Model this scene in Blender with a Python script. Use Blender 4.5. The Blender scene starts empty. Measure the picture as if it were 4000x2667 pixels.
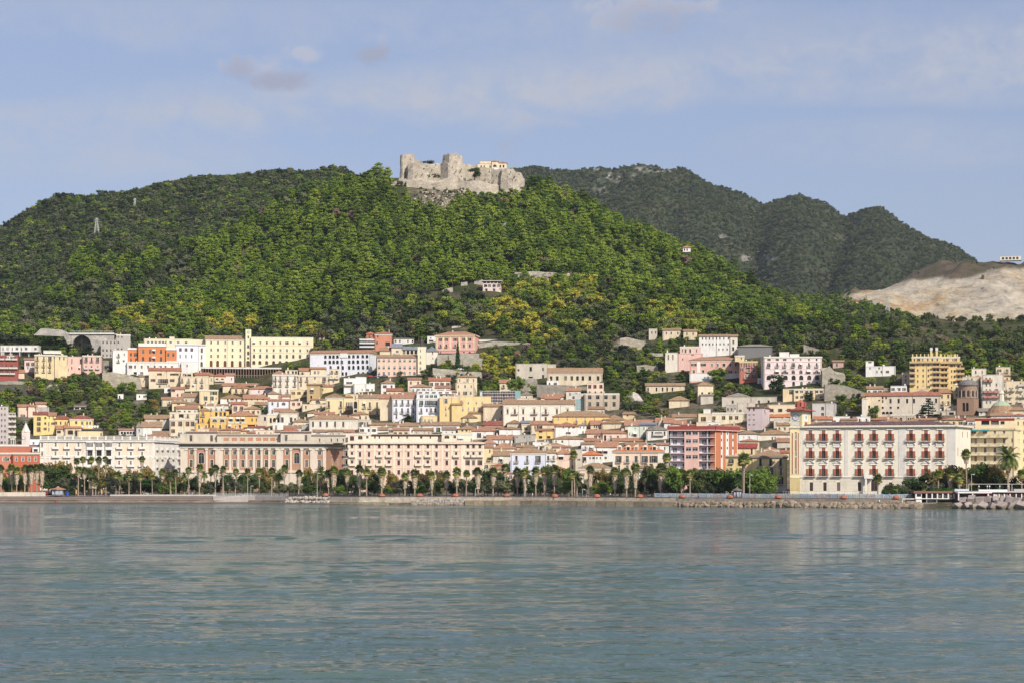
import bpy,math,random
import numpy as np
from mathutils import Vector,noise as mnoise
random.seed(7);np.random.seed(7)
SC=bpy.context.scene
COL=SC.collection
FP=8000.0;HZ=1875.0;EYE=10.0
# ---------------------------------------------------------------- camera
cd=bpy.data.cameras.new("camera");cam=bpy.data.objects.new("camera",cd);COL.objects.link(cam)
cam.location=(0,0,EYE);cam.rotation_euler=(math.radians(90),0,0)
cd.sensor_width=36.0;cd.lens=72.0;cd.shift_y=(HZ-1333.5)/4000.0
cd.clip_start=1.0;cd.clip_end=30000.0
SC.camera=cam
# ---------------------------------------------------------------- light
SUN_AZ=math.radians(31);SUN_EL=math.radians(38)
sd=(math.sin(SUN_AZ)*math.cos(SUN_EL),-math.cos(SUN_AZ)*math.cos(SUN_EL),math.sin(SUN_EL))
ld=bpy.data.lights.new("sun",'SUN');ld.energy=4.4;ld.angle=math.radians(0.5);ld.color=(1.0,0.93,0.82)
sun=bpy.data.objects.new("sun",ld);COL.objects.link(sun)
sun.rotation_euler=Vector(sd).to_track_quat('Z','Y').to_euler()
W=bpy.data.worlds.new("World");SC.world=W;W.use_nodes=True
nt=W.node_tree;nt.nodes.clear()
def wn(t,**k):
 n=nt.nodes.new(t)
 for a,b in k.items():setattr(n,a,b)
 return n
def wmath(op,a,b=None,clamp=False):
 n=nt.nodes.new('ShaderNodeMath');n.operation=op;n.use_clamp=clamp
 for i,v in enumerate((a,b)):
  if v is None:continue
  if isinstance(v,(int,float)):n.inputs[i].default_value=v
  else:nt.links.new(v,n.inputs[i])
 return n.outputs[0]
sky=wn('ShaderNodeTexSky',sky_type='NISHITA');sky.sun_disc=False
sky.sun_elevation=SUN_EL;sky.sun_rotation=math.pi-SUN_AZ
sky.air_density=1.0;sky.dust_density=1.6;sky.ozone_density=1.6
tc=wn('ShaderNodeTexCoord')
def cloud_noise(scale,stretch,detail=7,rough=0.6,off=0.0,dist=0.0):
 mp=wn('ShaderNodeMapping');mp.inputs['Scale'].default_value=(scale,scale,scale*stretch)
 mp.inputs['Location'].default_value=(off,off*.3,off*.7)
 nt.links.new(tc.outputs['Generated'],mp.inputs[0])
 no=wn('ShaderNodeTexNoise');no.inputs['Scale'].default_value=1.0;no.inputs['Distortion'].default_value=dist
 no.inputs['Detail'].default_value=detail;no.inputs['Roughness'].default_value=rough
 nt.links.new(mp.outputs[0],no.inputs['Vector']);return no.outputs[0]
sep=wn('ShaderNodeSeparateXYZ');nt.links.new(tc.outputs['Generated'],sep.inputs[0])
yy=wmath('MAXIMUM',sep.outputs[1],0.05)
az=wmath('DIVIDE',sep.outputs[0],yy);el=wmath('DIVIDE',sep.outputs[2],yy)
n_big=cloud_noise(3.0,3.0,6,.55,1.7,.3);n_mid=cloud_noise(20,2.0,9,.62,4.0,.6);n_fine=cloud_noise(85,1.3,9,.66,2.0,.5)
wob=wmath('MULTIPLY',wmath('SUBTRACT',n_mid,.5),.16)
def puff(px,py,rx,ry,k=1.0):
 cx=(px-2000)/FP;cy=(HZ-py)/FP
 a=wmath('DIVIDE',wmath('SUBTRACT',az,cx),rx/FP);b=wmath('DIVIDE',wmath('SUBTRACT',el,cy),ry/FP)
 r2=wmath('ADD',wmath('MULTIPLY',a,a),wmath('MULTIPLY',b,b))
 return wmath('MULTIPLY',wmath('SUBTRACT',1.0,r2,clamp=True),k)
def sloped(slope,c,width,k):
 d=wmath('SUBTRACT',wmath('ADD',el,wmath('MULTIPLY',wob,.22)),wmath('ADD',wmath('MULTIPLY',az,slope),c))
 d=wmath('DIVIDE',d,width);return wmath('MULTIPLY',wmath('SUBTRACT',1.0,wmath('MULTIPLY',d,d),clamp=True),k)
fac=wmath('MAXIMUM',sloped(.085,.193,.020,1.0),sloped(-.02,.222,.018,.5))
for p in((3850,250,560,190,1.25),(3300,340,900,85,.9),(3980,110,260,90,1.2),(300,600,900,130,.8),(3500,560,800,120,.55),(1000,120,900,90,.35),(2500,60,900,110,.4)):fac=wmath('MAXIMUM',fac,puff(*p))
shp=wmath('ADD',wmath('MULTIPLY',n_big,.35),wmath('ADD',wmath('MULTIPLY',n_mid,.45),wmath('MULTIPLY',n_fine,.30)))
mr=wn('ShaderNodeMapRange');mr.inputs['From Min'].default_value=.44;mr.inputs['From Max'].default_value=.64;nt.links.new(shp,mr.inputs['Value'])
fac=wmath('MULTIPLY',fac,wmath('ADD',wmath('MULTIPLY',mr.outputs[0],.85),.18))
fac=wmath('ADD',fac,wmath('MULTIPLY',wmath('SUBTRACT',n_big,.42,clamp=True),.7),clamp=True)
tint=wn('ShaderNodeMix',data_type='RGBA',blend_type='MULTIPLY');tint.inputs['Factor'].default_value=1.0
nt.links.new(sky.outputs[0],tint.inputs['A']);tint.inputs['B'].default_value=(0.98,0.94,1.09,1)
cl=wn('ShaderNodeMix',data_type='RGBA')
pale=wn('ShaderNodeMix',data_type='RGBA');pale.inputs['Factor'].default_value=.38;nt.links.new(tint.outputs['Result'],pale.inputs['A']);pale.inputs['B'].default_value=(3.6,4.05,5.2,1)
nt.links.new(fac,cl.inputs['Factor']);nt.links.new(pale.outputs['Result'],cl.inputs['A']);cl.inputs['B'].default_value=(4.5,4.75,5.5,1)
def puffs(lst,a0,a1,k,col,prev):
 z=None
 for p in lst:q=puff(*p);z=q if z is None else wmath('MAXIMUM',z,q)
 m2=wn('ShaderNodeMapRange');m2.inputs['From Min'].default_value=a0;m2.inputs['From Max'].default_value=a1;m2.interpolation_type='SMOOTHSTEP'
 nt.links.new(wmath('ADD',wmath('MULTIPLY',z,.95),wmath('ADD',wmath('MULTIPLY',wmath('SUBTRACT',n_mid,.5),2.4),wmath('MULTIPLY',wmath('SUBTRACT',n_fine,.5),1.5))),m2.inputs['Value'])
 mx=wn('ShaderNodeMix',data_type='RGBA');nt.links.new(wmath('MULTIPLY',m2.outputs[0],k),mx.inputs['Factor']);nt.links.new(prev,mx.inputs['A']);mx.inputs['B'].default_value=(*col,1);return mx.outputs['Result']
c_=puffs(((1440,150,150,75),(1020,255,230,80),(1180,215,140,60),(2540,40,420,120)),.40,1.15,.7,(4.7,4.75,5.5),cl.outputs['Result'])
c_=puffs(((1445,200,130,75),(1085,310,200,60),(950,270,100,75),(2570,75,280,100)),.30,1.15,.7,(3.2,3.3,4.2),c_)
bg=wn('ShaderNodeBackground');bg.inputs[1].default_value=0.105
nt.links.new(c_,bg.inputs[0]);wo=wn('ShaderNodeOutputWorld');nt.links.new(bg.outputs[0],wo.inputs[0])
SC.view_settings.view_transform='Standard';SC.view_settings.look='None'
SC.view_settings.exposure=0.15;SC.view_settings.gamma=1.0;SC.view_settings.use_curve_mapping=False
SC.render.engine='CYCLES';SC.cycles.max_bounces=6;SC.cycles.diffuse_bounces=2;SC.cycles.glossy_bounces=3
SC.cycles.transparent_max_bounces=4;SC.cycles.volume_bounces=0
SC.cycles.use_denoising=True
SC.cycles.sample_clamp_indirect=4.0
# ---------------------------------------------------------------- materials
def newmat(name):
 m=bpy.data.materials.new(name);m.use_nodes=True
 m.node_tree.nodes.clear()
 o=m.node_tree.nodes.new('ShaderNodeOutputMaterial');b=m.node_tree.nodes.new('ShaderNodeBsdfPrincipled')
 m.node_tree.links.new(b.outputs[0],o.inputs[0]);b.inputs['Specular IOR Level'].default_value=0.2
 return m,m.node_tree,b
def ramp(t,fac,stops):
 r=t.nodes.new('ShaderNodeValToRGB');e=r.color_ramp.elements
 while len(e)<len(stops):e.new(0.5)
 for x,(p,c)in zip(e,stops):x.position=p;x.color=(*c,1)
 t.links.new(fac,r.inputs[0]);return r.outputs[0]
def tnoise(t,scale,detail=5,rough=.6,coord='Object',sc3=(1,1,1),w=None):
 c=t.nodes.new('ShaderNodeNewGeometry')if coord=='World' else t.nodes.new('ShaderNodeTexCoord')
 src=c.outputs['Position']if coord=='World' else c.outputs[coord]
 mp=t.nodes.new('ShaderNodeMapping');mp.inputs['Scale'].default_value=sc3
 t.links.new(src,mp.inputs[0])
 n=t.nodes.new('ShaderNodeTexNoise');n.inputs['Scale'].default_value=scale
 n.inputs['Detail'].default_value=detail;n.inputs['Roughness'].default_value=rough
 t.links.new(mp.outputs[0],n.inputs['Vector']);return n.outputs[0]
def mul(c,f):return tuple(min(1,max(0,x*f))for x in c)
def mixc(a,b,f):return tuple(x*(1-f)+y*f for x,y in zip(a,b))
_M={}
def plaster(c,wear=.5):
 """painted render, blotched and streaked by rain"""
 k=('pl',c,wear)
 if k in _M:return _M[k]
 m,t,b=newmat("plaster")
 dirt=mixc(mul(c,.62),(.26,.24,.21),.4)
 n=tnoise(t,.35,6,.65,'World',(1,1,.35));n2=tnoise(t,2.2,5,.7,'World',(1.5,1.5,.22))
 ad=t.nodes.new('ShaderNodeMath');ad.operation='ADD';t.links.new(n,ad.inputs[0]);t.links.new(n2,ad.inputs[1])
 o=ramp(t,ad.outputs[0],[(.30,mul(c,1.03)),(.44+.08*(1-wear),c),(.58,mixc(c,dirt,.2+.3*wear)),(.72,mixc(c,dirt,.35+.6*wear))])
 dv=t.nodes.new('ShaderNodeMath');dv.operation='MULTIPLY';dv.inputs[1].default_value=.5
 t.links.new(ad.outputs[0],dv.inputs[0]);t.links.new(dv.outputs[0],o.node.inputs[0])
 t.links.new(o,b.inputs['Base Color']);b.inputs['Roughness'].default_value=.9
 _M[k]=m;return m
def tiles(c):
 k=('ti',c)
 if k in _M:return _M[k]
 m,t,b=newmat("roof_tiles")
 n=tnoise(t,.9,6,.75,'World');n2=tnoise(t,9.,3,.8,'World')
 ad=t.nodes.new('ShaderNodeMath');ad.operation='MULTIPLY_ADD';ad.inputs[1].default_value=.45
 t.links.new(n2,ad.inputs[0]);t.links.new(n,ad.inputs[2])
 o=ramp(t,ad.outputs[0],[(.48,mul(c,.45)),(.62,mul(c,.9)),(.74,mul(c,1.3)),(.92,mixc(mul(c,1.3),(.42,.38,.3),.6))])
 t.links.new(o,b.inputs['Base Color']);b.inputs['Roughness'].default_value=.9
 bp=t.nodes.new('ShaderNodeBump');bp.inputs['Strength'].default_value=.6;bp.inputs['Distance'].default_value=.15
 wv=t.nodes.new('ShaderNodeTexWave');wv.inputs['Scale'].default_value=1.4;wv.inputs['Distortion'].default_value=1.
 g=t.nodes.new('ShaderNodeNewGeometry');t.links.new(g.outputs['Position'],wv.inputs[0])
 t.links.new(wv.outputs[1],bp.inputs['Height']);t.links.new(bp.outputs[0],b.inputs['Normal'])
 _M[k]=m;return m
def plain(c,rough=.7,metal=0.,name="paint"):
 k=('p',c,rough,metal)
 if k in _M:return _M[k]
 m,t,b=newmat(name)
 n=tnoise(t,1.7,3,.6,'World');o=ramp(t,n,[(.3,mul(c,.82)),(.7,mul(c,1.08))])
 t.links.new(o,b.inputs['Base Color']);b.inputs['Roughness'].default_value=rough;b.inputs['Metallic'].default_value=metal
 _M[k]=m;return m
def glass():
 k='glass'
 if k in _M:return _M[k]
 m,t,b=newmat("window_glass")
 oi=t.nodes.new('ShaderNodeObjectInfo')
 o=ramp(t,oi.outputs['Random'],[(0,(.012,.013,.016)),(.6,(.03,.028,.03)),(.85,(.07,.07,.075)),(1,(.22,.21,.19))])
 t.links.new(o,b.inputs['Base Color']);b.inputs['Roughness'].default_value=.18;b.inputs['Specular IOR Level'].default_value=.4
 _M[k]=m;return m
def stone(c,scale=.5,contrast=1.):
 k=('st',c,scale,contrast)
 if k in _M:return _M[k]
 m,t,b=newmat("stone")
 n=tnoise(t,scale,8,.7,'World',(1,1,1.4));n2=tnoise(t,scale*7,6,.7,'World')
 ad=t.nodes.new('ShaderNodeMath');ad.operation='MULTIPLY_ADD';ad.inputs[1].default_value=.6
 t.links.new(n2,ad.inputs[0]);t.links.new(n,ad.inputs[2])
 o=ramp(t,ad.outputs[0],[(.55-.1*contrast,mul(c,.45)),(.72,mul(c,.8)),(.85,c),(.98,mul(c,1.25))])
 t.links.new(o,b.inputs['Base Color']);b.inputs['Roughness'].default_value=.95
 bp=t.nodes.new('ShaderNodeBump');bp.inputs['Strength'].default_value=.8;bp.inputs['Distance'].default_value=.5/scale*.4
 t.links.new(ad.outputs[0],bp.inputs['Height']);t.links.new(bp.outputs[0],b.inputs['Normal'])
 _M[k]=m;return m
def leaf(c,var=.42,hue=(1.12,1.05,.8)):
 k=('lf',c,var,hue)
 if k in _M:return _M[k]
 m,t,b=newmat("foliage")
 oi=t.nodes.new('ShaderNodeObjectInfo');n=tnoise(t,.03,3,.6,'World');n2=tnoise(t,1.1,3,.7,'World')
 ad=t.nodes.new('ShaderNodeMath');ad.operation='ADD';t.links.new(oi.outputs['Random'],ad.inputs[0]);t.links.new(n,ad.inputs[1])
 a2=t.nodes.new('ShaderNodeMath');a2.operation='MULTIPLY_ADD';a2.inputs[1].default_value=.5
 t.links.new(n2,a2.inputs[0]);t.links.new(ad.outputs[0],a2.inputs[2])
 a3=t.nodes.new('ShaderNodeMath');a3.operation='MULTIPLY';a3.inputs[1].default_value=.5;t.links.new(a2.outputs[0],a3.inputs[0])
 hi=tuple(x*y for x,y in zip(mul(c,1+var),hue))
 o=ramp(t,a3.outputs[0],[(.3,mul(c,1-var*1.3)),(.5,c),(.68,hi)])
 t.links.new(o,b.inputs['Base Color']);b.inputs['Roughness'].default_value=.75;b.inputs['Specular IOR Level'].default_value=.08
 tr=t.nodes.new('ShaderNodeBsdfTranslucent');t.links.new(o,tr.inputs[0])
 mx=t.nodes.new('ShaderNodeMixShader');mx.inputs[0].default_value=.18
 out=[x for x in t.nodes if x.type=='OUTPUT_MATERIAL'][0]
 t.links.new(b.outputs[0],mx.inputs[1]);t.links.new(tr.outputs[0],mx.inputs[2]);t.links.new(mx.outputs[0],out.inputs[0])
 _M[k]=m;return m
C=dict(cream=(.72,.61,.43),ivory=(.74,.69,.58),white=(.78,.76,.71),yellow=(.76,.62,.37),pale=(.78,.70,.50),mustard=(.74,.49,.15),ochre=(.50,.38,.19),pink=(.76,.50,.43),ppink=(.78,.64,.59),peach=(.78,.60,.47),orange=(.62,.23,.09),red=(.34,.09,.07),brick=(.42,.19,.10),grey=(.46,.43,.38),lgrey=(.58,.56,.52),tan=(.52,.44,.33),blue=(.62,.66,.76),mint=(.66,.72,.60),bwhite=(.74,.76,.80),dirty=(.60,.54,.44),terra=(.35,.18,.11),brown=(.30,.19,.11),dred=(.24,.075,.055),slate=(.20,.22,.26),dark=(.05,.045,.04),teal=(.10,.28,.30),salmon=(.58,.26,.17),rustred=(.34,.13,.08),greyroof=(.25,.22,.18))
# ---------------------------------------------------------------- mesh helpers
class MB:
 def __init__(s):s.v=[];s.f=[];s.m=[]
 def pt(s,p):s.v.append(tuple(p));return len(s.v)-1
 def poly(s,pts,m=0):
  b=len(s.v);s.v.extend(tuple(p)for p in pts);s.f.append(tuple(range(b,b+len(pts))));s.m.append(m)
 def box(s,x0,x1,y0,y1,z0,z1,m=0,tf=None):
  P=[(x0,y0,z0),(x1,y0,z0),(x1,y1,z0),(x0,y1,z0),(x0,y0,z1),(x1,y0,z1),(x1,y1,z1),(x0,y1,z1)]
  if tf:P=[tf(*p)for p in P]
  b=len(s.v);s.v.extend(P)
  for q in((0,3,2,1),(4,5,6,7),(0,1,5,4),(1,2,6,5),(2,3,7,6),(3,0,4,7)):
   s.f.append(tuple(b+i for i in q));s.m.append(m)
 def prism(s,pts,z0,z1,m=0,top=None):
  n=len(pts);b=len(s.v)
  s.v.extend((p[0],p[1],z0)for p in pts);tp=top or pts
  s.v.extend((p[0],p[1],z1)for p in tp)
  for i in range(n):
   j=(i+1)%n;s.f.append((b+i,b+j,b+n+j,b+n+i));s.m.append(m)
  s.f.append(tuple(b+n+i for i in range(n)));s.m.append(m)
 def cyl(s,x,y,z0,z1,r0,r1,n=8,m=0,cap=True):
  b=len(s.v)
  for z,r in((z0,r0),(z1,r1)):
   for i in range(n):a=2*math.pi*i/n;s.v.append((x+r*math.cos(a),y+r*math.sin(a),z))
  for i in range(n):
   j=(i+1)%n;s.f.append((b+i,b+j,b+n+j,b+n+i));s.m.append(m)
  if cap:s.f.append(tuple(b+n+i for i in range(n)));s.m.append(m)
 def mesh(s,name,mats):
  me=bpy.data.meshes.new(name);me.from_pydata(s.v,[],s.f)
  for x in mats:me.materials.append(x)
  if len(mats)>1:me.polygons.foreach_set('material_index',s.m)
  return me
def link(name,data,parent=None,loc=(0,0,0),rz=0.,scale=None):
 o=bpy.data.objects.new(name,data);COL.objects.link(o)
 if parent is not None:o.parent=parent
 o.location=loc
 if rz:o.rotation_euler=(0,0,rz)
 if scale:o.scale=scale
 return o
def tag(o,label=None,cat=None,group=None,kind=None):
 if label:o['label']=label
 if cat:o['category']=cat
 if group:o['group']=group
 if kind:o['kind']=kind
 return o
def snake(s):return s.replace(' ','_').replace('-','_')
# ---------------------------------------------------------------- places
def pz(py,Y):return EYE+(HZ-py)/FP*Y
def pxX(px,Y):return(px-2000)/FP*Y
_SX=[-2500,0,1000,1400,2000,2600,3300,4000,6500];_SY=[889,889,889,842,825,784,740,712,712]
def shore(px):return np.interp(px,_SX,_SY)
_DX=[-40,-2,0,10,60,90,130,160,220,280,340,400,480];_DZ=[-9,-.7,-.5,3.0,4,7,13,19,32,46,62,80,100]
YR_A=1650.
silA=([-2600,-600,0,100,230,300,380,500,652,829,995,1150,1300,1400,1480,1560,1800,2040,2120,2250,2400,2560,2700,2850,3000,3150,3300,3500,6500],[1364,1359,1314,1234,1114,1034,964,992,1009,942,869,792,732,709,689,702,705,722,732,789,874,959,1024,1089,1159,1229,1294,1354,1374])
def zA(px,Y):
 S=shore(px);d=Y-S
 z=np.interp(d,_DX,_DZ)
 zr=EYE+(HZ-np.interp(px,*silA))/FP*YR_A
 Yf=S+480.;s=(Y-Yf)/(YR_A-Yf)
 z=np.where(d>480,100+(zr-100)*np.clip(s,0,1),z)
 return np.where(Y>YR_A,zr-(Y-YR_A)*.5,z)
def layer(sil,Yr,Yf,zf,pw=1.0,back=.4):
 def f(px,Y):
  zr=EYE+(HZ-np.interp(px,*sil))/FP*Yr
  s=np.clip((Y-Yf)/(Yr-Yf),0,1)
  return np.where(Y>Yr,zr-(Y-Yr)*back,zf+(zr-zf)*s**pw)
 return f
silB=([-3500,-600,-200,0,100,220,400,650,780,960,1140,1210,1260,1300,1400,1500,1800,2200,6500],[1264,1064,934,880,836,794,762,720,682,678,686,664,652,648,682,714,734,914,1714])
silC=([-3500,1200,1900,2050,2120,2250,2330,2400,2450,2570,2680,2800,2970,3030,3120,3200,3300,3380,3440,3540,3650,3760,3850,4200,6500],[1110,810,700,665,655,658,665,670,650,644,672,732,794,776,754,782,842,812,804,862,942,1002,1040,1130,1410])
silD=([-3500,3100,3200,3330,3560,3700,3860,4000,4300,6500],[1800,1500,1300,1130,1075,1050,1020,1016,1010,1060])
silE=([-3500,2400,2600,2800,3000,3100,3250,3400,3560,3640,3760,3850,3900,4000,4300,6500],[1816,1436,1306,1206,1141,1166,1172,1190,1236,1284,1334,1346,1322,1262,1200,1130])
def zE(px,Y):
 S=shore(px)+440.;zr=EYE+(HZ-np.interp(px,*silE))/FP*2000.
 s=np.clip((Y-S)/(2000.-S),0,1)
 return np.where(Y>2000,zr-(Y-2000)*.5,88+(zr-88)*s**1.15+np.minimum(0,Y-S)*.5)
def ground(px,Y):return float(zA(px,Y))
def depth_of(px,yb):
 """distance at which the town slope is seen at picture height yb"""
 S=float(shore(px));ds=np.arange(40.,700.,2.)
 ys=HZ-(zA(px,S+ds)-EYE)*FP/(S+ds)
 i=np.argmax(ys<=yb)if(ys<=yb).any()else len(ds)-1
 return S+float(ds[i])
def hill_depth(px,py,f=None,Y0=1150.,Y1=1990.):
 Ys=np.arange(Y0,Y1,3.);p=np.full_like(Ys,float(px));z=(f or zA)(p,Ys)+0.
 yy_=HZ-(z-EYE)*FP/Ys;i=int(np.argmax(yy_<=py))if(yy_<=py).any()else 0;return float(Ys[i])
def fbm(x,y,seed=0,oct=5,per=1.0):
 """value noise, arrays in, about -1..1 out"""
 rs=np.random.RandomState(seed);T=rs.rand(256,256)*2-1
 out=np.zeros_like(x,dtype=float);a=.5;f=1./per
 for _ in range(oct):
  u=x*f;v=y*f;i=np.floor(u).astype(int);j=np.floor(v).astype(int);fu=u-i;fv=v-j
  fu=fu*fu*(3-2*fu);fv=fv*fv*(3-2*fv)
  g=lambda p,q:T[(i+p)&255,(j+q)&255]
  out+=a*((g(0,0)*(1-fu)+g(1,0)*fu)*(1-fv)+(g(0,1)*(1-fu)+g(1,1)*fu)*fv)
  a*=.5;f*=2.03
 return out
zB=layer(silB,2400.,1500.,90.);zC0=layer(silC,4200.,3050.,110.,.9)
def zC(px,Y):
 s=np.clip((Y-3050.)/1150.,0,1);X=(px-2000)/FP*Y
 v=.9*np.exp(-((px-2985+(1-s)*150)/60.)**2)+.9*np.exp(-((px-3318+(1-s)*220)/55.)**2)+.6*np.exp(-((px-2650+(1-s)*60)/50.)**2)+.5*np.exp(-((px-3560+(1-s)*80)/60.)**2)
 return zC0(px,Y)+np.sin(math.pi*s)*(95.*fbm(X+.25*Y,Y*.35,55,4,260.)-55.*v)*(Y<4200)
zD=layer(silD,3000.,2300.,95.,.6)
# ================================================================ terrain, sea
def grid_mesh(name,zf,pxr,Yr,npx,nY,mat,disp,seed,attr=None,dfun=None):
 a=np.linspace(pxr[0],pxr[1],npx);Y=np.linspace(Yr[0],Yr[1],nY)
 PX,YY=np.meshgrid(a,Y);X=(PX-2000)/FP*YY
 Z=zf(PX,YY)
 if disp:Z=Z+disp*fbm(X,YY,seed,5,90.)*(np.clip(dfun(PX,YY),0,1)if dfun else 1)
 co=np.stack([X,YY,Z],-1).reshape(-1,3)
 i=np.arange(nY-1)[:,None]*npx+np.arange(npx-1)[None,:]
 F=np.stack([i,i+1,i+npx+1,i+npx],-1).reshape(-1,4)
 me=bpy.data.meshes.new(name)
 me.vertices.add(len(co));me.vertices.foreach_set('co',co.astype('f').ravel())
 me.loops.add(F.size);me.loops.foreach_set('vertex_index',F.ravel().astype('i'))
 me.polygons.add(len(F));me.polygons.foreach_set('loop_start',(np.arange(len(F))*4).astype('i'))
 me.update(calc_edges=True);me.validate()
 me.polygons.foreach_set('use_smooth',[True]*len(me.polygons))
 if attr is not None:
  at=me.attributes.new('rock','FLOAT','POINT');at.data.foreach_set('value',attr(PX,YY,Z).astype('f').ravel())
 me.materials.append(mat)
 o=link(name,me);tag(o,kind='structure');return o
def ground_mat(name,cols,rock=None,sc=.03,rockcols=None):
 m,t,b=newmat(name)
 n=tnoise(t,sc,8,.72,'World');o=ramp(t,n,cols)
 n2=tnoise(t,sc*14,6,.75,'World')
 if rock:
  at=t.nodes.new('ShaderNodeAttribute');at.attribute_name='rock'
  ro=ramp(t,tnoise(t,rock,9,.74,'World',(1,1,2.2)),rockcols)
  mx=t.nodes.new('ShaderNodeMix');mx.data_type='RGBA';t.links.new(at.outputs['Fac'],mx.inputs['Factor'])
  t.links.new(o,mx.inputs['A']);t.links.new(ro,mx.inputs['B']);o=mx.outputs['Result']
 t.links.new(o,b.inputs['Base Color']);b.inputs['Roughness'].default_value=1.
 bp=t.nodes.new('ShaderNodeBump');bp.inputs['Strength'].default_value=1.;bp.inputs['Distance'].default_value=3.
 t.links.new(n2,bp.inputs['Height']);t.links.new(bp.outputs[0],b.inputs['Normal'])
 return m
def ypx(z,Y):return HZ-(z-EYE)*FP/Y
def ell(PX,PY,cx,cy,rx,ry):return np.clip(1.6*(1-((PX-cx)/rx)**2-((PY-cy)/ry)**2),0,1)
ROCKY_A=[(1740,790,130,75),(1700,850,110,50),(1800,745,230,28),(1960,900,60,30),(2380,880,60,30),(2440,1020,30,60),(1250,1330,40,50),(2440,1345,110,35),(1900,1080,120,16),(1130,1090,60,14),(1640,905,50,16)]
def rockA(PX,Y,Z):
 PY=ypx(Z,Y);r=np.zeros_like(PX)
 for e in ROCKY_A:r=np.maximum(r,ell(PX,PY,*e))
 n=fbm(PX,PY,5,5,40.)
 town=(PY>1560)*.5+(PY>1700)*.3
 return np.clip(np.maximum(r*1.3+n*.8,town+n*.9),0,1)
mA=ground_mat("hillside_scrub",[(.35,(.035,.05,.018)),(.5,(.06,.075,.025)),(.62,(.14,.11,.06)),(.75,(.22,.17,.10))],.12,rockcols=[(.38,(.10,.09,.05)),(.5,(.26,.21,.15)),(.65,(.42,.37,.29))])
grid_mesh("hillside",zA,(-1500,5500),(700.,1850.),620,330,mA,15.,3,rockA,lambda PX,Y:(Y-shore(PX)-330)/250)
mB=ground_mat("wooded_scrub",[(.35,(.02,.032,.012)),(.55,(.035,.05,.018)),(.7,(.07,.075,.03))],sc=.02)
grid_mesh("wooded_hill",zB,(-2500,2600),(1490.,2700.),330,170,mB,16.,11,None)
ROCKY_C=[(2290,655,150,16),(2560,660,90,24),(2420,690,70,30),(2340,740,30,50),(2820,925,34,10),(2960,1010,90,18),(3290,930,30,12),(2950,985,20,10),(3560,870,40,8),(3060,1040,30,8)]
def rockC(PX,Y,Z):
 PY=ypx(Z,Y);r=np.zeros_like(PX)
 for e in ROCKY_C:r=np.maximum(r,ell(PX,PY,*e))
 n=fbm(PX*1.6,PY,9,6,30.)
 return np.clip(r*1.2+n*2.2-.55,0,1)*(r>0.02)
mC=ground_mat("mountain_scrub",[(.35,(.028,.040,.018)),(.5,(.045,.058,.028)),(.68,(.085,.085,.045))],.04,.012,[(.38,(.07,.07,.05)),(.5,(.22,.21,.18)),(.62,(.38,.36,.32))])
grid_mesh("mountain",zC,(1000,5200),(3040.,4700.),560,260,mC,22.,21,rockC)
def rockD(PX,Y,Z):
 PY=ypx(Z,Y);n=fbm(PX,PY,14,5,60.)
 lim=np.interp(PX,[3200,3400,3560,3800,3880,4000,4300],[1165,1120,1090,1075,1045,1036,1030])
 return np.clip((PY-lim)/14+n*1.2,0,1)
def mat_quarry():
 m,t,b=newmat("quarry_rock")
 at=t.nodes.new('ShaderNodeAttribute');at.attribute_name='rock'
 n=tnoise(t,.012,9,.72,'World',(1,.5,1.6));n2=tnoise(t,.05,9,.8,'World',(1,.4,2.4))
 ro=ramp(t,n2,[(.33,(.13,.11,.10)),(.41,(.42,.37,.30)),(.52,(.62,.54,.42)),(.64,(.76,.68,.52))])
 oc=ramp(t,n,[(.42,(1,1,1)),(.55,(1,.93,.80)),(.60,(.85,.58,.30)),(.7,(1,.95,.9))])
 mx0=t.nodes.new('ShaderNodeMix');mx0.data_type='RGBA';mx0.blend_type='MULTIPLY';mx0.inputs['Factor'].default_value=.8
 t.links.new(ro,mx0.inputs['A']);t.links.new(oc,mx0.inputs['B'])
 sc=ramp(t,tnoise(t,.03,8,.7,'World'),[(.4,(.07,.08,.035)),(.55,(.15,.11,.07)),(.7,(.21,.16,.11))])
 mx=t.nodes.new('ShaderNodeMix');mx.data_type='RGBA';t.links.new(at.outputs['Fac'],mx.inputs['Factor'])
 t.links.new(sc,mx.inputs['A']);t.links.new(mx0.outputs['Result'],mx.inputs['B'])
 t.links.new(mx.outputs['Result'],b.inputs['Base Color']);b.inputs['Roughness'].default_value=1.
 bp=t.nodes.new('ShaderNodeBump');bp.inputs['Strength'].default_value=1.;bp.inputs['Distance'].default_value=9.
 t.links.new(n2,bp.inputs['Height']);t.links.new(bp.outputs[0],b.inputs['Normal']);return m
grid_mesh("quarry",zD,(3000,5000),(2290.,3300.),260,160,mat_quarry(),32.,33,rockD)
mE=ground_mat("low_hill_scrub",[(.35,(.03,.045,.016)),(.5,(.06,.07,.028)),(.6,(.12,.10,.05)),(.72,(.18,.13,.08))],sc=.02)
grid_mesh("low_hills",zE,(2400,5500),(1160.,2250.),260,160,mE,8.,41,None)
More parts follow.
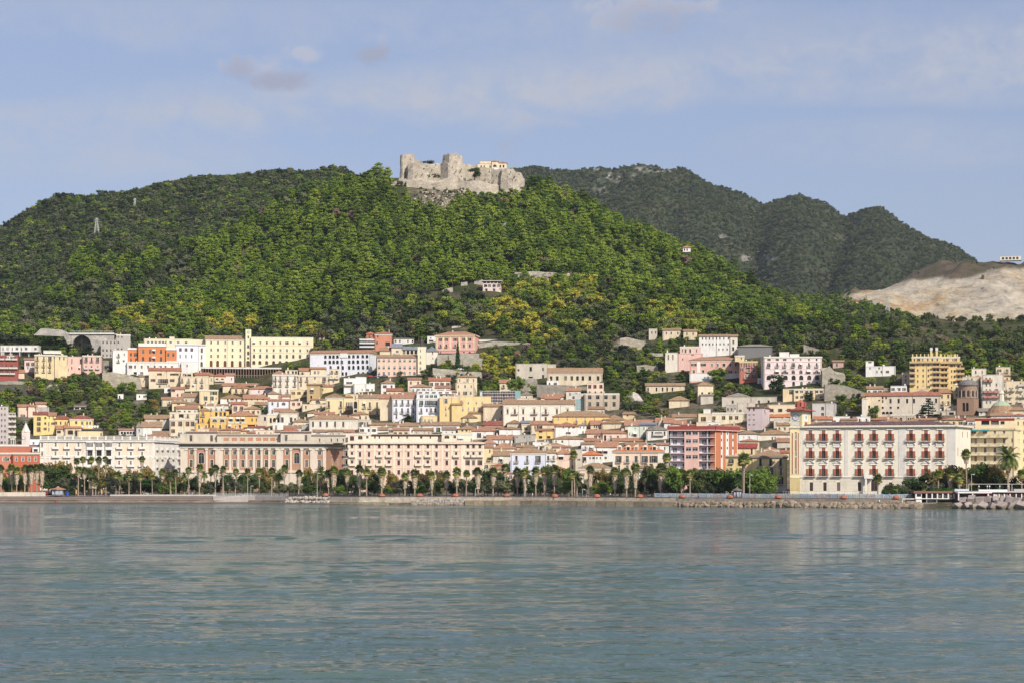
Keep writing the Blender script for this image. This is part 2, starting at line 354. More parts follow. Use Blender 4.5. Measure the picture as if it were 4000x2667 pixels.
def sea():
 m,t,b=newmat("sea_water")
 g=t.nodes.new('ShaderNodeNewGeometry')
 def nz(sx,sy,detail,rough,off=0):
  mp=t.nodes.new('ShaderNodeMapping');mp.inputs['Scale'].default_value=(sx,sy,1);mp.inputs['Location'].default_value=(off,off,0)
  t.links.new(g.outputs['Position'],mp.inputs[0]);n=t.nodes.new('ShaderNodeTexNoise');n.inputs['Scale'].default_value=1.
  n.inputs['Detail'].default_value=detail;n.inputs['Roughness'].default_value=rough
  t.links.new(mp.outputs[0],n.inputs['Vector']);return n.outputs[0]
 w1=nz(.16,.60,4,.6);w2=nz(.9,2.4,3,.6,7.);w3=nz(.05,.24,3,.55,2.);w0=nz(.012,.06,3,.55,5.);patch=nz(.004,.018,3,.55,3.);patch2=nz(.012,.07,4,.6,9.)
 def mth(op,a,bb):
  n=t.nodes.new('ShaderNodeMath');n.operation=op
  for i,v in enumerate((a,bb)):
   if isinstance(v,(int,float)):n.inputs[i].default_value=v
   else:t.links.new(v,n.inputs[i])
  return n.outputs[0]
 amp=t.nodes.new('ShaderNodeMapRange');amp.inputs['From Min'].default_value=.42;amp.inputs['From Max'].default_value=.60
 amp.inputs['To Min'].default_value=.55;amp.inputs['To Max'].default_value=1.5
 t.links.new(mth('ADD',mth('MULTIPLY',patch,.5),mth('MULTIPLY',patch2,.5)),amp.inputs['Value'])
 h=mth('MULTIPLY',mth('ADD',mth('MULTIPLY',w1,.55),mth('MULTIPLY',w2,.14)),amp.outputs[0])
 bp=t.nodes.new('ShaderNodeBump');bp.inputs['Strength'].default_value=1.;bp.inputs['Distance'].default_value=1.
 t.links.new(h,bp.inputs['Height']);t.links.new(bp.outputs[0],b.inputs['Normal'])
 base=ramp(t,patch,[(.35,(.060,.104,.098)),(.65,(.084,.130,.116))])
 t.links.new(base,b.inputs['Base Color']);b.inputs['Roughness'].default_value=.08;b.inputs['IOR'].default_value=1.33
 b.inputs['Specular IOR Level'].default_value=.42
 mb=MB();xs=[-4500,-2500,-1200,-600,0,600,1200,2500,4500];ys=[-4000,-1500,-600,0,400,950]
 idx=[[mb.pt((x,y,-.12))for x in xs]for y in ys]
 for j in range(len(ys)-1):
  for i in range(len(xs)-1):mb.f.append((idx[j][i],idx[j][i+1],idx[j+1][i+1],idx[j+1][i]));mb.m.append(0)
 k0=len(mb.v);rs=np.random.RandomState(12)
 a=np.arange(-1300,5301,10.);py=np.concatenate([np.arange(1962,2100,.8),np.arange(2100,2720,1.05)])[::-1]
 Yr=EYE*FP/(py-HZ);PX,YY=np.meshgrid(a,Yr);X=(PX-2000)/FP*YY;cellY=np.maximum(YY**2/(FP*EYE),8*YY/FP);Z=np.zeros_like(X)
 pat=fbm(X,YY*3.2,71,4,95.)+.7*fbm(X,YY*4.,72,4,24.)
 band=np.exp(-((YY-(352+X*.09))/22.)**2)*(1-.6*np.clip((X+60)/120,-1,1))
 mod=np.clip(.75+1.3*pat,.12,1.9)*(1-.55*np.exp(-((YY-460)/60.)**2))+1.5*np.clip(band,0,1.4)+np.clip((YY-420)/250,0,1)*.9
 for q in range(96):
  lam=.55*(30/.55)**(q/95.);th=rs.normal(0,.42);kx,ky=math.sin(th)*2*math.pi/lam,math.cos(th)*2*math.pi/lam
  slope=.0125*(1.15 if lam<3 else 1.0 if lam<6 else(6/lam)**.7);am=slope*lam/(2*math.pi);att=np.clip((lam/cellY-1.6)/2.2,0,1)
  wx=1.4*fbm(X+37*q,YY,80+q%5,2,lam*5.)if q%2 else 0
  Z+=am*att*np.sin(kx*X+ky*YY+rs.uniform(0,6.28)+2.2*wx)*mod
 Z+=.0
 co=np.stack([X,YY,Z],-1).reshape(-1,3);n=len(a);m_=len(Yr);b0=np.array(mb.v,'f')
 i=np.arange(m_-1)[:,None]*n+np.arange(n-1)[None,:];Fq=np.stack([i,i+1,i+n+1,i+n],-1).reshape(-1,4)+k0
 Fa=np.concatenate([np.array(mb.f),Fq]);V_=np.concatenate([b0,co.astype('f')])
 me=bpy.data.meshes.new("sea");me.vertices.add(len(V_));me.vertices.foreach_set('co',V_.ravel());me.loops.add(Fa.size);me.loops.foreach_set('vertex_index',Fa.ravel().astype('i'))
 me.polygons.add(len(Fa));me.polygons.foreach_set('loop_start',(np.arange(len(Fa))*4).astype('i'));me.update(calc_edges=True);me.polygons.foreach_set('use_smooth',[True]*len(Fa));me.materials.append(m)
 o=link("sea",me);tag(o,kind='structure')
sea()
# ================================================================ buildings
K=700/2352.0
_T=[0,0]
def T(x,y):_T[0]=x;_T[1]=y
def tx(x):return _T[0]+x*K
def ty(y):return _T[1]+y*K
FOOT=[]
_WC={}
RH=random.Random(11)
def win_mesh(w,h,fl,fc,sc):
 w=round(w*5)/5;h=round(h*5)/5
 key=(w,h,fl,fc,sc)
 if key in _WC:return _WC[key]
 mb=MB();arch='a' in fl;r=w/2
 D=.24
 if 'o' in fl:mb.poly([(-r,.5,0),(r,.5,0),(r,.5,h),(-r,.5,h)],1)
 elif 'c' in fl:
  mb.box(-r,r,.06,.12,0,h-(r if arch else 0),2)
  for q in range(1,int(h/.45)):mb.box(-r,r,.03,.06,q*.45,q*.45+.1,2)
  mb.poly([(-r,D,0),(r,D,0),(r,D,h),(-r,D,h)],1)
 else:
  mb.poly([(-r,D,0),(r,D,0),(r,D,h),(-r,D,h)],1)
  t=.09
  for x in(-r,r-t):mb.box(x,x+t,D-.06,D-.01,0,h,0)
  mb.box(-t/2,t/2,D-.06,D-.01,0,h,0)
  if h>1.3:mb.box(-r,r,D-.055,D-.012,h*.68,h*.68+t,0)
  mb.box(-r,r,D-.06,D-.01,h-t,h,0)
  if 'l' in fl:mb.box(-r,r,.08,.12,h*.45,h,2)
 if 'f' in fl:
  s=.2
  hh=h-r if arch else h
  mb.box(-r-s,-r,-.07,.02,-.02,hh,3);mb.box(r,r+s,-.07,.02,-.02,hh,3)
  if not arch:mb.box(-r-s*1.5,r+s*1.5,-.12,.02,h,h+s,3)
  else:
   n=7
   for i in range(n):
    a0=math.pi*i/n;a1=math.pi*(i+1)/n
    P=[(-math.cos(a)*R,hh+math.sin(a)*R)for a in(a0,a1)for R in(r,r+s)]
    mb.poly([(P[0][0],-.07,P[0][1]),(P[1][0],-.07,P[1][1]),(P[3][0],-.07,P[3][1]),(P[2][0],-.07,P[2][1])],3)
    mb.poly([(P[0][0],-.07,P[0][1]),(P[2][0],-.07,P[2][1]),(P[2][0],.02,P[2][1]),(P[0][0],.02,P[0][1])],3)
  mb.box(-r-s,r+s,-.16,.02,-.18,-.02,3)
 elif 'n' not in fl and 'b' not in fl:mb.box(-r-.1,r+.1,-.12,.02,-.12,-.002,3)
 if 's' in fl:
  hh=h-r if arch else h
  for sg in(-1,1):
   x0,x1=sorted((sg*(r+.02),sg*(r+.02+w*.5)))
   mb.box(x0,x1,-.10,-.04,0,hh,2)
   for q in range(1,int(hh/.5)):mb.box(x0+.05,x1-.05,-.13,-.10,q*.5,q*.5+.12,2)
 if 'w' in fl:
  a=r+.3
  mb.poly([(-a,-.02,h+.2),(a,-.02,h+.2),(a,-1.3,h-.6),(-a,-1.3,h-.6)],4)
  mb.poly([(-a,-1.3,h-.6),(a,-1.3,h-.6),(a,-1.3,h-.85),(-a,-1.3,h-.85)],4)
 me=mb.mesh("window",[plain(fc,.5),glass(),plain(sc,.6),plain((.72,.68,.58),.8),plain((.70,.68,.62),.8)])
 _WC[key]=me;return me
_WS={}
def win_split(me):
 """frame, pane and shutter of a window as three meshes"""
 if me.name in _WS:return _WS[me.name]
 out=[]
 for nm,slots in(('window',(0,3,4)),('pane',(1,)),('shutter',(2,))):
  mb=MB()
  for p in me.polygons:
   if p.material_index in slots:mb.poly([me.vertices[i].co for i in p.vertices],p.material_index)
  out.append(mb.mesh(nm,list(me.materials))if mb.f else None)
 _WS[me.name]=out;return out
FINE=[False]
_BC={}
def balcony_mesh(w,dep=.9,col=(.6,.56,.48),solid=False,rail=(.10,.10,.10)):
 w=round(w*2)/2;k=(w,dep,col,solid,rail)
 if k in _BC:return _BC[k]
 mb=MB();r=w/2
 mb.box(-r,r,-dep,0,-.2,-.02,0)
 for x in(-r+.25,r-.5):mb.box(x,x+.2,-dep*.7,0,-.5,-.2,0)
 if solid:
  mb.box(-r,r,-dep,-dep+.1,-.02,.9,2);mb.box(-r,-r+.1,-dep+.1,0,-.02,.9,2);mb.box(r-.1,r,-dep+.1,0,-.02,.9,2)
 else:
  mb.box(-r,r,-dep,-dep+.06,.9,.97,1)
  for sg in(-1,1):mb.box(sg*(r-.03)-.03,sg*(r-.03)+.03,-dep,0,.9,.97,1)
  n=max(4,int(w/.28))
  for i in range(n+1):
   x=-r+.03+(w-.06)*i/n;mb.box(x-.02,x+.02,-dep+.01,-dep+.05,-.02,.9,1)
  for sg in(-1,1):
   for y in(.3,.6):mb.box(sg*(r-.03)-.02,sg*(r-.03)+.02,-dep*y-.02,-dep*y+.02,-.02,.9,1)
 me=mb.mesh("balcony",[plain(col,.8),plain(rail,.6),plain(col,.8)])
 _BC[k]=me;return me
class Face:
 def __init__(s,P0,P1):
  s.P=P0;dx=P1[0]-P0[0];dy=P1[1]-P0[1];s.W=math.hypot(dx,dy);s.u=(dx/s.W,dy/s.W);s.n=(-s.u[1],s.u[0])
  s.rz=math.atan2(s.u[1],s.u[0])
 def t(s,px):
  k=(px-2000)/FP;return(k*s.P[1]-s.P[0])/(s.u[0]-k*s.u[1])
 def Y(s,t):return s.P[1]+s.u[1]*t
 def z(s,py,t):return pz(py,s.Y(t))
 def at(s,t,y=0.,z=0.):return(s.P[0]+s.u[0]*t+s.n[0]*y,s.P[1]+s.u[1]*t+s.n[1]*y,z)
 def tf(s):return lambda x,y,z:s.at(x,y,z)
def facade(mb,root,F,z0,z1,rows,pal,D=.3,mi=0,ri=1):
 """wall with real openings; the windows are placed as parts of root"""
 R=[]
 for r in rows or():
  y0,y1,w,xs=r[:4];fl=r[4]if len(r)>4 else ''
  if isinstance(xs,int):
   xs=[('t',F.W*(i+.5)/xs)for i in range(xs)]
  elif isinstance(xs,tuple):
   a,b,n=xs;xs=[a+(b-a)*i/max(1,n-1)for i in range(n)]
  H=[]
  for x in xs:
   t=x[1]if isinstance(x,tuple)else F.t(tx(x))
   H.append(t)
  if not H:continue
  t0=H[len(H)//2];za=F.z(ty(y0),t0);zb=F.z(ty(y1),t0)
  wm=w*K*F.Y(t0)/FP
  wm=max(.6,wm/max(.35,abs(F.u[0])if F.u[0]>.35 else.5))
  R.append([za,zb,wm,sorted(H),fl])
 holes=[]
 for za,zb,wm,H,fl in R:
  za=min(za,z1-.05);zb=max(zb,z0+.05)
  if zb>=za-.3:continue
  for t in H:
   a=t-wm/2;b=t+wm/2
   if a<.05 or b>F.W-.05 or any(a<q[1]+.05 and b>q[0]-.05 and zb<q[3]+.05 and za>q[2]-.05 for q in holes):continue
   holes.append((a,b,zb,za));wm_=wm
   mb.poly([F.at(a,0,zb),F.at(a,D,zb),F.at(a,D,za),F.at(a,0,za)],ri)
   mb.poly([F.at(b,D,zb),F.at(b,0,zb),F.at(b,0,za),F.at(b,D,za)],ri)
   mb.poly([F.at(a,0,za),F.at(a,D,za),F.at(b,D,za),F.at(b,0,za)],ri)
   mb.poly([F.at(a,D,zb),F.at(a,0,zb),F.at(b,0,zb),F.at(b,D,zb)],ri)
   if 'a' in fl:
    r=wm/2;zc=za-r;n=4
    for sg in(-1,1):
     arc=[(t+sg*r*math.cos(math.pi/2*i/n),zc+r*math.sin(math.pi/2*i/n))for i in range(n+1)]
     cor=(t+sg*r,za)
     for i in range(n):mb.poly([F.at(cor[0],0.002,cor[1]),F.at(arc[i][0],0.002,arc[i][1]),F.at(arc[i+1][0],0.002,arc[i+1][1])],mi)
   f2=fl
   if 'r' in fl:
    q=RH.random();f2=fl.replace('r','c' if q<.28 else('s' if q<.5 else('l' if q<.62 else '')))
   elif not FINE[0]and not set(fl)&set('cslonmw'):
    q=RH.random();f2=fl+('c' if q<.16 else 'l' if q<.26 else 'w' if q<.30 else 's' if q<.42 else '')
   me=win_mesh(wm,za-zb,f2.replace('b','n').replace('B','n'),pal[0],pal[1])
   if FINE[0]:
    a_,b_,c_=win_split(me);wo_=link("window",a_ or b_,root,F.at(t,0,zb),F.rz)
    if a_:link("pane",b_,wo_)
    if c_:link("shutter",c_,wo_)
   else:link("window",me,root,F.at(t,0,zb),F.rz)
   if 'b' in fl or 'B' in fl:
    link("balcony",balcony_mesh(wm+(1.1 if 'b' in fl else 1.6),.85 if 'b' in fl else 1.2,pal[2]if len(pal)>2 else(.6,.56,.48),'B' in fl),root,F.at(t,0,zb),F.rz)
 zs=sorted({z0,z1,*[q[2]for q in holes],*[q[3]for q in holes]})
 for zl,zh in zip(zs,zs[1:]):
  if zh-zl<1e-6:continue
  zm=(zl+zh)/2;c=0.
  for a,b in sorted((q[0],q[1])for q in holes if q[2]<zm<q[3]):
   if a>c:mb.poly([F.at(c,0,zl),F.at(a,0,zl),F.at(a,0,zh),F.at(c,0,zh)],mi)
   c=max(c,b)
  mb.poly([F.at(c,0,zl),F.at(F.W,0,zl),F.at(F.W,0,zh),F.at(c,0,zh)],mi)
def corners(x0,x1,Y,side,d,psi0=None):
 """four footprint corners: front left, front right, back right, back left"""
 xm=(x0+x1)/2;k=(xm-2000)/FP;phi=math.atan(k)
 psi=0.
 if side:
  s=abs(side)*Y/FP
  if s/d>.5:d=s/.5
  psi=math.asin(s/d)*(1 if side>0 else-1)
 if psi0 is not None:psi=math.radians(psi0)
 al=phi+psi;u=(math.cos(al),-math.sin(al));n=(math.sin(al),math.cos(al))
 C0=(k*Y,Y)
 def hit(px):
  kk=(px-2000)/FP;t=(kk*C0[1]-C0[0])/(u[0]-kk*u[1]);return(C0[0]+u[0]*t,C0[1]+u[1]*t)
 P0=hit(x0);P1=hit(x1)
 if psi0 is not None and side>0:
  k1=math.atan((x1-2000)/FP);be=math.asin(min(.9,side*Y/FP/d));P2=(P1[0]+d*math.sin(k1+be),P1[1]+d*math.cos(k1+be))
  return[P0,P1,P2,(P0[0]+n[0]*d*.8,P0[1]+n[1]*d*.8)]
 return[P0,P1,(P1[0]+n[0]*d,P1[1]+n[1]*d),(P0[0]+n[0]*d,P0[1]+n[1]*d)]
def roof_mesh(P,ze,zr,kind,ov=.5):
 c=[sum(p[0]for p in P)/4,sum(p[1]for p in P)/4]
 ux=(P[1][0]-P[0][0],P[1][1]-P[0][1]);Wd=math.hypot(*ux);u=(ux[0]/Wd,ux[1]/Wd)
 vx=(P[3][0]-P[0][0],P[3][1]-P[0][1]);Dp=math.hypot(*vx);v=(vx[0]/Dp,vx[1]/Dp)
 a=Wd/2+ov;b=Dp/2+ov
 L=lambda x,y,z:(c[0]+u[0]*x+v[0]*y,c[1]+u[1]*x+v[1]*y,z)
 mb=MB();th=.22;z0=ze-.02
 E=[(-a,-b),(a,-b),(a,b),(-a,b)]
 for i in range(4):
  p=E[i];q=E[(i+1)%4]
  mb.poly([L(*p,z0),L(*q,z0),L(*q,z0+th),L(*p,z0+th)])
 mb.poly([L(*p,z0)for p in reversed(E)])
 z1=z0+th
 if kind=='g':R0,R1=(-a,0),(a,0);S=[((-a,-b),(a,-b),R1,R0),((a,b),(-a,b),R0,R1),((-a,b),(-a,-b),R0),((a,-b),(a,b),R1)]
 elif kind=='t':R0,R1=(0,-b),(0,b);S=[((a,-b),(a,b),R1,R0),((-a,b),(-a,-b),R0,R1),((-a,-b),(a,-b),R0),((a,b),(-a,b),R1)]
 elif kind=='s':R0,R1=(-a,b),(a,b);S=[((-a,-b),(a,-b),R1,R0),((a,-b),(a,b),R1),((-a,b),(-a,-b),R0),((a,b),(-a,b),R0,R1)]
 elif kind=='p' or abs(a-b)<.6:R0=R1=(0,0);S=[(E[i],E[(i+1)%4],R0)for i in range(4)]
 elif a>b:i=a-b;R0,R1=(-i,0),(i,0);S=[((-a,-b),(a,-b),R1,R0),((a,-b),(a,b),R1),((a,b),(-a,b),R0,R1),((-a,b),(-a,-b),R0)]
 else:i=b-a;R0,R1=(0,-i),(0,i);S=[((-a,-b),(a,-b),R0),((a,-b),(a,b),R1,R0),((a,b),(-a,b),R1),((-a,b),(-a,-b),R0,R1)]
 for s in S:mb.poly([L(*p,zr if p in(R0,R1)else z1)for p in s])
 return mb
class House:
 """one building: an Empty at its foot, blocks (wall, roof) and windows as its parts"""
 def __init__(s,name,label,x0,x1,yb,Y=None,cat='building',col='cream',pal=None):
  s.X0,s.X1=tx(x0),tx(x1);s.Y=Y if Y else depth_of((s.X0+s.X1)/2,ty(yb));s.zb=ground((s.X0+s.X1)/2,s.Y)
  s.root=link(name,None,None,(0,0,0));tag(s.root,label,cat);s.root.empty_display_size=.1
  s.ox=pxX((s.X0+s.X1)/2,s.Y);s.root.location=(s.ox,s.Y,s.zb)
  s.kids0=None;s.col=col;s.parts=[]
  s.pal=pal or RH.choice([((.62,.60,.55),(.10,.07,.05)),((.55,.5,.42),(.16,.07,.04)),((.7,.68,.62),(.04,.08,.06)),((.3,.2,.12),(.12,.08,.05))])
 def block(s,x0,x1,yt,yb=None,col=None,roof=('f',),side=0,d=12.,rows=(),srows=(),dY=0.,name='wall',wear=.65,cor=0,coping=None,rim=None,pal=None,zbase=None,psi=None,clutter=True):
  X0,X1=tx(x0),tx(x1);Y=s.Y+dY;P=corners(X0,X1,Y,side*K,d,psi)
  col=C.get(col or s.col,col or s.col)
  F=Face(P[0],P[1]);zt=F.z(ty(yt),F.W/2)
  gz=min(ground(FP*p[0]/p[1]+2000,p[1])for p in P)-1.5
  z0=F.z(ty(yb),F.W/2)if yb is not None else gz
  if zbase is not None:z0=zbase
  z0=min(z0,zt-.5)
  if yb is None or True:FOOT.append((min(X0,X0+min(0,side*K)),X1+max(0,side*K),ty(yt),Y,z0,zt,P))
  mb=MB();pal=pal or s.pal
  facade(mb,s.root,F,z0,zt,rows,pal)
  G=[Face(P[1],P[2]),Face(P[2],P[3]),Face(P[3],P[0])]
  sf=G[0]if side>0 else(G[2]if side<0 else None)
  for g in G:
   if g is sf and srows:facade(mb,s.root,g,z0,zt,srows,pal)
   else:mb.poly([g.at(0,0,z0),g.at(g.W,0,z0),g.at(g.W,0,zt),g.at(0,0,zt)],0)
  k=roof[0];rc=roof[2]if len(roof)>2 else None
  if k!='f':
   mid=G[0].at(G[0].W/2)[1]if k in 'gh' else(F.Y(F.W/2)if k=='t' else G[1].Y(0))
   if k=='h' or k=='g' or k=='p':mid=(P[0][1]+P[2][1])/2
   zr=pz(ty(roof[1]),mid)
   zr=max(zr,zt+.5)
   if k=='g':
    for g in(G[0],G[2]):mb.poly([g.at(0,0,zt),g.at(g.W,0,zt),g.at(g.W/2,0,zr-.25)],0)
   if k=='t':
    for g in(F,G[1]):mb.poly([g.at(0,0,zt),g.at(g.W,0,zt),g.at(g.W/2,0,zr-.15)],0)
   if k=='s':
    for g,sg in((G[0],1),(G[2],0)):mb.poly([g.at(0,0,zt),g.at(g.W,0,zt),g.at(g.W if sg else 0,0,zr-.1)],0)
    g=G[1];mb.poly([g.at(0,0,zt),g.at(g.W,0,zt),g.at(g.W,0,zr-.1),g.at(0,0,zr-.1)],0)
   rm=roof_mesh(P,zt,zr,k);rmat=tiles(C.get(rc or 'terra',rc))
   link("roof",rm.mesh("roof",[rmat]),s.root)
  else:
   q=MB();q.poly([(p[0],p[1],zt-.35)for p in P],1)
   for g in[F]+G:
    tf=g.tf();o=.12 if not cor else.1
    q.box(-o,g.W+o-.32,-o,.2,zt-.02,zt+.16,0,tf)
   link("roof",q.mesh("roof",[plain(C.get(coping,mixc(col,(.5,.48,.44),.35))if coping else mixc(col,(.6,.57,.5),.35),.85),plain((.30,.26,.22)if RH.random()<.5 else(.4,.37,.33),.9)]),s.root)
   if clutter and F.W>6:
    h=RH.random()
    if h<.6:
     t=F.W*RH.uniform(.15,.85);qq=MB();hh=RH.uniform(.9,1.8);qq.box(t-.35,t+.35,d*.4,d*.4+.7,zt-.35,zt+hh,0,F.tf());qq.box(t-.45,t+.45,d*.4-.1,d*.4+.8,zt+hh,zt+hh+.12,0,F.tf())
     link("chimney",qq.mesh("chimney",[plaster(col,wear)]),s.root)
    if h>.3:dish(s.root,F.at(F.W*RH.uniform(.1,.9),RH.uniform(.5,d*.6),zt-.1))
  if k in 'gh' and clutter and F.W>7:
   for _ in range(RH.choice((1,1,2))):
    t=F.W*RH.uniform(.15,.85);y=d*RH.uniform(.3,.45);q=MB();zc=zt+(zr-zt)*.75;q.box(t-.3,t+.3,y,y+.6,zt+.3,zr+.8,0,F.tf());q.box(t-.4,t+.4,y-.1,y+.7,zr+.8,zr+.95,1,F.tf())
    link("chimney",q.mesh("chimney",[plaster(mixc(col,(.6,.55,.5),.4),.8),tiles(C['terra'])]),s.root)
  if F.W>9 and not FINE[0]and name=='wall':
   for t in RH.sample([.35,F.W-.45,F.W*.5+.9],2):q=MB();q.box(t,t+.14,-.16,0,z0,zt-.1,0,F.tf());link('rainwater_pipe',q.mesh('rainwater_pipe',[plain((.20,.17,.14))]),s.root)
  if cor:
   q=MB();cz=(.72,.68,.58)if rim is None else C.get(rim,rim)
   for g in([F,sf]if sf else[F]):
    q.box(-cor,g.W+cor,-cor,0,zt-.55,zt-.04,0,g.tf());q.box(-cor*.5,g.W+cor*.5,-cor*.5,0,zt-.9,zt-.57,0,g.tf())
   link("cornice",q.mesh("cornice",[plain(cz,.85)]),s.root)
  w=link(name,mb.mesh(name,[plaster(col,wear),plaster(col,wear)]),s.root)
  s.F=F;s.P=P;s.zt=zt;s.z0=z0;s.sf=sf;s.G=G
  return s
 def strip(s,name,x0,x1,y0,y1,col,out=.1,F=None,mat=None,each=True):
  """a flat raised piece on the facade: pilaster, string course, panel"""
  F=F or s.F;a,b=F.t(tx(x0)),F.t(tx(x1));a=max(a,0.0);b=min(b,F.W);tm=(a+b)/2
  if b-a<.05:return
  q=MB();q.box(a,b,-out,0.01,F.z(ty(y1),tm),F.z(ty(y0),tm),0,F.tf())
  o=link(name,q.mesh(name,[mat or plaster(C.get(col,col),.3)]),s.root);return o
 def done(s):
  for o in s.root.children:pass
  M=s.root.location
  for o in list(s.root.children):o.location=(o.location[0]-M[0],o.location[1]-M[1],o.location[2]-M[2])
  return s
_DM=None
def dish(root,loc):
 global _DM
 if _DM is None:
  mb=MB();n=10;R=.42
  for i in range(n):
   a0=2*math.pi*i/n;a1=2*math.pi*(i+1)/n
   mb.poly([(0,.1,.9),(R*math.cos(a0),-.05,.9+R*math.sin(a0)),(R*math.cos(a1),-.05,.9+R*math.sin(a1))],0)
  mb.box(-.04,.04,.06,.14,0,.9,1)
  _DM=mb.mesh("satellite_dish",[plain((.75,.74,.72),.5),plain((.3,.3,.3),.5)])
 return link("satellite_dish",_DM,root,loc,RH.uniform(-.2,.8))
HS=[]
def B(name,label,x0,x1,yt,base,col='cream',roof=('f',),side=0,rows=(),srows=(),cat='house',Y=None,d=12.,wear=.7,cor=0,pal=None,**k):
 h=House(name,label,x0,x1,base,Y,cat,col,pal)
 h.block(x0,x1,yt,col=col,roof=roof,side=side,rows=rows,srows=srows,d=d,wear=wear,cor=cor,**k)
 HS.append(h);return h
 # ---------------------------------------------------------------- upper left
DG=((.55,.5,.42),(.03,.06,.04));BR=((.5,.42,.34),(.14,.06,.035));WH=((.7,.69,.65),(.45,.42,.38));DK=((.12,.10,.09),(.06,.05,.04))
T(0,1250)
h=B('modern_house','long white flat modern house raised on thin piers at the far left',5,505,335,480,'white',side=55,yb=415,rows=[(358,400,16,[38,160,282]),(358,390,34,[220,343,465]),(358,390,34,[98],'c')],pal=WH,clutter=False)
h.block(10,500,418,col='grey',rows=[(420,470,60,[90,200,320,430],'o')],dY=2.5,name='lower_wall',clutter=False)
for x in(10,135,255,375,495):
 q=MB();t=h.F.t(tx(x));q.box(t,t+.4,-2.4,-2.,h.z0,h.zt-.1,0,h.F.tf());link('pier',q.mesh('pier',[plain((.7,.7,.66))]),h.root)
B('apartment_house','dark red stepped apartment house with white balcony bands at the left edge',-40,235,462,780,'red',side=20,rows=[(480,520,40,[20,110,190],'BO'[0]),(580,635,30,[20,80,150,200],'B'),(665,710,40,[20,90,160],'B')],cat='apartment house').block(90,190,470,yb=520,col='white',dY=-.8,d=5,name='upper_storey',rows=[(478,515,20,3)],clutter=False)
B('house','small pale pink house squeezed left of the tall yellow house',320,450,520,660,'ppink',('g',495,'terra'),rows=[(552,600,22,[365,432],'s'),(612,640,18,[365,432])])
B('cottage','little salmon cottage with a gabled tile roof above the left retaining wall',180,320,690,745,'peach',('g',645,'terra'),rows=[(705,740,22,[232],'')],d=8)
h=B('house','tall mustard yellow house with brown balconies left of the pink house',455,720,455,750,'yellow',side=0,cor=.35,rows=[(470,530,20,[490,575,655],'b'),(555,610,20,[487,572,653],'b'),(628,680,18,[487,572,653],'b')],pal=BR)
h.block(720,880,462,rows=[(480,520,16,[728,783,838],'a'),(560,600,14,[727],'s'),(630,668,14,[725])],dY=1,cor=.3,name='wing_wall')
h.block(570,805,400,yb=440,col='ivory',dY=2,d=8,name='penthouse',clutter=False)
h=B('house','candy pink house with tall windows on the upper left terrace',1085,1335,465,690,'pink',side=12,cor=.3,rows=[(488,545,18,[1130,1202,1282],'b'),(600,640,18,[1128,1200,1282],'B')],pal=DG)
h.block(885,1085,480,rows=[(510,575,14,[942,1055,1075]),(610,650,14,[942,1045])],dY=1,name='wing_wall')
h.block(785,930,592,rows=[(632,665,12,[822,897])],dY=-2,name='wing_wall',clutter=False)
h=B('concrete_building','bare grey concrete building with small square windows below the viaduct',1325,1540,268,520,'grey',wear=.8,cat='building',rows=[(283,310,18,[1353,1405,1455,1503],'n'),(380,412,18,[1353,1403,1453,1503],'n'),(448,475,16,[1353,1403,1453,1500],'n'),(492,520,16,[1353,1400,1448],'n')],pal=DK)
h.block(1528,1712,192,col='grey',rows=[(208,236,16,[1553,1600],'n'),(283,308,16,[1553],'n'),(368,390,16,[1550,1597],'n')],cor=.2,dY=2,wear=.8,name='tower_wall')
B('old_house','small weathered old house with flowers beside the viaduct arch',1160,1325,330,450,'dirty',wear=.9,rows=[(345,365,14,[1190,1290]),(395,430,14,[1215,1260])],pal=DK)
h=B('convent','long white convent with a bright orange upper storey',1668,2352,548,705,'white',cor=.12,rows=[(595,632,22,[1713,1773,1860,1943,2030,2113,2172,2256],'f'),(678,708,40,[1775,1860],'o')],Y=None,d=16,cat='convent',pal=BR)
h.block(1480,1675,397,col='white',rows=[(438,480,16,[1555],'b'),(435,460,14,[1630]),(510,552,16,[1553],'b'),(508,538,14,[1630])],side=-10,dY=-1,name='left_wall')
h.block(1815,2180,345,col='orange',rows=[(385,440,28,[1878,1968,2020,2112],'a'),(480,540,28,[1878,1968,2020,2112],'a')],dY=3,name='upper_wall',wear=.3,clutter=False)
h.strip('cornice',1812,2183,305,347,'white',.35)
h.block(1675,1815,385,col='orange',rows=[(430,475,24,[1718,1785]),(500,545,22,[1718,1783])],dY=3.5,name='upper_wall',wear=.3,clutter=False)
h.strip('cornice',1673,1816,364,387,'white',.3)
h.block(2180,2320,390,col='orange',rows=[(433,478,24,[2207,2273]),(500,500.1,1,[])],dY=3.5,name='upper_wall',wear=.3,clutter=False)
h.strip('cornice',2178,2322,366,392,'white',.3)
B('long_building','long low pale yellow building behind the orange convent',1888,2520,248,560,'pale',rows=[(278,306,30,[1945,1995,2045,2095,2140,2190,2240],'n')],d=8,pal=WH).block(2225,2290,222,yb=250,name='chimney_wall',d=3,clutter=False)
B('small_house','small cream house against the stone bastion',1830,1945,740,880,'cream',('s',720,'brown'),rows=[(790,815,12,[1880])],d=8)
B('ruined_arch_house','small white ruin with arches among the gardens',1545,1620,968,1040,'white',wear=.9,rows=[(985,1030,18,[1570],'ao')],d=5,clutter=False)
B('garden_wall_house','low white garden building among trees below the bastion',1790,1925,968,1045,'white',rows=[(985,1010,16,[1830,1890],'ao')],wear=.9,d=5,clutter=False)
h=B('house','pink gabled house with a terracotta roof above the yellow house',235,480,1135,1270,'peach',('g',1100,'terra'),rows=[(1158,1190,18,[405]),(1232,1275,26,[300],'s')])
h.block(370,455,1130,col='peach',roof=('t',1095,'terra'),dY=-1.5,d=8,name='gable_wall',clutter=False)
h.block(470,600,1100,col='peach',roof=('g',1068,'terra'),dY=5,name='upper_wall',clutter=False)
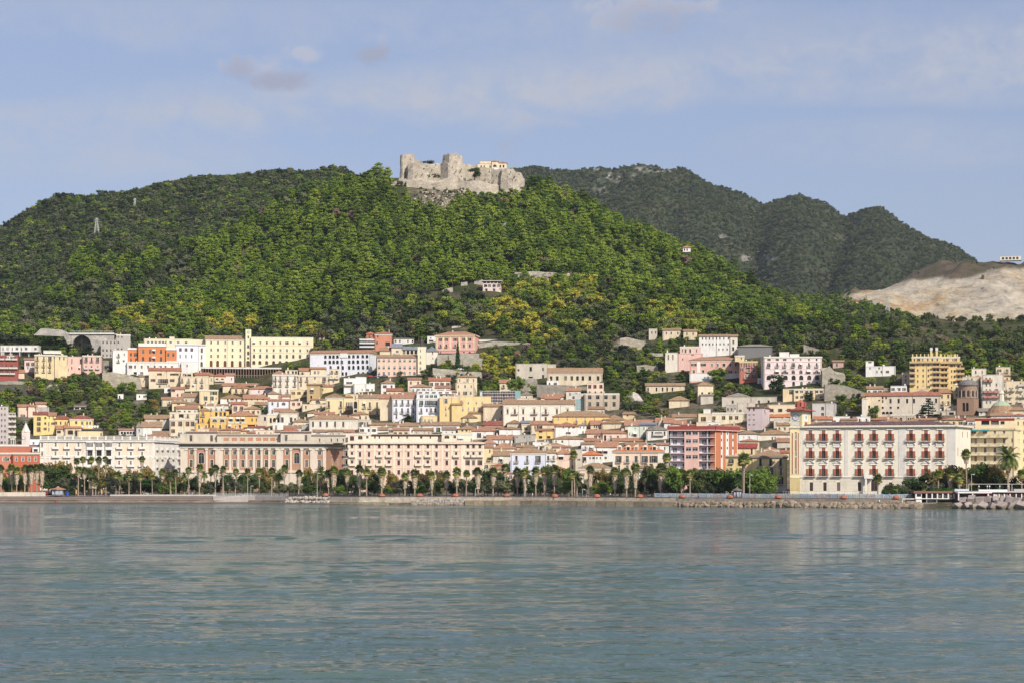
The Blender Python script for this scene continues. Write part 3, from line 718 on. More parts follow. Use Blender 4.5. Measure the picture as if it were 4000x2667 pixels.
h.block(470,645,1142,col='grey',rows=[(1155,1185,12,[540,620])],dY=1,name='wing_wall',wear=.9)
h=B('garden_shed','low dark garden shelter on the wooded slope',970,1130,1135,1170,'white',('s',1115,'greyroof'),rows=[(1140,1165,60,[1010,1090],'o')],d=6)
T(0,1600)
B('apartment_block','plain mauve grey apartment block at the left edge',-60,110,-45,470,(.50,.45,.44),rows=[(45+73*i,75+73*i,16,[22,65],'r')for i in range(6)]+[(-30,-5,16,[22,65],'r')],cat='apartment block')
B('apartment_block','narrow apartment block with stacked balconies at the left edge',112,205,35,470,'grey',rows=[(50+68*i,90+68*i,26,[140,180],'B')for i in range(5)],cat='apartment block',dY=4)
h=B('house','long lemon yellow house with several terracotta roofs and dormers',440,620,60,330,(.78,.62,.26),('g',18,'dred'),rows=[(90,140,22,[510],'s'),(158,205,22,[508],'s'),(222,285,22,[507],'s'),(90,118,26,[594]),(160,190,26,[594]),(230,262,20,[592])],pal=BR)
h.block(620,735,75,col=(.78,.62,.26),roof=('g',28,'terra'),rows=[(85,115,12,[645,697]),(155,210,16,[641]),(160,190,18,[692]),(230,280,16,[641])],dY=2,name='wall')
h.block(715,940,118,col=(.78,.62,.26),roof=('h',65,'dred'),rows=[(150,190,18,[730,796,857,897])],dY=3)
h.block(915,1225,115,col=(.78,.62,.26),roof=('h',60,'dred'),rows=[(145,182,28,[1000]),(150,190,22,[1076,1143,1183])],dY=2,cor=.3)
B('house','cream house with a wide terracotta roof behind the yellow house',850,1080,240,345,'cream',('g',190,'terra'),rows=[(265,320,34,[925,1015],'s')],pal=DK)
B('house','small cream house with a terracotta roof in front of the lemon house',740,850,250,345,'cream',('g',190,'terra'),rows=[(268,302,24,[773],'s')],pal=DK)
h=B('house','low yellow house with a flat dark rooftop carrying white dishes',1015,1350,275,350,'yellow',rows=[(300,340,18,[1325])],side=0,coping='dark')
h.block(1075,1345,250,yb=290,col='dark',dY=2,name='terrace_wall',d=8,clutter=False)
for x in(1085,1135,1170,1212,1245,1280):dish(h.root,h.F.at(h.F.t(tx(x)),3,h.zt+.2)).scale=(1.6,1.6,1.6)
h=B('house','white house with a steep brown tiled roof and a grey gable tower',1865,2120,225,345,'white',('g',150,'brown'),rows=[(315,345,16,[1908,1990,2055])],d=10)
h.block(1790,1865,225,col='lgrey',roof=('t',150,'greyroof'),dY=-1,d=8,name='gable_wall',clutter=False,rows=[(250,290,14,[1828],'a')])
h=B('house','grey white house with a small triangular gable left of the cream house',1900,2225,115,250,'dirty',('g',60,'brown'),rows=[(115,145,20,[2077],'s'),(110,145,16,[2155,2205])])
B('pergola_house','low terrace building with short white columns and a tiled porch',1560,1790,265,335,'white',('g',240,'terra'),rows=[(283,315,30,(1600,1755,5),'o')],d=6)
h=B('church','pink clock belfry with a white spire behind the red building',285,395,285,470,'ppink',rows=[],cat='church tower',d=4,clutter=False)
zt=h.zt;c=((h.P[0][0]+h.P[2][0])/2,(h.P[0][1]+h.P[2][1])/2)
q=MB();r=h.F.W/2;q.cyl(*c,zt,zt+1.4,r*1.15,r*.8,8);q.cyl(*c,zt+1.4,zt+4.7,r*.8,r*.12,8);q.cyl(*c,zt+4.7,zt+6.,.12,.05,6)
link('spire',q.mesh('spire',[plaster((.66,.6,.55),.6)]),h.root)
def clock(h,x,y,r,F=None,col=(.75,.73,.68)):
 F=F or h.F;t=F.t(tx(x));z=F.z(ty(y),t);rr=r*K*F.Y(t)/FP;mb=MB();n=24
 ring=lambda R,yy:[F.at(t+R*math.cos(2*math.pi*i/n),yy,z+R*math.sin(2*math.pi*i/n))for i in range(n)]
 mb.poly(ring(rr,-.12),0);a=ring(rr,-.12);b_=ring(rr*1.12,-.2);c_=ring(rr*1.12,0)
 for i in range(n):
  j=(i+1)%n;mb.poly([a[i],b_[i],b_[j],a[j]],1);mb.poly([b_[i],c_[i],c_[j],b_[j]],1)
 for i in range(12):
  ang=math.pi/6*i;s,co=math.sin(ang),math.cos(ang)
  P=[(t+s*rr*q0+co*w,z+co*rr*q0-s*w)for q0,w in((.68,-.05),(.68,.05),(.9,.05),(.9,-.05))]
  mb.poly([F.at(p[0],-.135,p[1])for p in P],1)
 for ang,L,w in((math.radians(118),.5,.10),(math.radians(-28),.72,.07)):
  s,co=math.sin(ang),math.cos(ang)
  P=[(t+s*L*rr*e-co*w*f,z+co*L*rr*e+s*w*f)for e,f in((-.15,-1),(-.15,1),(1,.5),(1,-.5))]
  mb.poly([F.at(p[0],-.15,p[1])for p in P],1)
 link('clock_face',mb.mesh('clock_face',[plain(col,.5),plain((.05,.05,.06),.5)]),h.root)
clock(h,310,365,22);h.done();HS.remove(h)
h=B('chapel','small chapel with a pale green dome at the far left',130,200,375,470,'ivory',cat='chapel',rows=[(385,450,10,3,'ao')],d=6,clutter=False)
zt=h.zt;c=((h.P[0][0]+h.P[2][0])/2,(h.P[0][1]+h.P[2][1])/2);q=MB();r=h.F.W/2
for i in range(4):a0=i*math.pi/8;a1=(i+1)*math.pi/8;q.cyl(*c,zt+r*math.sin(a0),zt+r*math.sin(a1),r*math.cos(a0),r*math.cos(a1),12)
link('dome',q.mesh('dome',[plaster((.36,.42,.28),.7)]),h.root)
# ---------------------------------------------------------------- centre left (650)
T(650,1250)
h=B('convent','very long pale yellow convent with a small clock turret',515,1040,255,615,(.79,.70,.48),('g',205,'brown'),wear=.15,cor=.3,d=14,cat='convent',pal=BR,clutter=False,rows=[(278,315,20,[587,677,772,868,973],'f'),(370,408,20,[587,677,772,868,970],'f'),(453,490,20,[587,677,771,867,970],'f'),(530,612,36,[587,672,770,864,968],'ca')])
Yc=h.Y
h.block(1112,1928,228,col=(.79,.70,.48),wear=.15,d=14,name='right_wall',coping='ivory',clutter=False,rows=[(282,317,20,[1153,1233,1318,1408,1496,1582,1668,1755,1851],'f'),(377,412,20,[1153,1233,1318,1408,1496,1582,1668,1755,1851],'f'),(450,498,28,[1150,1230,1318,1407,1494,1580,1665,1753,1850],'af'),(533,582,40,[1147,1227,1315,1407,1491,1577,1664,1755],'ca')])
for y in(334,428):h.strip('string_course',515,1928,y,y+5,(.70,.58,.34),.1)
h.block(1039,1113,126,col=(.79,.70,.48),wear=.15,d=10,dY=-.3,name='turret_wall',clutter=False,rows=[(208,242,22,[1075],''),(322,368,30,[1073],'af'),(405,455,30,[1073],'af'),(480,510,28,[1071],'a'),(530,608,44,[1070],'ca')])
clock(h,1077,160,16,col=(.74,.68,.55))
h.block(0,515,255,yb=400,col='pale',dY=6,name='wing_wall',rows=[(283,305,30,[10,55,155,258],'n')],clutter=False)
h=B('convent_wing','white cubic convent wing with rounded corner in front of the yellow convent',110,430,318,612,'bwhite',cor=.4,rim=(.66,.65,.66),side=0,wear=.3,rows=[(365,408,15,[183,258,333],'s'),(452,495,14,[181,256,332])],cat='convent wing',Y=Yc-14,d=12)
h.block(430,515,322,col='white',cor=.4,rim=(.66,.65,.66),rows=[(365,425,14,[465]),(455,510,14,[463]),(545,610,30,[462],'a')],dY=2,name='corner_wall')
h.block(0,195,535,col='white',dY=-3,name='low_wall',rows=[(592,618,20,[70,147])],clutter=False);h.block(195,420,550,col='white',dY=-4,name='low_wall',rows=[(580,612,18,[272])],clutter=False)
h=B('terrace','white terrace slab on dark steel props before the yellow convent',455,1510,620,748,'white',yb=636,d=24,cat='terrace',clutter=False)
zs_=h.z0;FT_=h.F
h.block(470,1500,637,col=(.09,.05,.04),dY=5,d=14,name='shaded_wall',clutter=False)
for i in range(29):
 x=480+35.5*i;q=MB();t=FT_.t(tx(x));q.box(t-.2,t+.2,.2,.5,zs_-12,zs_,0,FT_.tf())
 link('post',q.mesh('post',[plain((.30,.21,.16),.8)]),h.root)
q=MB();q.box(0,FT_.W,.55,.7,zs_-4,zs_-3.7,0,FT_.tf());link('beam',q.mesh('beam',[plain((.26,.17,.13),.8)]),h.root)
h=B('house','cream house with a dark red roof and round dormer at the top of the old town',-230,190,660,900,'cream',('g',620,'rustred'),rows=[(695,722,32,[-90,80,130],'s'),(770,825,46,[-90,-25],'b'),(770,805,30,[-175,75],'s'),(850,880,24,[-90]),(845,875,14,[35])],pal=BR)
h=B('house','wide cream house with laundry and a plant covered roof terrace',185,560,740,935,'cream',side=0,rows=[(760,810,20,[205,290,385,465],'b'),(838,880,20,[252,286,465],'b'),(838,862,14,[358])],pal=BR)
h.block(380,560,722,col='cream',roof=('g',680,'rustred'),dY=4,name='upper_wall');h.block(190,345,690,yb=735,col='cream',dY=4,name='upper_wall',rows=[(705,735,50,[240,300],'o')],clutter=False)
B('house','narrow cream house with a pointed gable behind the wide cream house',555,620,728,850,'cream',('t',685,'terra'),rows=[(760,800,12,[590])],d=10)
h=B('house','small gabled house with blue awnings left of the planted slope',628,770,735,835,'cream',('t',688,'rustred'),rows=[(700,722,26,[690],''),(762,800,34,[665,735],'B')],pal=DK,d=10)
h.block(768,890,725,col='ppink',roof=('g',690,'terra'),rows=[(755,785,12,[855])],dY=2,name='wing_wall')
h=B('tenement','tall ivory tenement with black iron balconies below the white arcaded building',1395,1728,712,985,'ivory',cor=.3,rows=[(730,790,20,[1430,1493,1590,1687],'b'),(810,865,20,[1430,1493,1585,1685],'b'),(905,960,20,[1495,1587,1685],'b')],cat='tenement',pal=BR)
h.block(1405,1560,705,yb=712,roof=('h',655,'terra'),col='cream',dY=2,d=8,name='attic_wall',clutter=False);h.block(1560,1722,655,yb=705,col='cream',rows=[(665,700,26,[1600,1660,1700],'o')],dY=3,d=7,name='attic_wall')
h=B('tenement','cream tenement with a roof garden right of the ivory tenement',1728,2140,722,900,'cream',cor=.3,rows=[(745,800,20,[1765,1845,2070],'b'),(740,772,22,[1948]),(825,870,22,[1765,1850,1950,2068],'r')],cat='tenement',pal=BR)
h.block(1895,2090,640,yb=722,col='cream',roof=('g',612,'terra'),rows=[(665,702,28,[1948,1993],'m')],dY=3,name='penthouse',pal=WH);h.block(1745,1895,665,yb=722,col='cream',roof=('g',622,'terra'),rows=[(680,715,26,[1785],'b')],dY=3.5,name='penthouse')
h=B('house','cream house with stacked garden terraces at the edge of the old town',2140,2270,640,830,'cream',rows=[(660,690,24,[2170,2235],'b'),(735,765,22,[2165,2235],'B'),(780,815,20,[2190])],cat='house')
h=B('house','yellow gabled house with two tall balcony windows',850,1080,888,968,'yellow',('t',828,'terra'),rows=[(855,868,16,[943,983]),(900,952,26,[915,1005],'bf')],d=12,pal=BR)
h.block(740,850,860,col='cream',roof=('g',820,'terra'),rows=[(925,965,18,[823],'c')],dY=3,name='wing_wall',pal=DG)
B('house','pale pink house with a wide terracotta roof and teal shutter',1080,1460,900,970,'ppink',('h',860,'terra'),rows=[(920,948,16,[1213]),(922,968,24,[1284],'c')],pal=((.6,.6,.55),(.10,.26,.25)),dY=2)
h=B('house','long grey roofed house on the ledge behind the pink house',760,1400,858,900,'cream',('g',822,'terra'),dY=8)
h.block(1180,1400,835,col='lgrey',dY=12,name='wall',rows=[(845,870,14,4)])
h=B('house','white gabled house with a big arched balcony window',708,1010,1025,1130,'white',('t',968,'brown'),rows=[(1002,1068,54,[862],'aB'),(1030,1068,20,[805,920])],pal=BR,d=14)
h=B('house','long cream house with a terracotta roof right of the white gabled house',1012,1350,1030,1140,'cream',('g',970,'terra'),rows=[(1030,1045,18,[1045,1120,1195,1270],'c'),(1082,1118,20,[1043,1272],'s')],pal=DG)
h.block(1330,1470,965,col='ivory',roof=('h',925,'brown'),dY=3,name='upper_wall',clutter=False);h.block(1350,1540,1030,col='cream',roof=('g',975,'terra'),dY=6)
h=B('chapel','bright white cubic chapel with round arched windows',1335,1610,1055,1222,'bwhite',('g',1030,'terra'),rows=[(1072,1112,24,[1390,1538],'a'),(1072,1135,22,[1463],'a'),(1172,1222,22,[1388,1463,1538],'')],side=14,cat='chapel',pal=BR)
B('house','low peach house right of the white chapel',1622,1780,1062,1170,'peach',rows=[(1078,1116,18,[1668,1738],'s')],pal=BR,clutter=True).block(1520,1620,1000,col='ivory',roof=('g',970,'terra'),dY=5)
h=B('house','yellow house with white edged windows below the dish covered terrace',432,680,912,1110,'yellow',rows=[(932,975,20,[600,643],'s'),(998,1050,22,[515,597],'sf'),(1012,1040,14,[652]),(1070,1100,24,[515,600])],pal=DG,cor=.3)
h=B('house','dark ochre house with a big green awning and an arch',1845,2015,850,1065,'ochre',('s',828,'brown'),side=34,rows=[(893,938,26,[1915],'bw'),(985,1035,22,[1900],'ao')],srows=[(905,950,14,[2032],'')])
B('house','low ochre house with a terracotta eave behind the dark ochre house',2000,2190,870,960,'yellow',('g',838,'terra'),rows=[(895,925,40,[2040],'c')],pal=((.5,.5,.4),(.03,.12,.08)))
B('house','peach gabled house under the cream house at the left of the old town',62,235,905,1010,'peach',('s',868,'terra'),rows=[(895,935,22,[90],'s'),(960,998,20,[147,200])],pal=BR)
B('house','small white house with a blue arched opening',-30,62,880,960,'white',rows=[(898,930,36,[30],'ao')],d=8)
B('house','cream house with a long low terracotta roof above the left alleys',-60,215,1040,1130,'cream',('g',1003,'terra'),rows=[(1065,1095,20,[40,120],'b'),(1105,1125,14,[25])])
h=B('house','brown roofed house with a satellite dish beside the alley',215,430,1010,1080,'dirty',('g',950,'brown'),rows=[(1035,1065,14,[260,330])],wear=.9)
h=B('house','ochre cream double house with wood shuttered windows',75,265,1085,1190,'yellow',('g',1055,'brown'),rows=[(1085,1105,20,[158],'s'),(1130,1190,60,[130],'o')])
h.block(262,445,1105,col='yellow',roof=('t',1060,'brown'),rows=[(1075,1120,22,[225]),(1150,1190,22,[340,420],'b')],dY=1)
h=B('house','small house with a hipped brown roof above the mustard house',480,680,1130,1175,'cream',('h',1085,'brown'),d=10)
B('house','little house with a red awning left of the dark trees',680,815,1115,1175,'ivory',('g',1095,'brown'),rows=[(1118,1148,24,[740],'wb')],d=8)
B('house','stepped cream house with shallow arches between the palazzo and the chapel',1780,2090,1100,1170,'cream',rows=[(1120,1160,20,[1830,2030])])
B('house','yellow house with an arched loggia near the columned palazzo',1900,2095,1042,1120,'cream',('g',1025,'terra'),rows=[(1050,1095,70,[1985],'ao')],dY=2)
B('house','brown roofed house in front of the palazzo terrace',1850,2110,1215,1250,'ivory',('h',1175,'brown'))
# ---------------------------------------------------------------- lower centre left
T(650,1600)
h=B('house','tall cream house with brown shutters left of the mustard house',42,372,118,345,'cream',rows=[(150,212,26,[88,182,277,343],'s'),(250,300,22,[88,343],'s')],cor=.25,pal=BR)
h.block(45,418,32,yb=120,col='cream',rows=[(52,108,24,[90,280,400],'b'),(48,100,60,[195],'o')],dY=5,name='upper_wall',cor=.2)
h=B('house','vivid mustard yellow house with arched loggia windows',572,800,92,300,'mustard',rows=[(118,156,60,[633,732],'af'),(195,248,24,[612,706],'bf'),(282,310,20,[695,735])],pal=BR,cor=.2)
h.block(380,575,180,col='mustard',rows=[(195,245,22,[427,520],'f'),(195,225,16,[562],'a')],dY=1,name='left_wall',clutter=False)
h.block(430,580,8,yb=185,col='mustard',roof=('h',-35,'brown'),rows=[(28,82,36,[478,568],'b'),(115,170,20,[475],'b')],dY=5,name='upper_wall')
h.block(590,820,18,yb=95,col='mustard',rows=[(28,78,30,[655,712,765],'o')],dY=5,name='upper_wall')
h=B('house','deep yellow house with white awnings and a terracotta mansard roof',795,1065,182,300,'mustard',rows=[(192,232,22,[832,965],'f'),(208,232,14,[910]),(245,298,60,[965],'a')],pal=DK,clutter=False)
h.block(805,1195,78,yb=190,col='mustard',roof=('h',12,'terra'),rows=[(98,172,40,[850,940,1003],'Bw'),(108,150,16,[1125,1180])],dY=5,name='upper_wall')
B('stone_wall','crumbling plastered wall with a dark oval opening',1195,1325,62,230,'dirty',rows=[(88,140,26,[1293],'ao')],wear=1.,d=3,cat='wall',clutter=False)
h=B('house','cream house with a three arched loggia',1325,1490,50,205,'cream',rows=[(102,168,26,[1370,1470],'ao'),(102,155,44,[1420],'ao')],cor=.2)
h=B('house','ivory house with dark green shutters and a hipped brown roof',1488,1732,35,180,'ivory',('h',-25,'brown'),rows=[(95,165,32,[1522,1637],'cf'),(105,140,24,[1690],'c')],pal=((.3,.3,.3),(.08,.07,.06)),cor=.2)
B('house','narrow white house with two glazed doors',1395,1600,165,268,'white',rows=[(200,262,26,[1438,1560],'')],pal=WH)
B('house','grey terraced house with a planted roof garden',1600,1885,195,275,'grey',rows=[(225,240,16,[1700])],wear=.8)
B('house','brown roofed cottage behind the roof garden',1660,1870,155,200,'cream',('h',110,'brown'))
B('house','striped red and white awninged terrace house',1030,1290,235,305,'ivory',('g',205,'dred'),rows=[(245,268,30,[1080,1165,1250],'w')])
B('house','low arcaded rooftop house behind the brick palace',1265,1500,280,330,'ivory',rows=[(290,315,46,[1310,1445],'ao')],d=7)
T(1300,1600)
h=B('tenement','long grey white tenement under a broad brown roof',-310,330,122,330,'ivory',('h',60,'brown'),side=0,wear=.85,rows=[(152,220,26,[-260,-163,-77,30,137],'c'),(150,210,26,[30],'b'),(262,322,34,[-150,30,138],'bc')],cat='tenement',pal=((.3,.3,.3),(.10,.09,.08)),cor=.25)
h.block(330,505,128,col='dirty',wear=1.,rows=[(158,230,18,[380,455],'b'),(160,220,12,[352,420])],dY=4,name='corner_wall')
h.block(215,345,70,yb=125,col='peach',roof=('s',62,'terra'),dY=4,name='attic_wall',clutter=False)
# ---------------------------------------------------------------- upper centre (1300)
T(1300,1250)
h=B('convent','long white convent with stacked rows of small arched loggias',-300,495,432,745,'bwhite',('g',392,'terra'),side=80,wear=.35,cor=.2,cat='convent',d=14,clutter=False,rows=[(455,498,36,[-98,-38,8,60,214,270,328,392,448],'ao'),(523,570,36,[-100,-40,10,60,118,214,268,328,392,448],'ao'),(594,645,32,[-30,70,130,214,270,334,396,456],'ao'),(675,722,28,[130,175,335,396,456],'ao')])
h.strip('parapet',98,190,425,490,'white',.4)
h=B('convent','peach convent with three rows of arched windows below the slate roofed church',582,1115,490,742,(.78,.54,.42),('g',452,'brown'),wear=.2,cat='convent',d=9,clutter=False,rows=[(503,545,30,[607,667,735,810,883,940,1012,1072],'afl'),(590,640,30,[607,667,735,808,883,941,1011,1071],'afl'),(672,718,30,[607,667,735,808,883,941,1011,1071],'af')],pal=WH)
h.block(1115,1222,350,col='pale',dY=-1,d=8,name='tower_wall',wear=.2,rows=[(380,420,14,[1150]),(460,500,14,[1150]),(538,575,14,[1150]),(615,650,14,[1150])],clutter=False,coping='ivory')
q=MB();t=h.F.t(tx(1168));p=h.F.at(t,4,0);q.cyl(p[0],p[1],h.zt,h.zt+3.0,1.0,.9,6,0);q.cyl(p[0],p[1],h.zt+3.0,h.zt+6.2,1.1,.1,6,0);link('belfry',q.mesh('belfry',[plain((.10,.08,.07),.7)]),h.root)
h=B('church','cream church with slate grey roofs behind the peach convent',1225,1378,410,590,'ivory',('t',340,'slate'),rows=[(400,450,12,[1310],'a'),(485,510,10,[1312],'a')],d=16,cat='church',wear=.25,clutter=False)
h.block(905,1225,388,col='cream',roof=('g',345,'slate'),rows=[(398,445,36,(935,1090,4),'o')],dY=5,name='nave_wall',clutter=False)
h.block(770,905,360,col='cream',roof=('g',308,'slate'),rows=[(400,445,36,[845],'B')],dY=4,name='nave_wall',clutter=False)
h.block(618,772,405,col='cream',roof=('g',358,'terra'),dY=5,name='annex_wall')
q=MB()
for x in range(640,1110,26):t=h.F.t(tx(x))
h=B('villa','salmon red villa with a hipped tile roof and side verandas',550,780,182,385,'salmon',('h',148,'rustred'),rows=[(195,235,18,[590]),(285,320,22,[580]),(290,340,60,[720],'o')],cat='villa',cor=.2,pal=BR)
h.block(440,550,186,col=(.5,.17,.1),roof=('h',160,'rustred'),dY=1,name='left_wall',rows=[(205,245,26,[480],'b'),(285,320,30,[500])],clutter=False)
for y in(258,300,348):
 q=MB();a=h.F.t(tx(350));b_=h.F.t(tx(545));z=h.F.z(ty(y+12),a);q.box(a,b_,-3,-.2,z-.15,z,0,h.F.tf());q.box(a,b_,-3,-2.9,z,z+.9,0,h.F.tf());link('veranda',q.mesh('veranda',[plain((.6,.62,.6),.6)]),h.root)
h.block(352,550,345,col='brick',rows=[(352,385,30,5,'o')],dY=0,d=6,name='porch_wall',clutter=False)
B('bungalow','low white bungalow with dark openings right of the salmon villa',800,1065,245,310,'white',('s',236,'greyroof'),rows=[(262,290,18,[825,880,985,1045],'o')],d=8)
B('house','small white cube house beside the pink palace',1240,1352,215,330,'white',rows=[(262,285,60,[1290],'o'),(228,245,18,[1285])],d=8,wear=.7)
h=B('villa','grand pink and cream villa with balustrades behind the tall cypress',1350,1870,200,450,(.72,.36,.33),('h',155,'terra'),side=50,cor=.6,rim=(.78,.64,.42),wear=.2,cat='villa',d=14,rows=[(236,276,22,[1413,1490,1605,1720,1797],'sf'),(315,358,24,[1413,1490,1605],'bf'),(315,358,24,[1720,1797],'cf')[:4]+('cf',),(412,452,26,[1413,1720,1797],'a')],pal=BR)
for x in(1350,1440,1530,1650,1740,1845):h.strip('pilaster',x,x+24,215,372,(.78,.64,.42),.12)
h.strip('string_course',1350,1870,208,226,(.78,.64,.42),.2);h.strip('string_course',1350,1870,292,300,(.78,.64,.42),.16);h.strip('string_course',1350,1870,374,398,(.74,.5,.4),.25)
h=B('pergola','white balustraded terrace with a dark pergola right of the pink villa',1905,2210,258,330,'ivory',cat='pergola',d=8,wear=.8,clutter=False)
for i in range(6):
 q=MB();t=h.F.t(tx(2020+36*i));q.box(t,t+.15,1,1.15,h.zt,h.zt+2.6,0,h.F.tf());link('post',q.mesh('post',[plain((.08,.05,.04))]),h.root)
q=MB();q.box(h.F.t(tx(2018)),h.F.t(tx(2204)),.8,4,h.zt+2.6,h.zt+2.75,0,h.F.tf());link('beam',q.mesh('beam',[plain((.10,.06,.05))]),h.root)
h=B('house','stack of white cubes with a plant terrace above the yellow palazzo',275,550,832,945,'white',rows=[(900,925,18,[456,515]),(900,925,14,[385])],wear=.4)
h.block(145,300,760,col='white',rows=[(808,855,80,[215],'B')],dY=3,name='upper_wall');h.block(300,440,745,yb=832,col='white',dY=6,name='upper_wall',clutter=False)
h=B('house','low grey roofed annex between the white cubes and the palazzo',165,545,968,1040,'cream',rows=[(985,1040,20,[296],''),(985,1010,18,[485])],wear=.6)
h=B('palazzo','yellow palazzo with a classical pediment and tall balcony windows',-95,150,1008,1235,'yellow',('t',955,'brown'),side=0,cor=.3,wear=.3,rows=[(1062,1145,26,[-55,104],'bf'),(1178,1235,26,[-55,104],'b')],cat='palazzo',pal=BR,clutter=False)
h.block(150,268,1010,col='yellow',roof=('h',975,'brown'),dY=3,wear=.3,rows=[(1075,1140,14,(180,250,4),'bf'),(1170,1235,14,(180,250,4),'b')],name='side_wall',clutter=False)
h=B('palazzo','yellow palazzo with a stair arch and brown roof in the middle of the old town',325,690,1022,1245,'yellow',('h',975,'brown'),wear=.3,cor=.2,rows=[(1035,1095,22,[415],'ab'),(1075,1158,22,[485,580],'bf'),(1122,1198,22,[413],'ab'),(1190,1245,26,[483,582],'')][0:0]+[(1075,1155,22,[415,485,580,650],'bf'),(1188,1242,24,[415,483,582],'')],cat='palazzo',pal=BR)
h.block(268,330,975,col='cream',rows=[(990,1040,18,[296],''),(1062,1155,44,[298],'ao'),(1168,1205,44,[298],'ao')],dY=-1,name='stair_wall',clutter=False)
B('house','narrow cream house with small arched windows beside the white tenement',690,780,1070,1300,'cream',rows=[(1100,1135,14,(705,750,3),'a'),(1180,1225,24,[735],'bw')],wear=.6)
h=B('tenement','white blue tenement with a red tile roof and iron balconies',780,1098,1022,1330,'bwhite',wear=.3,cor=.25,roof=('g',965,'terra'),rows=[(1040,1108,24,[832,912,990,1058],'b'),(1152,1215,26,[832,908,986,1057],'b'),(1240,1290,22,[835,990,1057],'')],cat='tenement',pal=BR)
h.block(620,780,1025,col='cream',roof=('g',965,'terra'),dY=4,name='left_wall')
h=B('tenement','taller white tenement with green shutters and a white penthouse',1098,1405,1022,1340,'bwhite',wear=.3,cor=.2,rows=[(1052,1112,24,[1162,1234,1288,1342],'sb'),(1152,1212,24,[1160,1290,1343],'b'),(1155,1198,24,[1233])[:4],],cat='tenement',pal=((.6,.6,.56),(.03,.07,.045)))
h.block(1100,1400,965,yb=1020,col='bwhite',rows=[(980,1014,22,[1162,1236,1293,1348],'s')],dY=2,name='upper_wall',pal=((.6,.6,.56),(.03,.07,.045)));h.block(1112,1560,925,yb=965,col='white',rows=[(940,955,50,(1150,1500,5),'o')],dY=4,name='penthouse')
h=B('convent','big plain yellow convent block with few windows',1402,1668,998,1345,(.76,.58,.28),wear=.3,cor=.15,side=12,rows=[(1030,1088,30,[1483],'s'),(1130,1182,18,[1480,1608],'l'),(1206,1258,18,[1484,1607],'l'),(1305,1330,14,[1610])],cat='convent',pal=WH)
h.block(1560,1690,1108,col=(.76,.58,.28),roof=('s',1048,'brown'),dY=-2,d=7,name='annex_wall',clutter=False)
h.block(1670,2078,1000,col=(.76,.60,.32),rows=[(1062,1098,18,[1703,1778,1883,1960],'l'),(1140,1190,20,[1705,1780,1852,1918],'r')],dY=6,wear=.3,name='rear_wall')
B('house','low yellow house with small white framed windows under the yellow convent',1165,1400,1252,1345,'yellow',rows=[(1295,1330,22,[1210,1260,1300,1385],'l')],pal=WH,side=-6)
h=B('house','small gabled yellow house right of the plain convent',1700,1890,1278,1345,'yellow',('t',1222,'brown'),rows=[(1290,1320,22,[1770],'b')],d=10)
B('house','wide yellow house with a narrow brown roof',1800,2180,1222,1345,'yellow',('g',1192,'brown'),rows=[(1275,1300,12,[2050,2120]),(1260,1290,16,[2160])],dY=3)
B('house','yellow house with a sloping brown roof beside the long white palazzo',1990,2185,1130,1225,'yellow',('s',1085,'brown'),rows=[(1150,1175,14,[2050])],dY=2)
# ---------------------------------------------------------------- lower centre (1300, 1600)
T(1300,1600)
h=B('warehouse','white walled low house under the left end of the brown roof row',500,800,262,300,'white',('h',208,'brown'))
h=B('warehouse','white gabled house with a wide brown roof behind the peach palace',800,1160,215,305,'white',('h',158,'brown'),rows=[(235,255,12,[947],'')])
B('long_house','long white house with a brown roof and tall dark windows',1165,1665,202,305,'white',('g',150,'brown'),rows=[(228,290,26,[1310,1385],'b'),(228,252,26,[1460,1555],'s')],pal=DG,dY=2)
B('house','brown roofed house half hidden behind the row of white houses',480,1230,195,250,'cream',('g',165,'brown'),dY=8)
B('house','ochre house with a low terracotta roof at the end of the brown roofs',1640,1910,252,310,'yellow',('h',195,'brown'),rows=[(258,280,24,[1700,1755])])
B('house','white house with three awnings and a terracotta roof right of the ochre house',1830,2120,275,380,'white',('g',230,'terra'),rows=[(302,362,26,[1920],'s'),(320,362,24,[2005,2080],'w')],pal=BR)
B('house','small pink house with a dark red skylit roof',1985,2215,200,250,'pink',('g',138,'dred'),rows=[(150,195,20,[2022])[:4]])
B('house','terracotta roofed white house behind the pink roof',1930,2240,235,262,'white',('g',208,'terra'),rows=[(238,252,22,[2040,2140,2200])],dY=-2)
B('house','white house with skylights in a terracotta roof',2020,2360,385,450,'white',('g',322,'terra'),rows=[(398,435,24,[2180,2250,2330])],pal=BR)
B('house','white house under the largest terracotta roof left of the blue palazzo',2105,2400,505,600,'white',('h',420,'terra'))
h=B('house','yellow house with a terracotta roof right beside the peach palace',1975,2100,492,770,'yellow',('g',455,'terra'),rows=[(515,560,16,[2060]),(620,660,20,[2050],'b')],side=0)
B('house','small terracotta roofed white house squeezed behind the peach palace',1975,2140,440,520,'white',('h',375,'terra'))
h=B('house','white house with a brown roof between the yellow house and the blue palazzo',2105,2335,600,770,'ivory',('g',530,'brown'),rows=[(618,680,30,[2210],'b'),(630,675,20,[2110])],pal=BR)
T(1950,1600)
h=B('palazzo','pale blue palazzo with white window frames facing the palms',148,620,560,860,'blue',('h',490,'brown'),wear=.25,cor=.3,side=0,cat='palazzo',rows=[(600,690,30,[226,367],'bf'),(600,690,34,[510],'sb'),(735,800,30,[226,367,510],'f')],pal=((.7,.7,.68),(.07,.05,.045)))
h.block(620,745,560,col='white',roof=('h',500,'brown'),rows=[(600,660,26,[642,712],'b')],dY=3,name='wing_wall')
for x in(405,450):
 q=MB();t=h.F.t(tx(x-0))if False else 2;
h=B('house','peach house with a deep balcony and awning right of the blue palazzo',690,960,655,800,'peach',rows=[(680,690,1,[])][0:0],cat='house')
h.block(745,960,575,yb=655,col='peach',roof=('h',500,'terra'),rows=[(590,650,60,[812],'w')],dY=4,name='upper_wall')
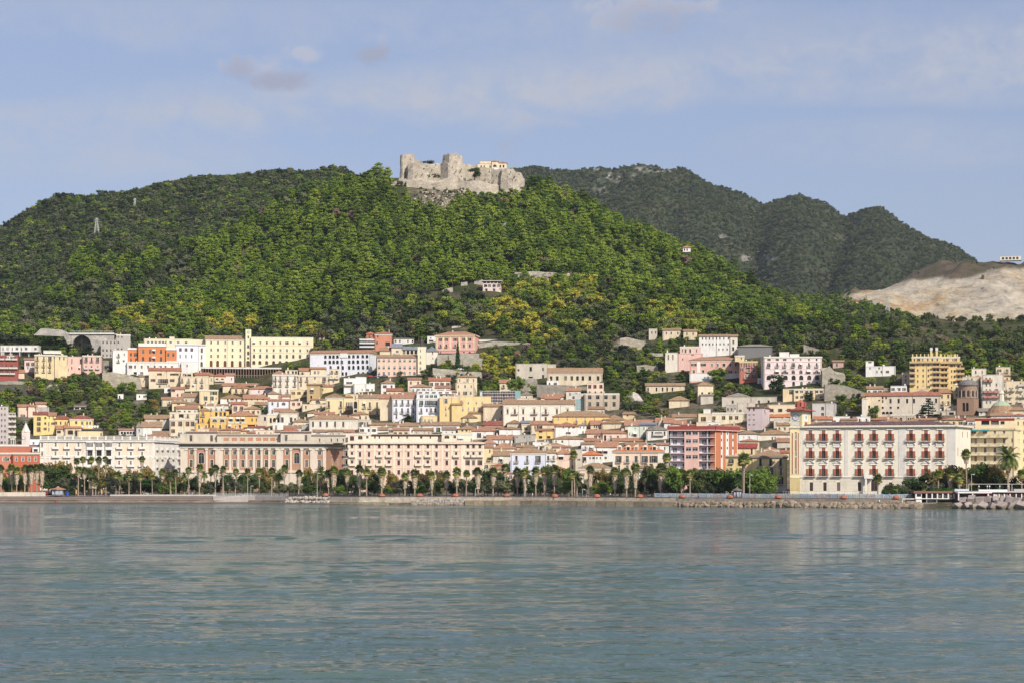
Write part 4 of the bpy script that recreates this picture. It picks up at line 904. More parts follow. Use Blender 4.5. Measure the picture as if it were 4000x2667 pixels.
B('house','white wall tower house with a stained facade left of the red roofs',1000,1090,520,800,'dirty',rows=[(640,660,12,[1045])],wear=.9,d=8,clutter=False)
B('house','white house with a bright orange tile roof behind the palms',1085,1355,588,720,'white',('h',522,(.48,.16,.07)),rows=[(615,690,28,[1115],'s'),(615,640,16,[1192,1240,1282,1328])],pal=DK)
h=B('house','white house with a wide terracotta roof and mint awning',1265,1560,487,720,'white',('g',408,'terra'),rows=[(515,570,50,[1320,1397],'w'),(612,640,30,[1397],'')],dY=6)
B('cottage','low cream house with a brown hipped roof behind the promenade palms',1042,1480,765,905,'cream',('h',690,'brown'),rows=[(830,915,26,[1103],'cf'),(830,870,22,[1440])],pal=DK,cor=.4)
h=B('palazzo','beige palazzo with five dormers in an orange mansard roof',1490,2165,540,800,(.74,.58,.44),('h',462,(.46,.17,.08)),wear=.25,cor=.45,rim=(.55,.48,.4),cat='palazzo',d=13,rows=[(600,688,38,[1565,1680,1797,1910],'bf'),(600,688,50,[2027],'s'),(725,800,34,[1570,1680,1797,1910],'f')],pal=((.6,.58,.5),(.08,.09,.08)))
for x in(1580,1693,1797,1915,2037):
 q=MB();t=h.F.t(tx(x));q.box(t-1.1,t+1.1,.6,4,h.zt+.3,h.zt+2.3,0,h.F.tf());q.cyl(*h.F.at(t,2.3)[:2],h.zt+2.3,h.zt+2.9,1.3,.2,8,0)
 q.box(t-.7,t+.7,.52,.6,h.zt+.4,h.zt+2.0,1,h.F.tf());link('dormer',q.mesh('dormer',[plaster((.74,.58,.44),.3),glass()]),h.root)
h.strip('quoin',1490,1528,545,800,'ivory',.1);h.strip('quoin',2080,2165,545,700,'ivory',.1)
B('house','white house with an upstairs terrace left of the yellow cube',295,480,200,300,'cream',rows=[(225,260,22,[350,420],'s')],dY=1)
B('house','cream house with a terracotta roof and rooftop solar panels',415,780,190,300,'cream',('g',138,'terra'),rows=[(205,250,34,[530],'s'),(205,245,22,[470])],pal=DG)
h=B('house','bright yellow cube house with dark balcony openings',480,720,268,390,(.78,.56,.22),('s',240,'terra'),rows=[(268,295,44,[543],'o'),(340,372,44,[543,650],'o')])
h=B('house','tall white gabled house above the brown roofed row',728,1040,215,360,'white',('t',155,'terra'),rows=[(210,236,16,[843,920,977]),(288,315,30,[907],'s')],pal=BR,wear=.3,d=14)
h.block(1040,1145,200,col='white',roof=('h',175,'greyroof'),rows=[(215,240,14,[1065,1110]),(275,325,14,(1100,1135,2),'')],dY=3,name='wing_wall')
h=B('long_house','long low white house with a flat pitched brown roof',700,1080,378,490,'white',('h',332,'brown'),rows=[(398,425,24,[745,827])],wear=.7)
h.block(1080,1320,380,col='white',roof=('h',345,'brown'),rows=[(390,415,12,(1130,1290,4)),(425,460,14,[1150,1235])],dY=3,name='wing_wall')
B('house','wide brown roofed house with a white tower behind the blue palazzo',560,890,478,560,'dirty',('h',420,'brown'),rows=[(500,520,14,[650,760])],dY=4)
B('house','white rooftop house with laundry above the blue palazzo',440,655,420,500,'white',rows=[(432,448,20,[560])],dY=6)
B('house','grey terrace house left of the yellow cube',200,480,330,420,'grey',rows=[(345,365,16,[235,330,400])],wear=.9)
B('house','white house with a shallow gable left of the grey terraces',0,290,250,340,'white',('t',215,'brown'),rows=[(248,262,18,[140])],wear=.6)
B('house','grey white gable behind the two tone alley houses',105,300,175,260,'dirty',('t',125,'brown'),rows=[(155,172,16,[203])])
B('house','dark roofed house with round dishes under the long white palazzo',290,430,170,260,'dirty',('s',135,'slate'),rows=[(200,240,16,[330,385])])
h=B('house','terracotta roofed wall house under the red roofs at centre right',0,140,375,440,'white',('g',322,'terra'),rows=[(398,430,20,[5,63])])
B('house','brown gabled house with an iron cross beside the blue palazzo',190,420,510,560,'dirty',('h',440,'brown'),dY=6)
h=B('house','peach terraced house with a tall dark doorway',1150,1370,310,420,'peach',('g',248,'terra'),rows=[(328,362,36,[1285],'s')])
h.block(1360,1690,305,col='peach',roof=('g',262,'terra'),rows=[(330,400,28,[1390],'o'),(335,400,26,[1462],'bf'),(335,365,26,[1557],'f')],dY=-2,name='wing_wall')
h=B('church','cream church with a round window in its gable',1345,1650,175,250,'cream',('t',118,'brown'),rows=[(160,188,24,[1487],'ao')],cat='church',d=9)
h.block(1362,1660,128,yb=190,col='cream',roof=('p',58,'brown'),dY=9,d=14,name='crossing_wall',clutter=False)
B('house','cream house with three little arches left of the church gable',1200,1350,195,250,'cream',('g',130,'terra'),rows=[(200,232,14,(1250,1305,3),'o')])
B('house','small yellow tower house above the church roofs',1622,1750,55,135,'yellow',('g',22,'brown'),side=40,rows=[(62,80,22,[1683])],d=9)
B('long_house','cream house with a very long terracotta roof right of the church',1650,2120,205,260,'cream',('g',125,'terra'),dY=3)
B('house','cream house with a terracotta roof behind the stone statue',2060,2290,175,260,'cream',('g',98,'terra'),rows=[(210,235,14,[2180])],dY=7)
B('house','pale mint green house with an awning and a black solar roof',1688,1950,215,375,'mint',rows=[(228,250,18,[1783]),(222,255,22,[1898],'f'),(292,330,18,[1712]),(290,350,44,[1782],'w'),(290,345,22,[1897],'b')],pal=WH,coping='slate').block(1840,2060,190,yb=215,col='slate',roof=('s',160,'slate'),dY=3,d=6,name='attic_wall',clutter=False)
h=B('house','white gabled house with a broad glazed balcony',1935,2220,262,395,'white',('t',198,'greyroof'),rows=[(222,245,18,[2042,2119],'a'),(280,335,24,[2010,2170],''),(290,330,100,[2090],'B')],pal=DK)
B('house','house with a thin orange tile roof and dark rooftop terrace',1490,1880,405,450,'ivory',('g',362,'terra'),rows=[],dY=5)
B('house','low terrace house with white pillars and a rooftop bar',1660,2230,432,520,'grey',rows=[(440,462,40,(1700,2180,8),'o')],dY=4,wear=.9)
# ---------------------------------------------------------------- upper centre right (1950,1250)
T(1950,1250)
B('ruined_house','roofless stained ivory house with empty windows on the green slope',215,640,572,770,'dirty',side=0,wear=1.,cat='ruined house',rows=[(612,668,30,[413],'o'),(640,665,26,[252],'o'),(622,662,18,[575],'o'),(715,775,26,[575],'o'),(738,758,56,[412],'o')],clutter=False).block(640,745,580,col='dirty',wear=1.,dY=2,rows=[(622,658,18,[695],'o')],name='wing_wall',clutter=False)
h=B('ruined_house','long half ruined yellow house with a sagging brown roof',635,1355,690,862,'cream',('g',622,'brown'),wear=1.,cat='ruined house',rows=[(732,788,34,[680,762,870,953,1027,1098,1190,1297],'o')],clutter=False,cor=.25)
h=B('palazzo','long white palazzo with pedimented windows under a brown roof',50,985,1100,1345,(.78,.72,.60),('g',1040,'brown'),wear=.15,cor=.2,side=8,cat='palazzo',d=14,clutter=False,rows=[(1162,1228,24,[110,205,315,460,610,757,898],'lf'),(1265,1318,26,[315,460,610],'c')],pal=BR)
for x in(205,460,610):link('balcony',balcony_mesh(3.4,1.,(.3,.22,.2)),h.root,h.F.at(h.F.t(tx(x)),0,h.F.z(ty(1230),0)),h.F.rz)
h.strip('string_course',50,985,1228,1236,'ivory',.12);h.strip('rainwater_pipe',253,256,1100,1330,'dark',.1);h.strip('rainwater_pipe',805,808,1100,1230,'dark',.1)
for x in(110,205,315,460,610,757,898):h.strip('window_hood',x-26,x+26,1136,1144,'ivory',.35)
B('house','peach and cream house joined to the left end of the white palazzo',-210,50,1130,1345,'cream',('g',1090,'brown'),rows=[(1180,1230,14,[30]),(1275,1315,14,[55-40])],dY=2,side=0)
h=B('concrete_building','unfinished tan concrete building with paired windows',1120,1575,958,1200,'tan',wear=.7,cor=.12,rows=[(980,1032,46,[1187,1293,1400,1507],'n'),(1070,1130,40,[1187,1293,1400,1507],'n'),(1175,1200,40,[1187,1293,1400,1507],'n')],cat='building',pal=((.35,.3,.25),(.1,.1,.1)),side=10)
h.block(942,1120,960,col='lgrey',dY=4,name='left_wall',rows=[(995,1030,30,[975,1090],'n')])
for y in(1032,1068,1104,1140):h.strip('scaffold_sheet',1005,1118,y,y+30,None,.1,mat=plain((.30,.42,.42),.4))
h=B('scaffolded_building','pink building wrapped in scaffolding with teal sheets',-255,280,945,1095,(.56,.42,.40),rows=[(965,1000,18,[-190,-60,60,140,215],'o'),(1030,1060,18,[-190,-60,60,140,215],'o')],cat='building',wear=.5,d=9)
for y in(925,958,1000,1040,1075):h.strip('scaffold_deck',-258,282,y,y+5,(.62,.6,.58),1.3)
for x in range(-255,290,33):h.strip('scaffold_pole',x,x+3,920,1095,(.5,.5,.5),1.25)
h.strip('scaffold_sheet',212,280,925,1050,None,1.35,mat=plain((.25,.42,.42),.4));h.strip('scaffold_sheet',-250,-225,940,1090,None,1.35,mat=plain((.6,.66,.66),.4))
B('house','small terracotta roofed house between the ruins and the long palazzo',570,845,1002,1045,'ivory',('g',962,'terra'),dY=-3)
B('house','little arched garden house under the grey retaining wall',280,440,975,1045,'dirty',('t',932,'greyroof'),rows=[(995,1030,50,[355,400],'ao')])
h=B('convent','long deep yellow convent under a sagging brown roof',705,1455,1262,1420,(.76,.54,.22),('h',1188,'brown'),wear=.3,cat='convent',d=14,rows=[(1275,1312,16,[773,893,1250,1373],'l'),(1275,1345,20,[1010,1127],'bl')],pal=WH,clutter=False)
# ---------------------------------------------------------------- right (2600)
T(2600,1250)
B('ruined_house','cream ruin with small windows half hidden in yellowing trees',-40,200,135,230,'cream',('g',108,'brown'),rows=[(158,190,14,[10,75,160],'o')],wear=1.,cat='ruined house',clutter=False)
B('ruined_house','short cream ruin on the left of the old white monastery',235,415,148,230,'cream',('g',122,'brown'),rows=[(165,200,14,[280,360],'o')],wear=1.,cat='ruined house',clutter=False)
B('ruined_house','crumbling ivory gable left of the cream ruins',-220,-110,118,230,'dirty',rows=[(150,180,14,[-180,-130],'o')],wear=1.,cat='ruined house',clutter=False)
h=B('monastery','old white monastery block with rows of tiny windows',440,850,218,470,'white',('g',188,'brown'),wear=.55,cat='monastery',rows=[(230,258,15,[485,530,576,622,668,713,765,823],'o'),(303,328,15,[485,530,576,620,666,715,766,822],'o'),(370,395,14,[700,752,808],'o')],clutter=False)
h.block(850,945,220,col='ivory',rows=[(265,312,24,[888],'o'),(352,400,26,[886],'o'),(430,455,12,[886],'o')],roof=('g',190,'brown'),dY=-1.5,wear=.6,name='corner_wall',clutter=False)
B('storehouse','dark grey stained concrete storehouse beside the monastery',945,1400,348,500,(.20,.20,.20),('h',318,'greyroof'),wear=1.,cat='storehouse',d=14,clutter=False)
h=B('house','pink flat topped house with railings under the monastery',158,488,440,650,'pink',rows=[(498,525,14,[225]),(448,460,14,[355])],wear=.4)
h.block(188,460,348,yb=440,col='pink',rows=[(378,425,24,[262,322],'f'),(378,420,12,[220,408],'f')],dY=4,name='upper_wall',cor=.15)
h.block(-5,158,428,col='ivory',dY=1,name='left_wall',wear=.8,rows=[(450,520,14,[35,95],'l')])
h=B('villa','long pink building with a terracotta roof and white ground floor',315,968,525,800,(.74,.42,.34),('h',480,'terra'),wear=.25,cat='building',d=13,cor=.25,rows=[(565,600,32,[372,494],'sf'),(568,606,22,[607,683,847,920],'f'),(568,606,36,[765],'cf'),(650,690,30,[370,493,765],'f'),(658,695,22,[607,683,847,920],'f')],pal=DG,clutter=False)
h.strip('pilaster',412,455,530,690,'white',.12);h.strip('ground_floor',315,968,700,800,'white',.15)
h=B('house','narrow rust red house with a yellow top storey and balconies',968,1205,540,822,(.52,.17,.12),wear=.3,cor=.3,rim='yellow',rows=[(560,612,16,[998,1050],'f'),(560,615,22,[1093,1160],'bf'),(628,670,16,[998,1050],'f'),(632,680,22,[1093,1160],'bf'),(712,765,22,[1050,1093,1160],'bf')],pal=((.7,.66,.55),(.05,.08,.06)))
h.block(910,1035,465,yb=545,col='yellow',rows=[(482,515,16,[995])],dY=3,cor=.2,name='upper_wall');h.strip('ground_floor',1035,1200,770,822,'yellow',.1)if False else None
h=B('tenement','large pale pink tenement with arcaded lower floors and rooftop chimneys',1290,2050,480,870,(.80,.67,.64),wear=.45,side=-45,d=16,cat='tenement',cor=.3,rows=[(486,530,22,[1357,1465,1565,1675,1772,1880,1982],'r'),(560,612,22,[1352,1465,1562,1675,1773,1881,1983],'b'),(653,700,44,[1465,1565,1675,1775,1880,1983],'a'),(722,782,54,[1352,1575,1680,1780,1885,1988],'ao'),(803,860,36,[1680,1782,1885,1988],'a')],pal=DG)
for y in(545,640,705,797):h.strip('string_course',1290,2050,y,y+4,(.7,.55,.5),.15)
h.block(1493,1620,420,yb=480,col='white',dY=4,d=6,name='penthouse');h.block(1628,1755,445,yb=480,col='white',dY=4,d=6,name='penthouse')
B('white_gate_house','narrow white gatehouse between the red house and the pink tenement',1205,1290,760,840,'ivory',rows=[(785,835,40,[1252],'c')],pal=((.5,.5,.5),(.35,.38,.45)),d=6,clutter=False)
h=B('school','low yellow school building with two rows of wide windows',1685,2205,898,1050,(.78,.62,.38),wear=.2,cor=.2,cat='school',rows=[(908,952,40,[1722,1783,1852,1910,1982,2043,2103,2160],'n'),(990,1025,38,[1722,1783,1852,2043,2103],'n')],pal=WH)
h.block(1540,1685,900,col=(.78,.62,.38),dY=3,name='left_wall',rows=[(912,970,50,[1645],'n')])
B('cottage','small pink stone cottage on the cliff right of the pink tenement',2195,2335,548,640,(.6,.42,.34),('g',522,'brown'),rows=[(566,610,22,[2247],'')],wear=.8,d=8)
h=B('tower_house','cream tower house with a pyramid roof and a shaded side',425,625,855,1080,'cream',('p',800,'brown'),side=-55,d=11,rows=[(942,988,24,[480],'o'),(942,970,30,[572],'o')],wear=.6,clutter=False)
h.block(460,625,985,col='dirty',roof=('s',960,'greyroof'),dY=-4,d=5,name='annex_wall',wear=.9,clutter=False)
B('cottage','small cream cottage with a hipped roof among the trees',45,310,1050,1150,'cream',('h',992,'brown'),wear=.7,d=9,clutter=False)
B('cottage','low ruined cream cottages on the green terrace left of the tower house',-260,250,858,950,'cream',('g',820,'brown'),rows=[(880,930,20,[-230,-120,-40,20,90],'o')],wear=1.,d=8,clutter=False)
h=B('long_house','long peeling ivory house with grey roofs above the mauve tower',740,1460,1008,1110,'dirty',rows=[(1050,1090,26,[880,1225,1352],'o')],wear=1.,clutter=False)
h.block(805,1095,1000,col='dirty',roof=('h',948,'greyroof'),dY=3,name='attic_wall',clutter=False)
h=B('house','ivory house with a blank stained gable left of the mauve tower',935,1175,1080,1230,'dirty',wear=1.,rows=[(1170,1200,18,[980],'')]);h.block(795,935,1110,col='grey',rows=[(1150,1185,20,3)],name='wing_wall',wear=1.)
B('tower_block','narrow mauve tower block with tiny square windows',1068,1270,1145,1450,(.60,.50,.50),('g',1130,'dred'),wear=.4,side=96,d=16,rows=[(1150,1185,20,[1098,1157],'a')]+[(1232+65*i,1244+65*i,26,[1098,1157],'n')for i in range(3)]+[(1362,1374,26,[1098,1157],'n')],srows=[(1175,1200,12,[1300]),(1235,1270,12,[1300]),(1300,1340,12,[1300])],cat='tower block',pal=DK)
B('house','cream house with three small windows left of the clock tower',1340,1720,1108,1235,'cream',rows=[(1158,1200,26,[1390,1505,1620],'s')],pal=DK,wear=.4)
h=B('house','white house with an orange tile roof behind the clock tower',1370,1640,1268,1345,'ivory',('g',1228,(.5,.18,.08)),dY=5)
h=B('house','low grey house with two windows left of the clock tower',1420,1625,1300,1400,'dirty',rows=[(1335,1375,22,[1455,1570])],wear=.9,dY=-3)
B('concrete_building','blank concrete building right of the clock tower',1925,2225,1092,1280,'lgrey',rows=[(1132,1175,36,[2060],'l'),(1212,1250,36,[2060],'l')],side=20,wear=.7,cat='building')
h=B('house','long white house with an orange roof right of the clock tower',1945,2185,1300,1400,'dirty',('g',1255,(.45,.17,.08)),rows=[(1325,1345,20,[2030,2100])]);h.block(2185,2420,1262,col='white',rows=[(1310,1330,24,[2210,2290])],dY=3,name='wing_wall')
T(2600,1600)
h=B('house','long cream yellow house with balconies above the orange apartment house',610,1030,35,190,'pale',rows=[(78,125,22,[762,855,932],'s'),(80,130,26,[628],'b')],cor=.2,pal=BR)
h.block(430,610,48,col='cream',rows=[(90,148,30,[497],'s')],dY=-2,name='left_wall');h.block(498,590,-10,yb=50,col='white',dY=2,d=6,name='penthouse')
B('house','terracotta roofed house right under the long cream house',780,1050,245,280,'cream',('g',185,'terra'))
B('house','cream wall house with a stepped parapet over the red roof slab',405,608,158,230,'cream',dY=0,clutter=False)
B('house','white gabled house with a terracotta roof left of the cream wall',85,270,185,240,'ivory',('g',130,'terra'))
B('house','house with a terracotta shed roof at the edge of the wood',-20,95,170,250,'white',('g',98,'terra'),rows=[(190,215,18,[40])])
B('house','brown roofed house left of the terracotta gable under the wood',95,400,95,150,'dirty',('g',48,'brown'),dY=4)
h=B('house','low white house with a wide brown roof behind the yellow corner house',950,1215,312,450,'white',('h',262,'brown'),rows=[(345,410,26,[1093],'l'),(350,400,12,[955])],wear=.6)
h.block(1215,1640,320,col='ivory',roof=('h',255,'brown'),rows=[(350,410,16,[1400,1437]),(360,400,12,[1485])],dY=3,name='wing_wall',wear=.6)
B('house','small house with a terracotta roof and black solar panel',1465,1640,420,480,'dirty',('s',362,'terra'),dY=-4)
h=B('house','yellow house with a corrugated dark red roof and white strip',790,1190,500,640,'yellow',('s',432,(.30,.05,.04)),rows=[(505,582,24,[862,1130],'c')],pal=DK,d=10,Y=None)
B('small_house','small pale gable between the red roof and the yellow hotel',1310,1450,520,600,'ivory',('t',475,'terra'),d=8)
h=B('palazzo','yellow palazzo with black shutters beside the clock tower',1140,1595,605,1080,(.72,.56,.27),('h',520,'brown'),wear=.35,cor=.6,rim=(.3,.26,.22),cat='palazzo',d=13,rows=[(635,735,34,[1245,1377,1508],'cbf'),(760,850,34,[1245,1377,1512],'bf'),(880,972,36,[1245,1377,1505],'bs'),(1000,1060,30,[1245,1377,1520],'')],pal=((.5,.5,.45),(.035,.04,.035)))
h.strip('quoin',1425,1448,605,970,'tan',.12);h.strip('ground_floor',1140,1595,980,1080,'dirty',.15)
h.block(790,1140,600,col=(.72,.56,.27),rows=[(640,700,34,[860,1000],'b'),(760,850,34,[860,1000],'b')],dY=2,name='left_wall',cor=.5,rim=(.3,.26,.22))
# ---------------------------------------------------------------- far right (3300)
T(3300,1250)
h=B('white_block','white stepped apartment house with blue awnings under the viaduct',275,665,605,745,'white',rows=[(615,640,20,[330,450]),(660,690,20,[420,480,560])],cat='apartment house',wear=.4,clutter=True)
h.block(275,380,540,col='white',rows=[(535+10,560,20,[330])],dY=3,name='upper_wall')
B('house','peach block left of the yellow tower block',750,850,690,860,'peach',rows=[(720,745,16,[800]),(770,800,16,[800])])
h=House('apartment_block','tall yellow apartment block with long stacked balconies',850,1545,960,None,'apartment block','yellow',BR)
yl=(.74,.57,.27)
h.block(850,1250,570,col=yl,wear=.15,d=20,rows=[(568+72*i,600+72*i,18,[957,1028,1097],'r')for i in range(6)]+[(575+72*i,600+72*i,16,[885],'r')for i in range(0)],name='wall')
F1=h.F
h.block(1250,1545,572,col=yl,wear=.15,d=18,dY=4,rows=[(578+73*i,610+73*i,16,[1402,1438],'r')for i in range(5)],name='right_wall')
F2=h.F
h.block(880,1258,478,yb=560,col=yl,wear=.15,rows=[(492,535,18,[913,968,1020,1088,1148,1213],'r')],dY=1.5,cor=.2,name='attic_wall');h.block(1258,1510,482,yb=565,col=yl,wear=.15,rows=[(498,535,14,[1302,1345,1418,1455],'r')],dY=5,cor=.2,name='attic_wall')
for F,x0,x1,ys in((F1,850,925,range(615,900,72)),(F1,1145,1252,range(605,985,69)),(F2,1250,1362,range(608,1010,69)),(F2,1460,1570,range(628,960,70)),(F1,850,1252,[548]),(F2,1250,1540,[552])):
 for y in ys:
  a,b_=F.t(tx(x0)),F.t(tx(x1));z=F.z(ty(y+14),a);q=MB();q.box(a,b_,-1.3,-.005,z-.2,z,0,F.tf());q.box(a,b_,-1.3,-1.22,z,z+.85,1,F.tf())
  link('balcony',q.mesh('balcony',[plain((.5,.3,.2),.8),plain((.55,.42,.22),.7)]),h.root)
  if y!=548 and y!=552:
   for f in(.3,.7):
    me=win_mesh(1.1,2.0,'n',(.6,.58,.5),(.2,.1,.05));tt=a+(b_-a)*f;q2=MB();q2.box(tt-.6,tt+.6,-.06,.0,z,z+2.1,0,F.tf());link('balcony_door',q2.mesh('balcony_door',[glass()]),h.root)
for x in list(range(885,1250,52))+list(range(1262,1510,42)):
 F=F1 if x<1255 else F2;t=F.t(tx(x));z=h.zt-.2;q=MB();q.box(t,t+.5,2,2.5,z,z+1.6,0,F.tf());link('chimney',q.mesh('chimney',[plaster(yl,.2)]),h.root)
for x in(1135,1208):
 t=F1.t(tx(x));z=h.zt;q=MB();q.box(t-.5,t+.5,4,5,z,z+4.2,0,F1.tf());q.box(t-.65,t+.65,3.9,5.1,z+3,z+4.6,1,F1.tf());link('chimney',q.mesh('chimney',[plaster(yl,.2),plain((.7,.68,.62))]),h.root)
HS.append(h)
B('apartment_block','cream apartment block with an orange parapet behind the brick bell tower',1545,1758,740,1150,'cream',rows=[(758,790,16,[1615,1668],''),(800,850,40,[1700],'B'),(900,930,14,[1725]),(980,1010,14,[1725])],side=38,d=16,coping=(.6,.25,.12),cat='apartment block',wear=.3)
h=B('apartment_block','ivory apartment block with pink balcony slabs near the right edge',1800,2090,715,1160,'ivory',rows=[(752,798,22,[1856,1905],'B'),(825,865,20,[1858,1905,1990],''),(900,945,20,[1858,1905,1990],'B'),(972,1015,20,[1858,1905,1990],'B'),(1058,1090,20,[1860,1910])],cat='apartment block',coping=(.25,.1,.1),pal=((.7,.68,.6),(.3,.15,.1),(.5,.25,.2)))
h=B('apartment_block','cream apartment block with a red parapet at the right edge',2105,2420,800,1110,'cream',rows=[(815,860,20,[2305,2370],'B'),(885,925,22,[2165,2200,2305],'B'),(965,1005,22,[2165,2305,2360],'B'),(1040,1075,22,[2165,2300],'B')],cat='apartment block',coping=(.4,.1,.06))
h=B('long_house','long cream convent house with a terracotta roof and shuttered windows',480,1250,988,1265,'dirty',('g',940,'rustred'),wear=.6,cat='house',rows=[(1028,1085,26,[600,706,818,908,1198],'o'),(1000,1032,20,[497,542],'o'),(1045,1080,20,[497],'o'),(1130,1158,26,[497,602,700,1020],'o')][0:3]+[(1130,1158,26,[497,602,700,1020],'o'),(1195,1230,40,[508,557,605],'ao')],clutter=False)
h.block(280,480,990,col='cream',roof=('g',945,'rustred'),dY=1,rows=[(1040,1058,22,[450],'o'),(1115,1155,24,[320,425],'o')],name='left_wall',wear=.7,clutter=False);h.block(225,300,1035,col='ivory',dY=-1,name='annex_wall',wear=.9,clutter=False)
B('house','low pale green grey house behind the long cream convent house',650,975,892,940,'lgrey',rows=[(905,930,16,[755,795,865,910])],d=8)
h=B('terrace_house','low house with a white terrace edge before the brick bell tower',1140,1475,1190,1250,'dirty',rows=[(1205,1240,60,[1240,1400],'o')],wear=.8);h.block(1300,1470,1120,yb=1190,col='cream',rows=[(1140,1175,40,[1380],'B')],dY=3,name='upper_wall')
h=House('bell_tower','medieval brick bell tower with a round arcaded drum and grey dome',1470,1755,1245,None,'bell tower','brick',DK)
bc=(.34,.22,.15)
h.block(1472,1696,1020,col=bc,side=60,d=11,wear=.7,rows=[(1078,1195,32,[1562,1607],'ao')],name='tower_wall',clutter=False,coping=(.3,.26,.22))
c=((h.P[0][0]+h.P[2][0])/2,(h.P[0][1]+h.P[2][1])/2);zt=h.zt;r=4.4
q=MB();q.cyl(*c,zt,zt+6.2,r,r,24,0,True);link('drum',q.mesh('drum',[stone((.36,.26,.19),.6)]),h.root)
for i in range(12):
 a=2*math.pi*i/12+.1;q=MB();px_,py_=c[0]+math.cos(a)*(r+.12),c[1]+math.sin(a)*(r+.12);q.cyl(px_,py_,zt+.4,zt+4.0,.22,.22,6);link('column',q.mesh('column',[stone((.50,.42,.32),.8)]),h.root)
 a+=math.pi/12;u_=(-math.sin(a),math.cos(a));q=MB();w_=.55
 n_=6;arc=[(-w_,0),(w_,0),(w_,2.4)]+[(w_*math.cos(math.pi*k/n_),2.4+w_*math.sin(math.pi*k/n_))for k in range(1,n_)]+[(-w_,2.4)]
 q.poly([(c[0]+math.cos(a)*(r+.02)+u_[0]*e[0],c[1]+math.sin(a)*(r+.02)+u_[1]*e[0],zt+.8+e[1])for e in arc]);link('niche',q.mesh('niche',[plain((.06,.045,.035),.9)]),h.root)
q=MB();q.cyl(*c,zt+6.2,zt+6.6,r+.5,r+.5,24);R=r+.3
for i in range(4):a0=i*math.pi/8;a1=(i+1)*math.pi/8;q.cyl(*c,zt+6.6+.55*R*math.sin(a0),zt+6.6+.55*R*math.sin(a1),R*math.cos(a0),max(.05,R*math.cos(a1)),24)
link('dome',q.mesh('dome',[stone((.20,.19,.18),.8)]),h.root);HS.append(h)
h=House('church','church with a conical brown roof and a pale green ribbed lantern dome',1890,2270,1290,None,'church','ivory',DK)
h.block(1900,2270,1240,col='brown',d=16,wear=.5,name='wall',clutter=False)
c=(pxX(tx(2055),h.Y+8),h.Y+8);z0_=h.zt;z1_=pz(ty(1122),h.Y+8);q=MB();q.cyl(*c,z0_-.5,z1_,8.,4.6,16);link('drum_roof',q.mesh('drum_roof',[tiles(C['brown'])]),h.root)
q=MB();z2_=pz(ty(1058),h.Y+8);q.cyl(*c,z1_,(z1_+z2_)/2,4.7,3.6,12);q.cyl(*c,(z1_+z2_)/2,z2_,3.6,1.6,12);link('dome',q.mesh('dome',[plaster((.34,.42,.30),.6)]),h.root)
q=MB();z3_=pz(ty(960),h.Y+8);z4_=pz(ty(905),h.Y+8);q.cyl(*c,z2_,z3_,1.5,1.3,8);q.cyl(*c,z3_,z4_,1.7,.2,8);link('lantern',q.mesh('lantern',[plaster((.66,.6,.48),.5)]),h.root)
HS.append(h)
B('house','white rooftop house with curved terraces left of the green dome',1760,2010,1195,1260,'ivory',('g',1150,'greyroof'),rows=[(1200,1222,20,4)])
B('house','grey gabled house right of the green dome',2110,2400,1180,1260,'cream',('g',1130,'brown'))
T(3300,1600)
B('house','red brown flat walled house under the white gable line',115,610,130,190,'brick',('g',85,'terra'),dY=6)
h=B('house','grey roofed building with a row of round arches behind the white palace',615,960,55,190,'tan',rows=[(98,155,32,[672,737],'ao'),(100,150,14,[835,865,892],'ao')],cor=.2,dY=4)
B('house','dark steep roofed attic with white dormer windows',890,1035,150,190,'dark',('g',80,'slate'),rows=[(135,155,22,[915,960])],dY=3)
B('house','long low house with a dark red roof line behind the white palace',1030,1720,118,190,'cream',('g',95,'dred'),rows=[(118,135,30,[1290,1330,1470,1540])],dY=3)
yl=(.76,.64,.40)
h=B('apartment_house','yellow seafront apartment house with curved balconies and teal awnings',1640,2225,240,1000,yl,wear=.2,side=110,d=16,cat='apartment house',cor=.4,rim=yl,pal=((.6,.56,.5),(.3,.12,.06)),coping=(.3,.05,.04),Y=800,rows=[(255,305,26,[1700,1842,1968,2090],'')]+[(372+116*i,440+116*i,28,[1718,1842,1968,2090],'')for i in range(4)]+[(372+116*i,420+116*i,12,[2193],'')for i in range(4)],srows=[(262+118*i,305+118*i,18,[2275,2290],'')for i in range(4)])
for i in range(5):
 z=h.F.z(ty(355+116*i),h.F.W/2)
 for x in(1700,1838,1965,2085):link('balcony',balcony_mesh(4.2,1.5,(.70,.64,.48),False,(.4,.4,.4)),h.root,h.F.at(h.F.t(tx(x)),0,z),h.F.rz)
for x,y in((1700,250),(1838,248),(2080,475)):
 t=h.F.t(tx(x));z=h.F.z(ty(y),t);q=MB();q.poly([h.F.at(t-1.7,-.05,z),h.F.at(t+1.7,-.05,z),h.F.at(t+1.7,-1.4,z-.8),h.F.at(t-1.7,-1.4,z-.8)]);link('awning',q.mesh('awning',[plain((.03,.22,.24),.7)]),h.root)
h.block(1712,2225,108,yb=240,col=yl,wear=.2,dY=4,d=12,name='penthouse',rows=[(130,190,100,[1845,1970],'o'),(145,185,50,[2070],'o')],coping=(.34,.045,.04),cor=.2,rim=(.34,.045,.04),clutter=False)
h.block(2225,2420,118,col=yl,wear=.2,dY=8,d=12,name='rear_wall',rows=[(150+118*i,195+118*i,16,[2275,2290,2350],'')for i in range(6)],coping=(.34,.045,.04))
T(2400,560)
def px2(x,y):return((x-_T[0])/K,(y-_T[1])/K)
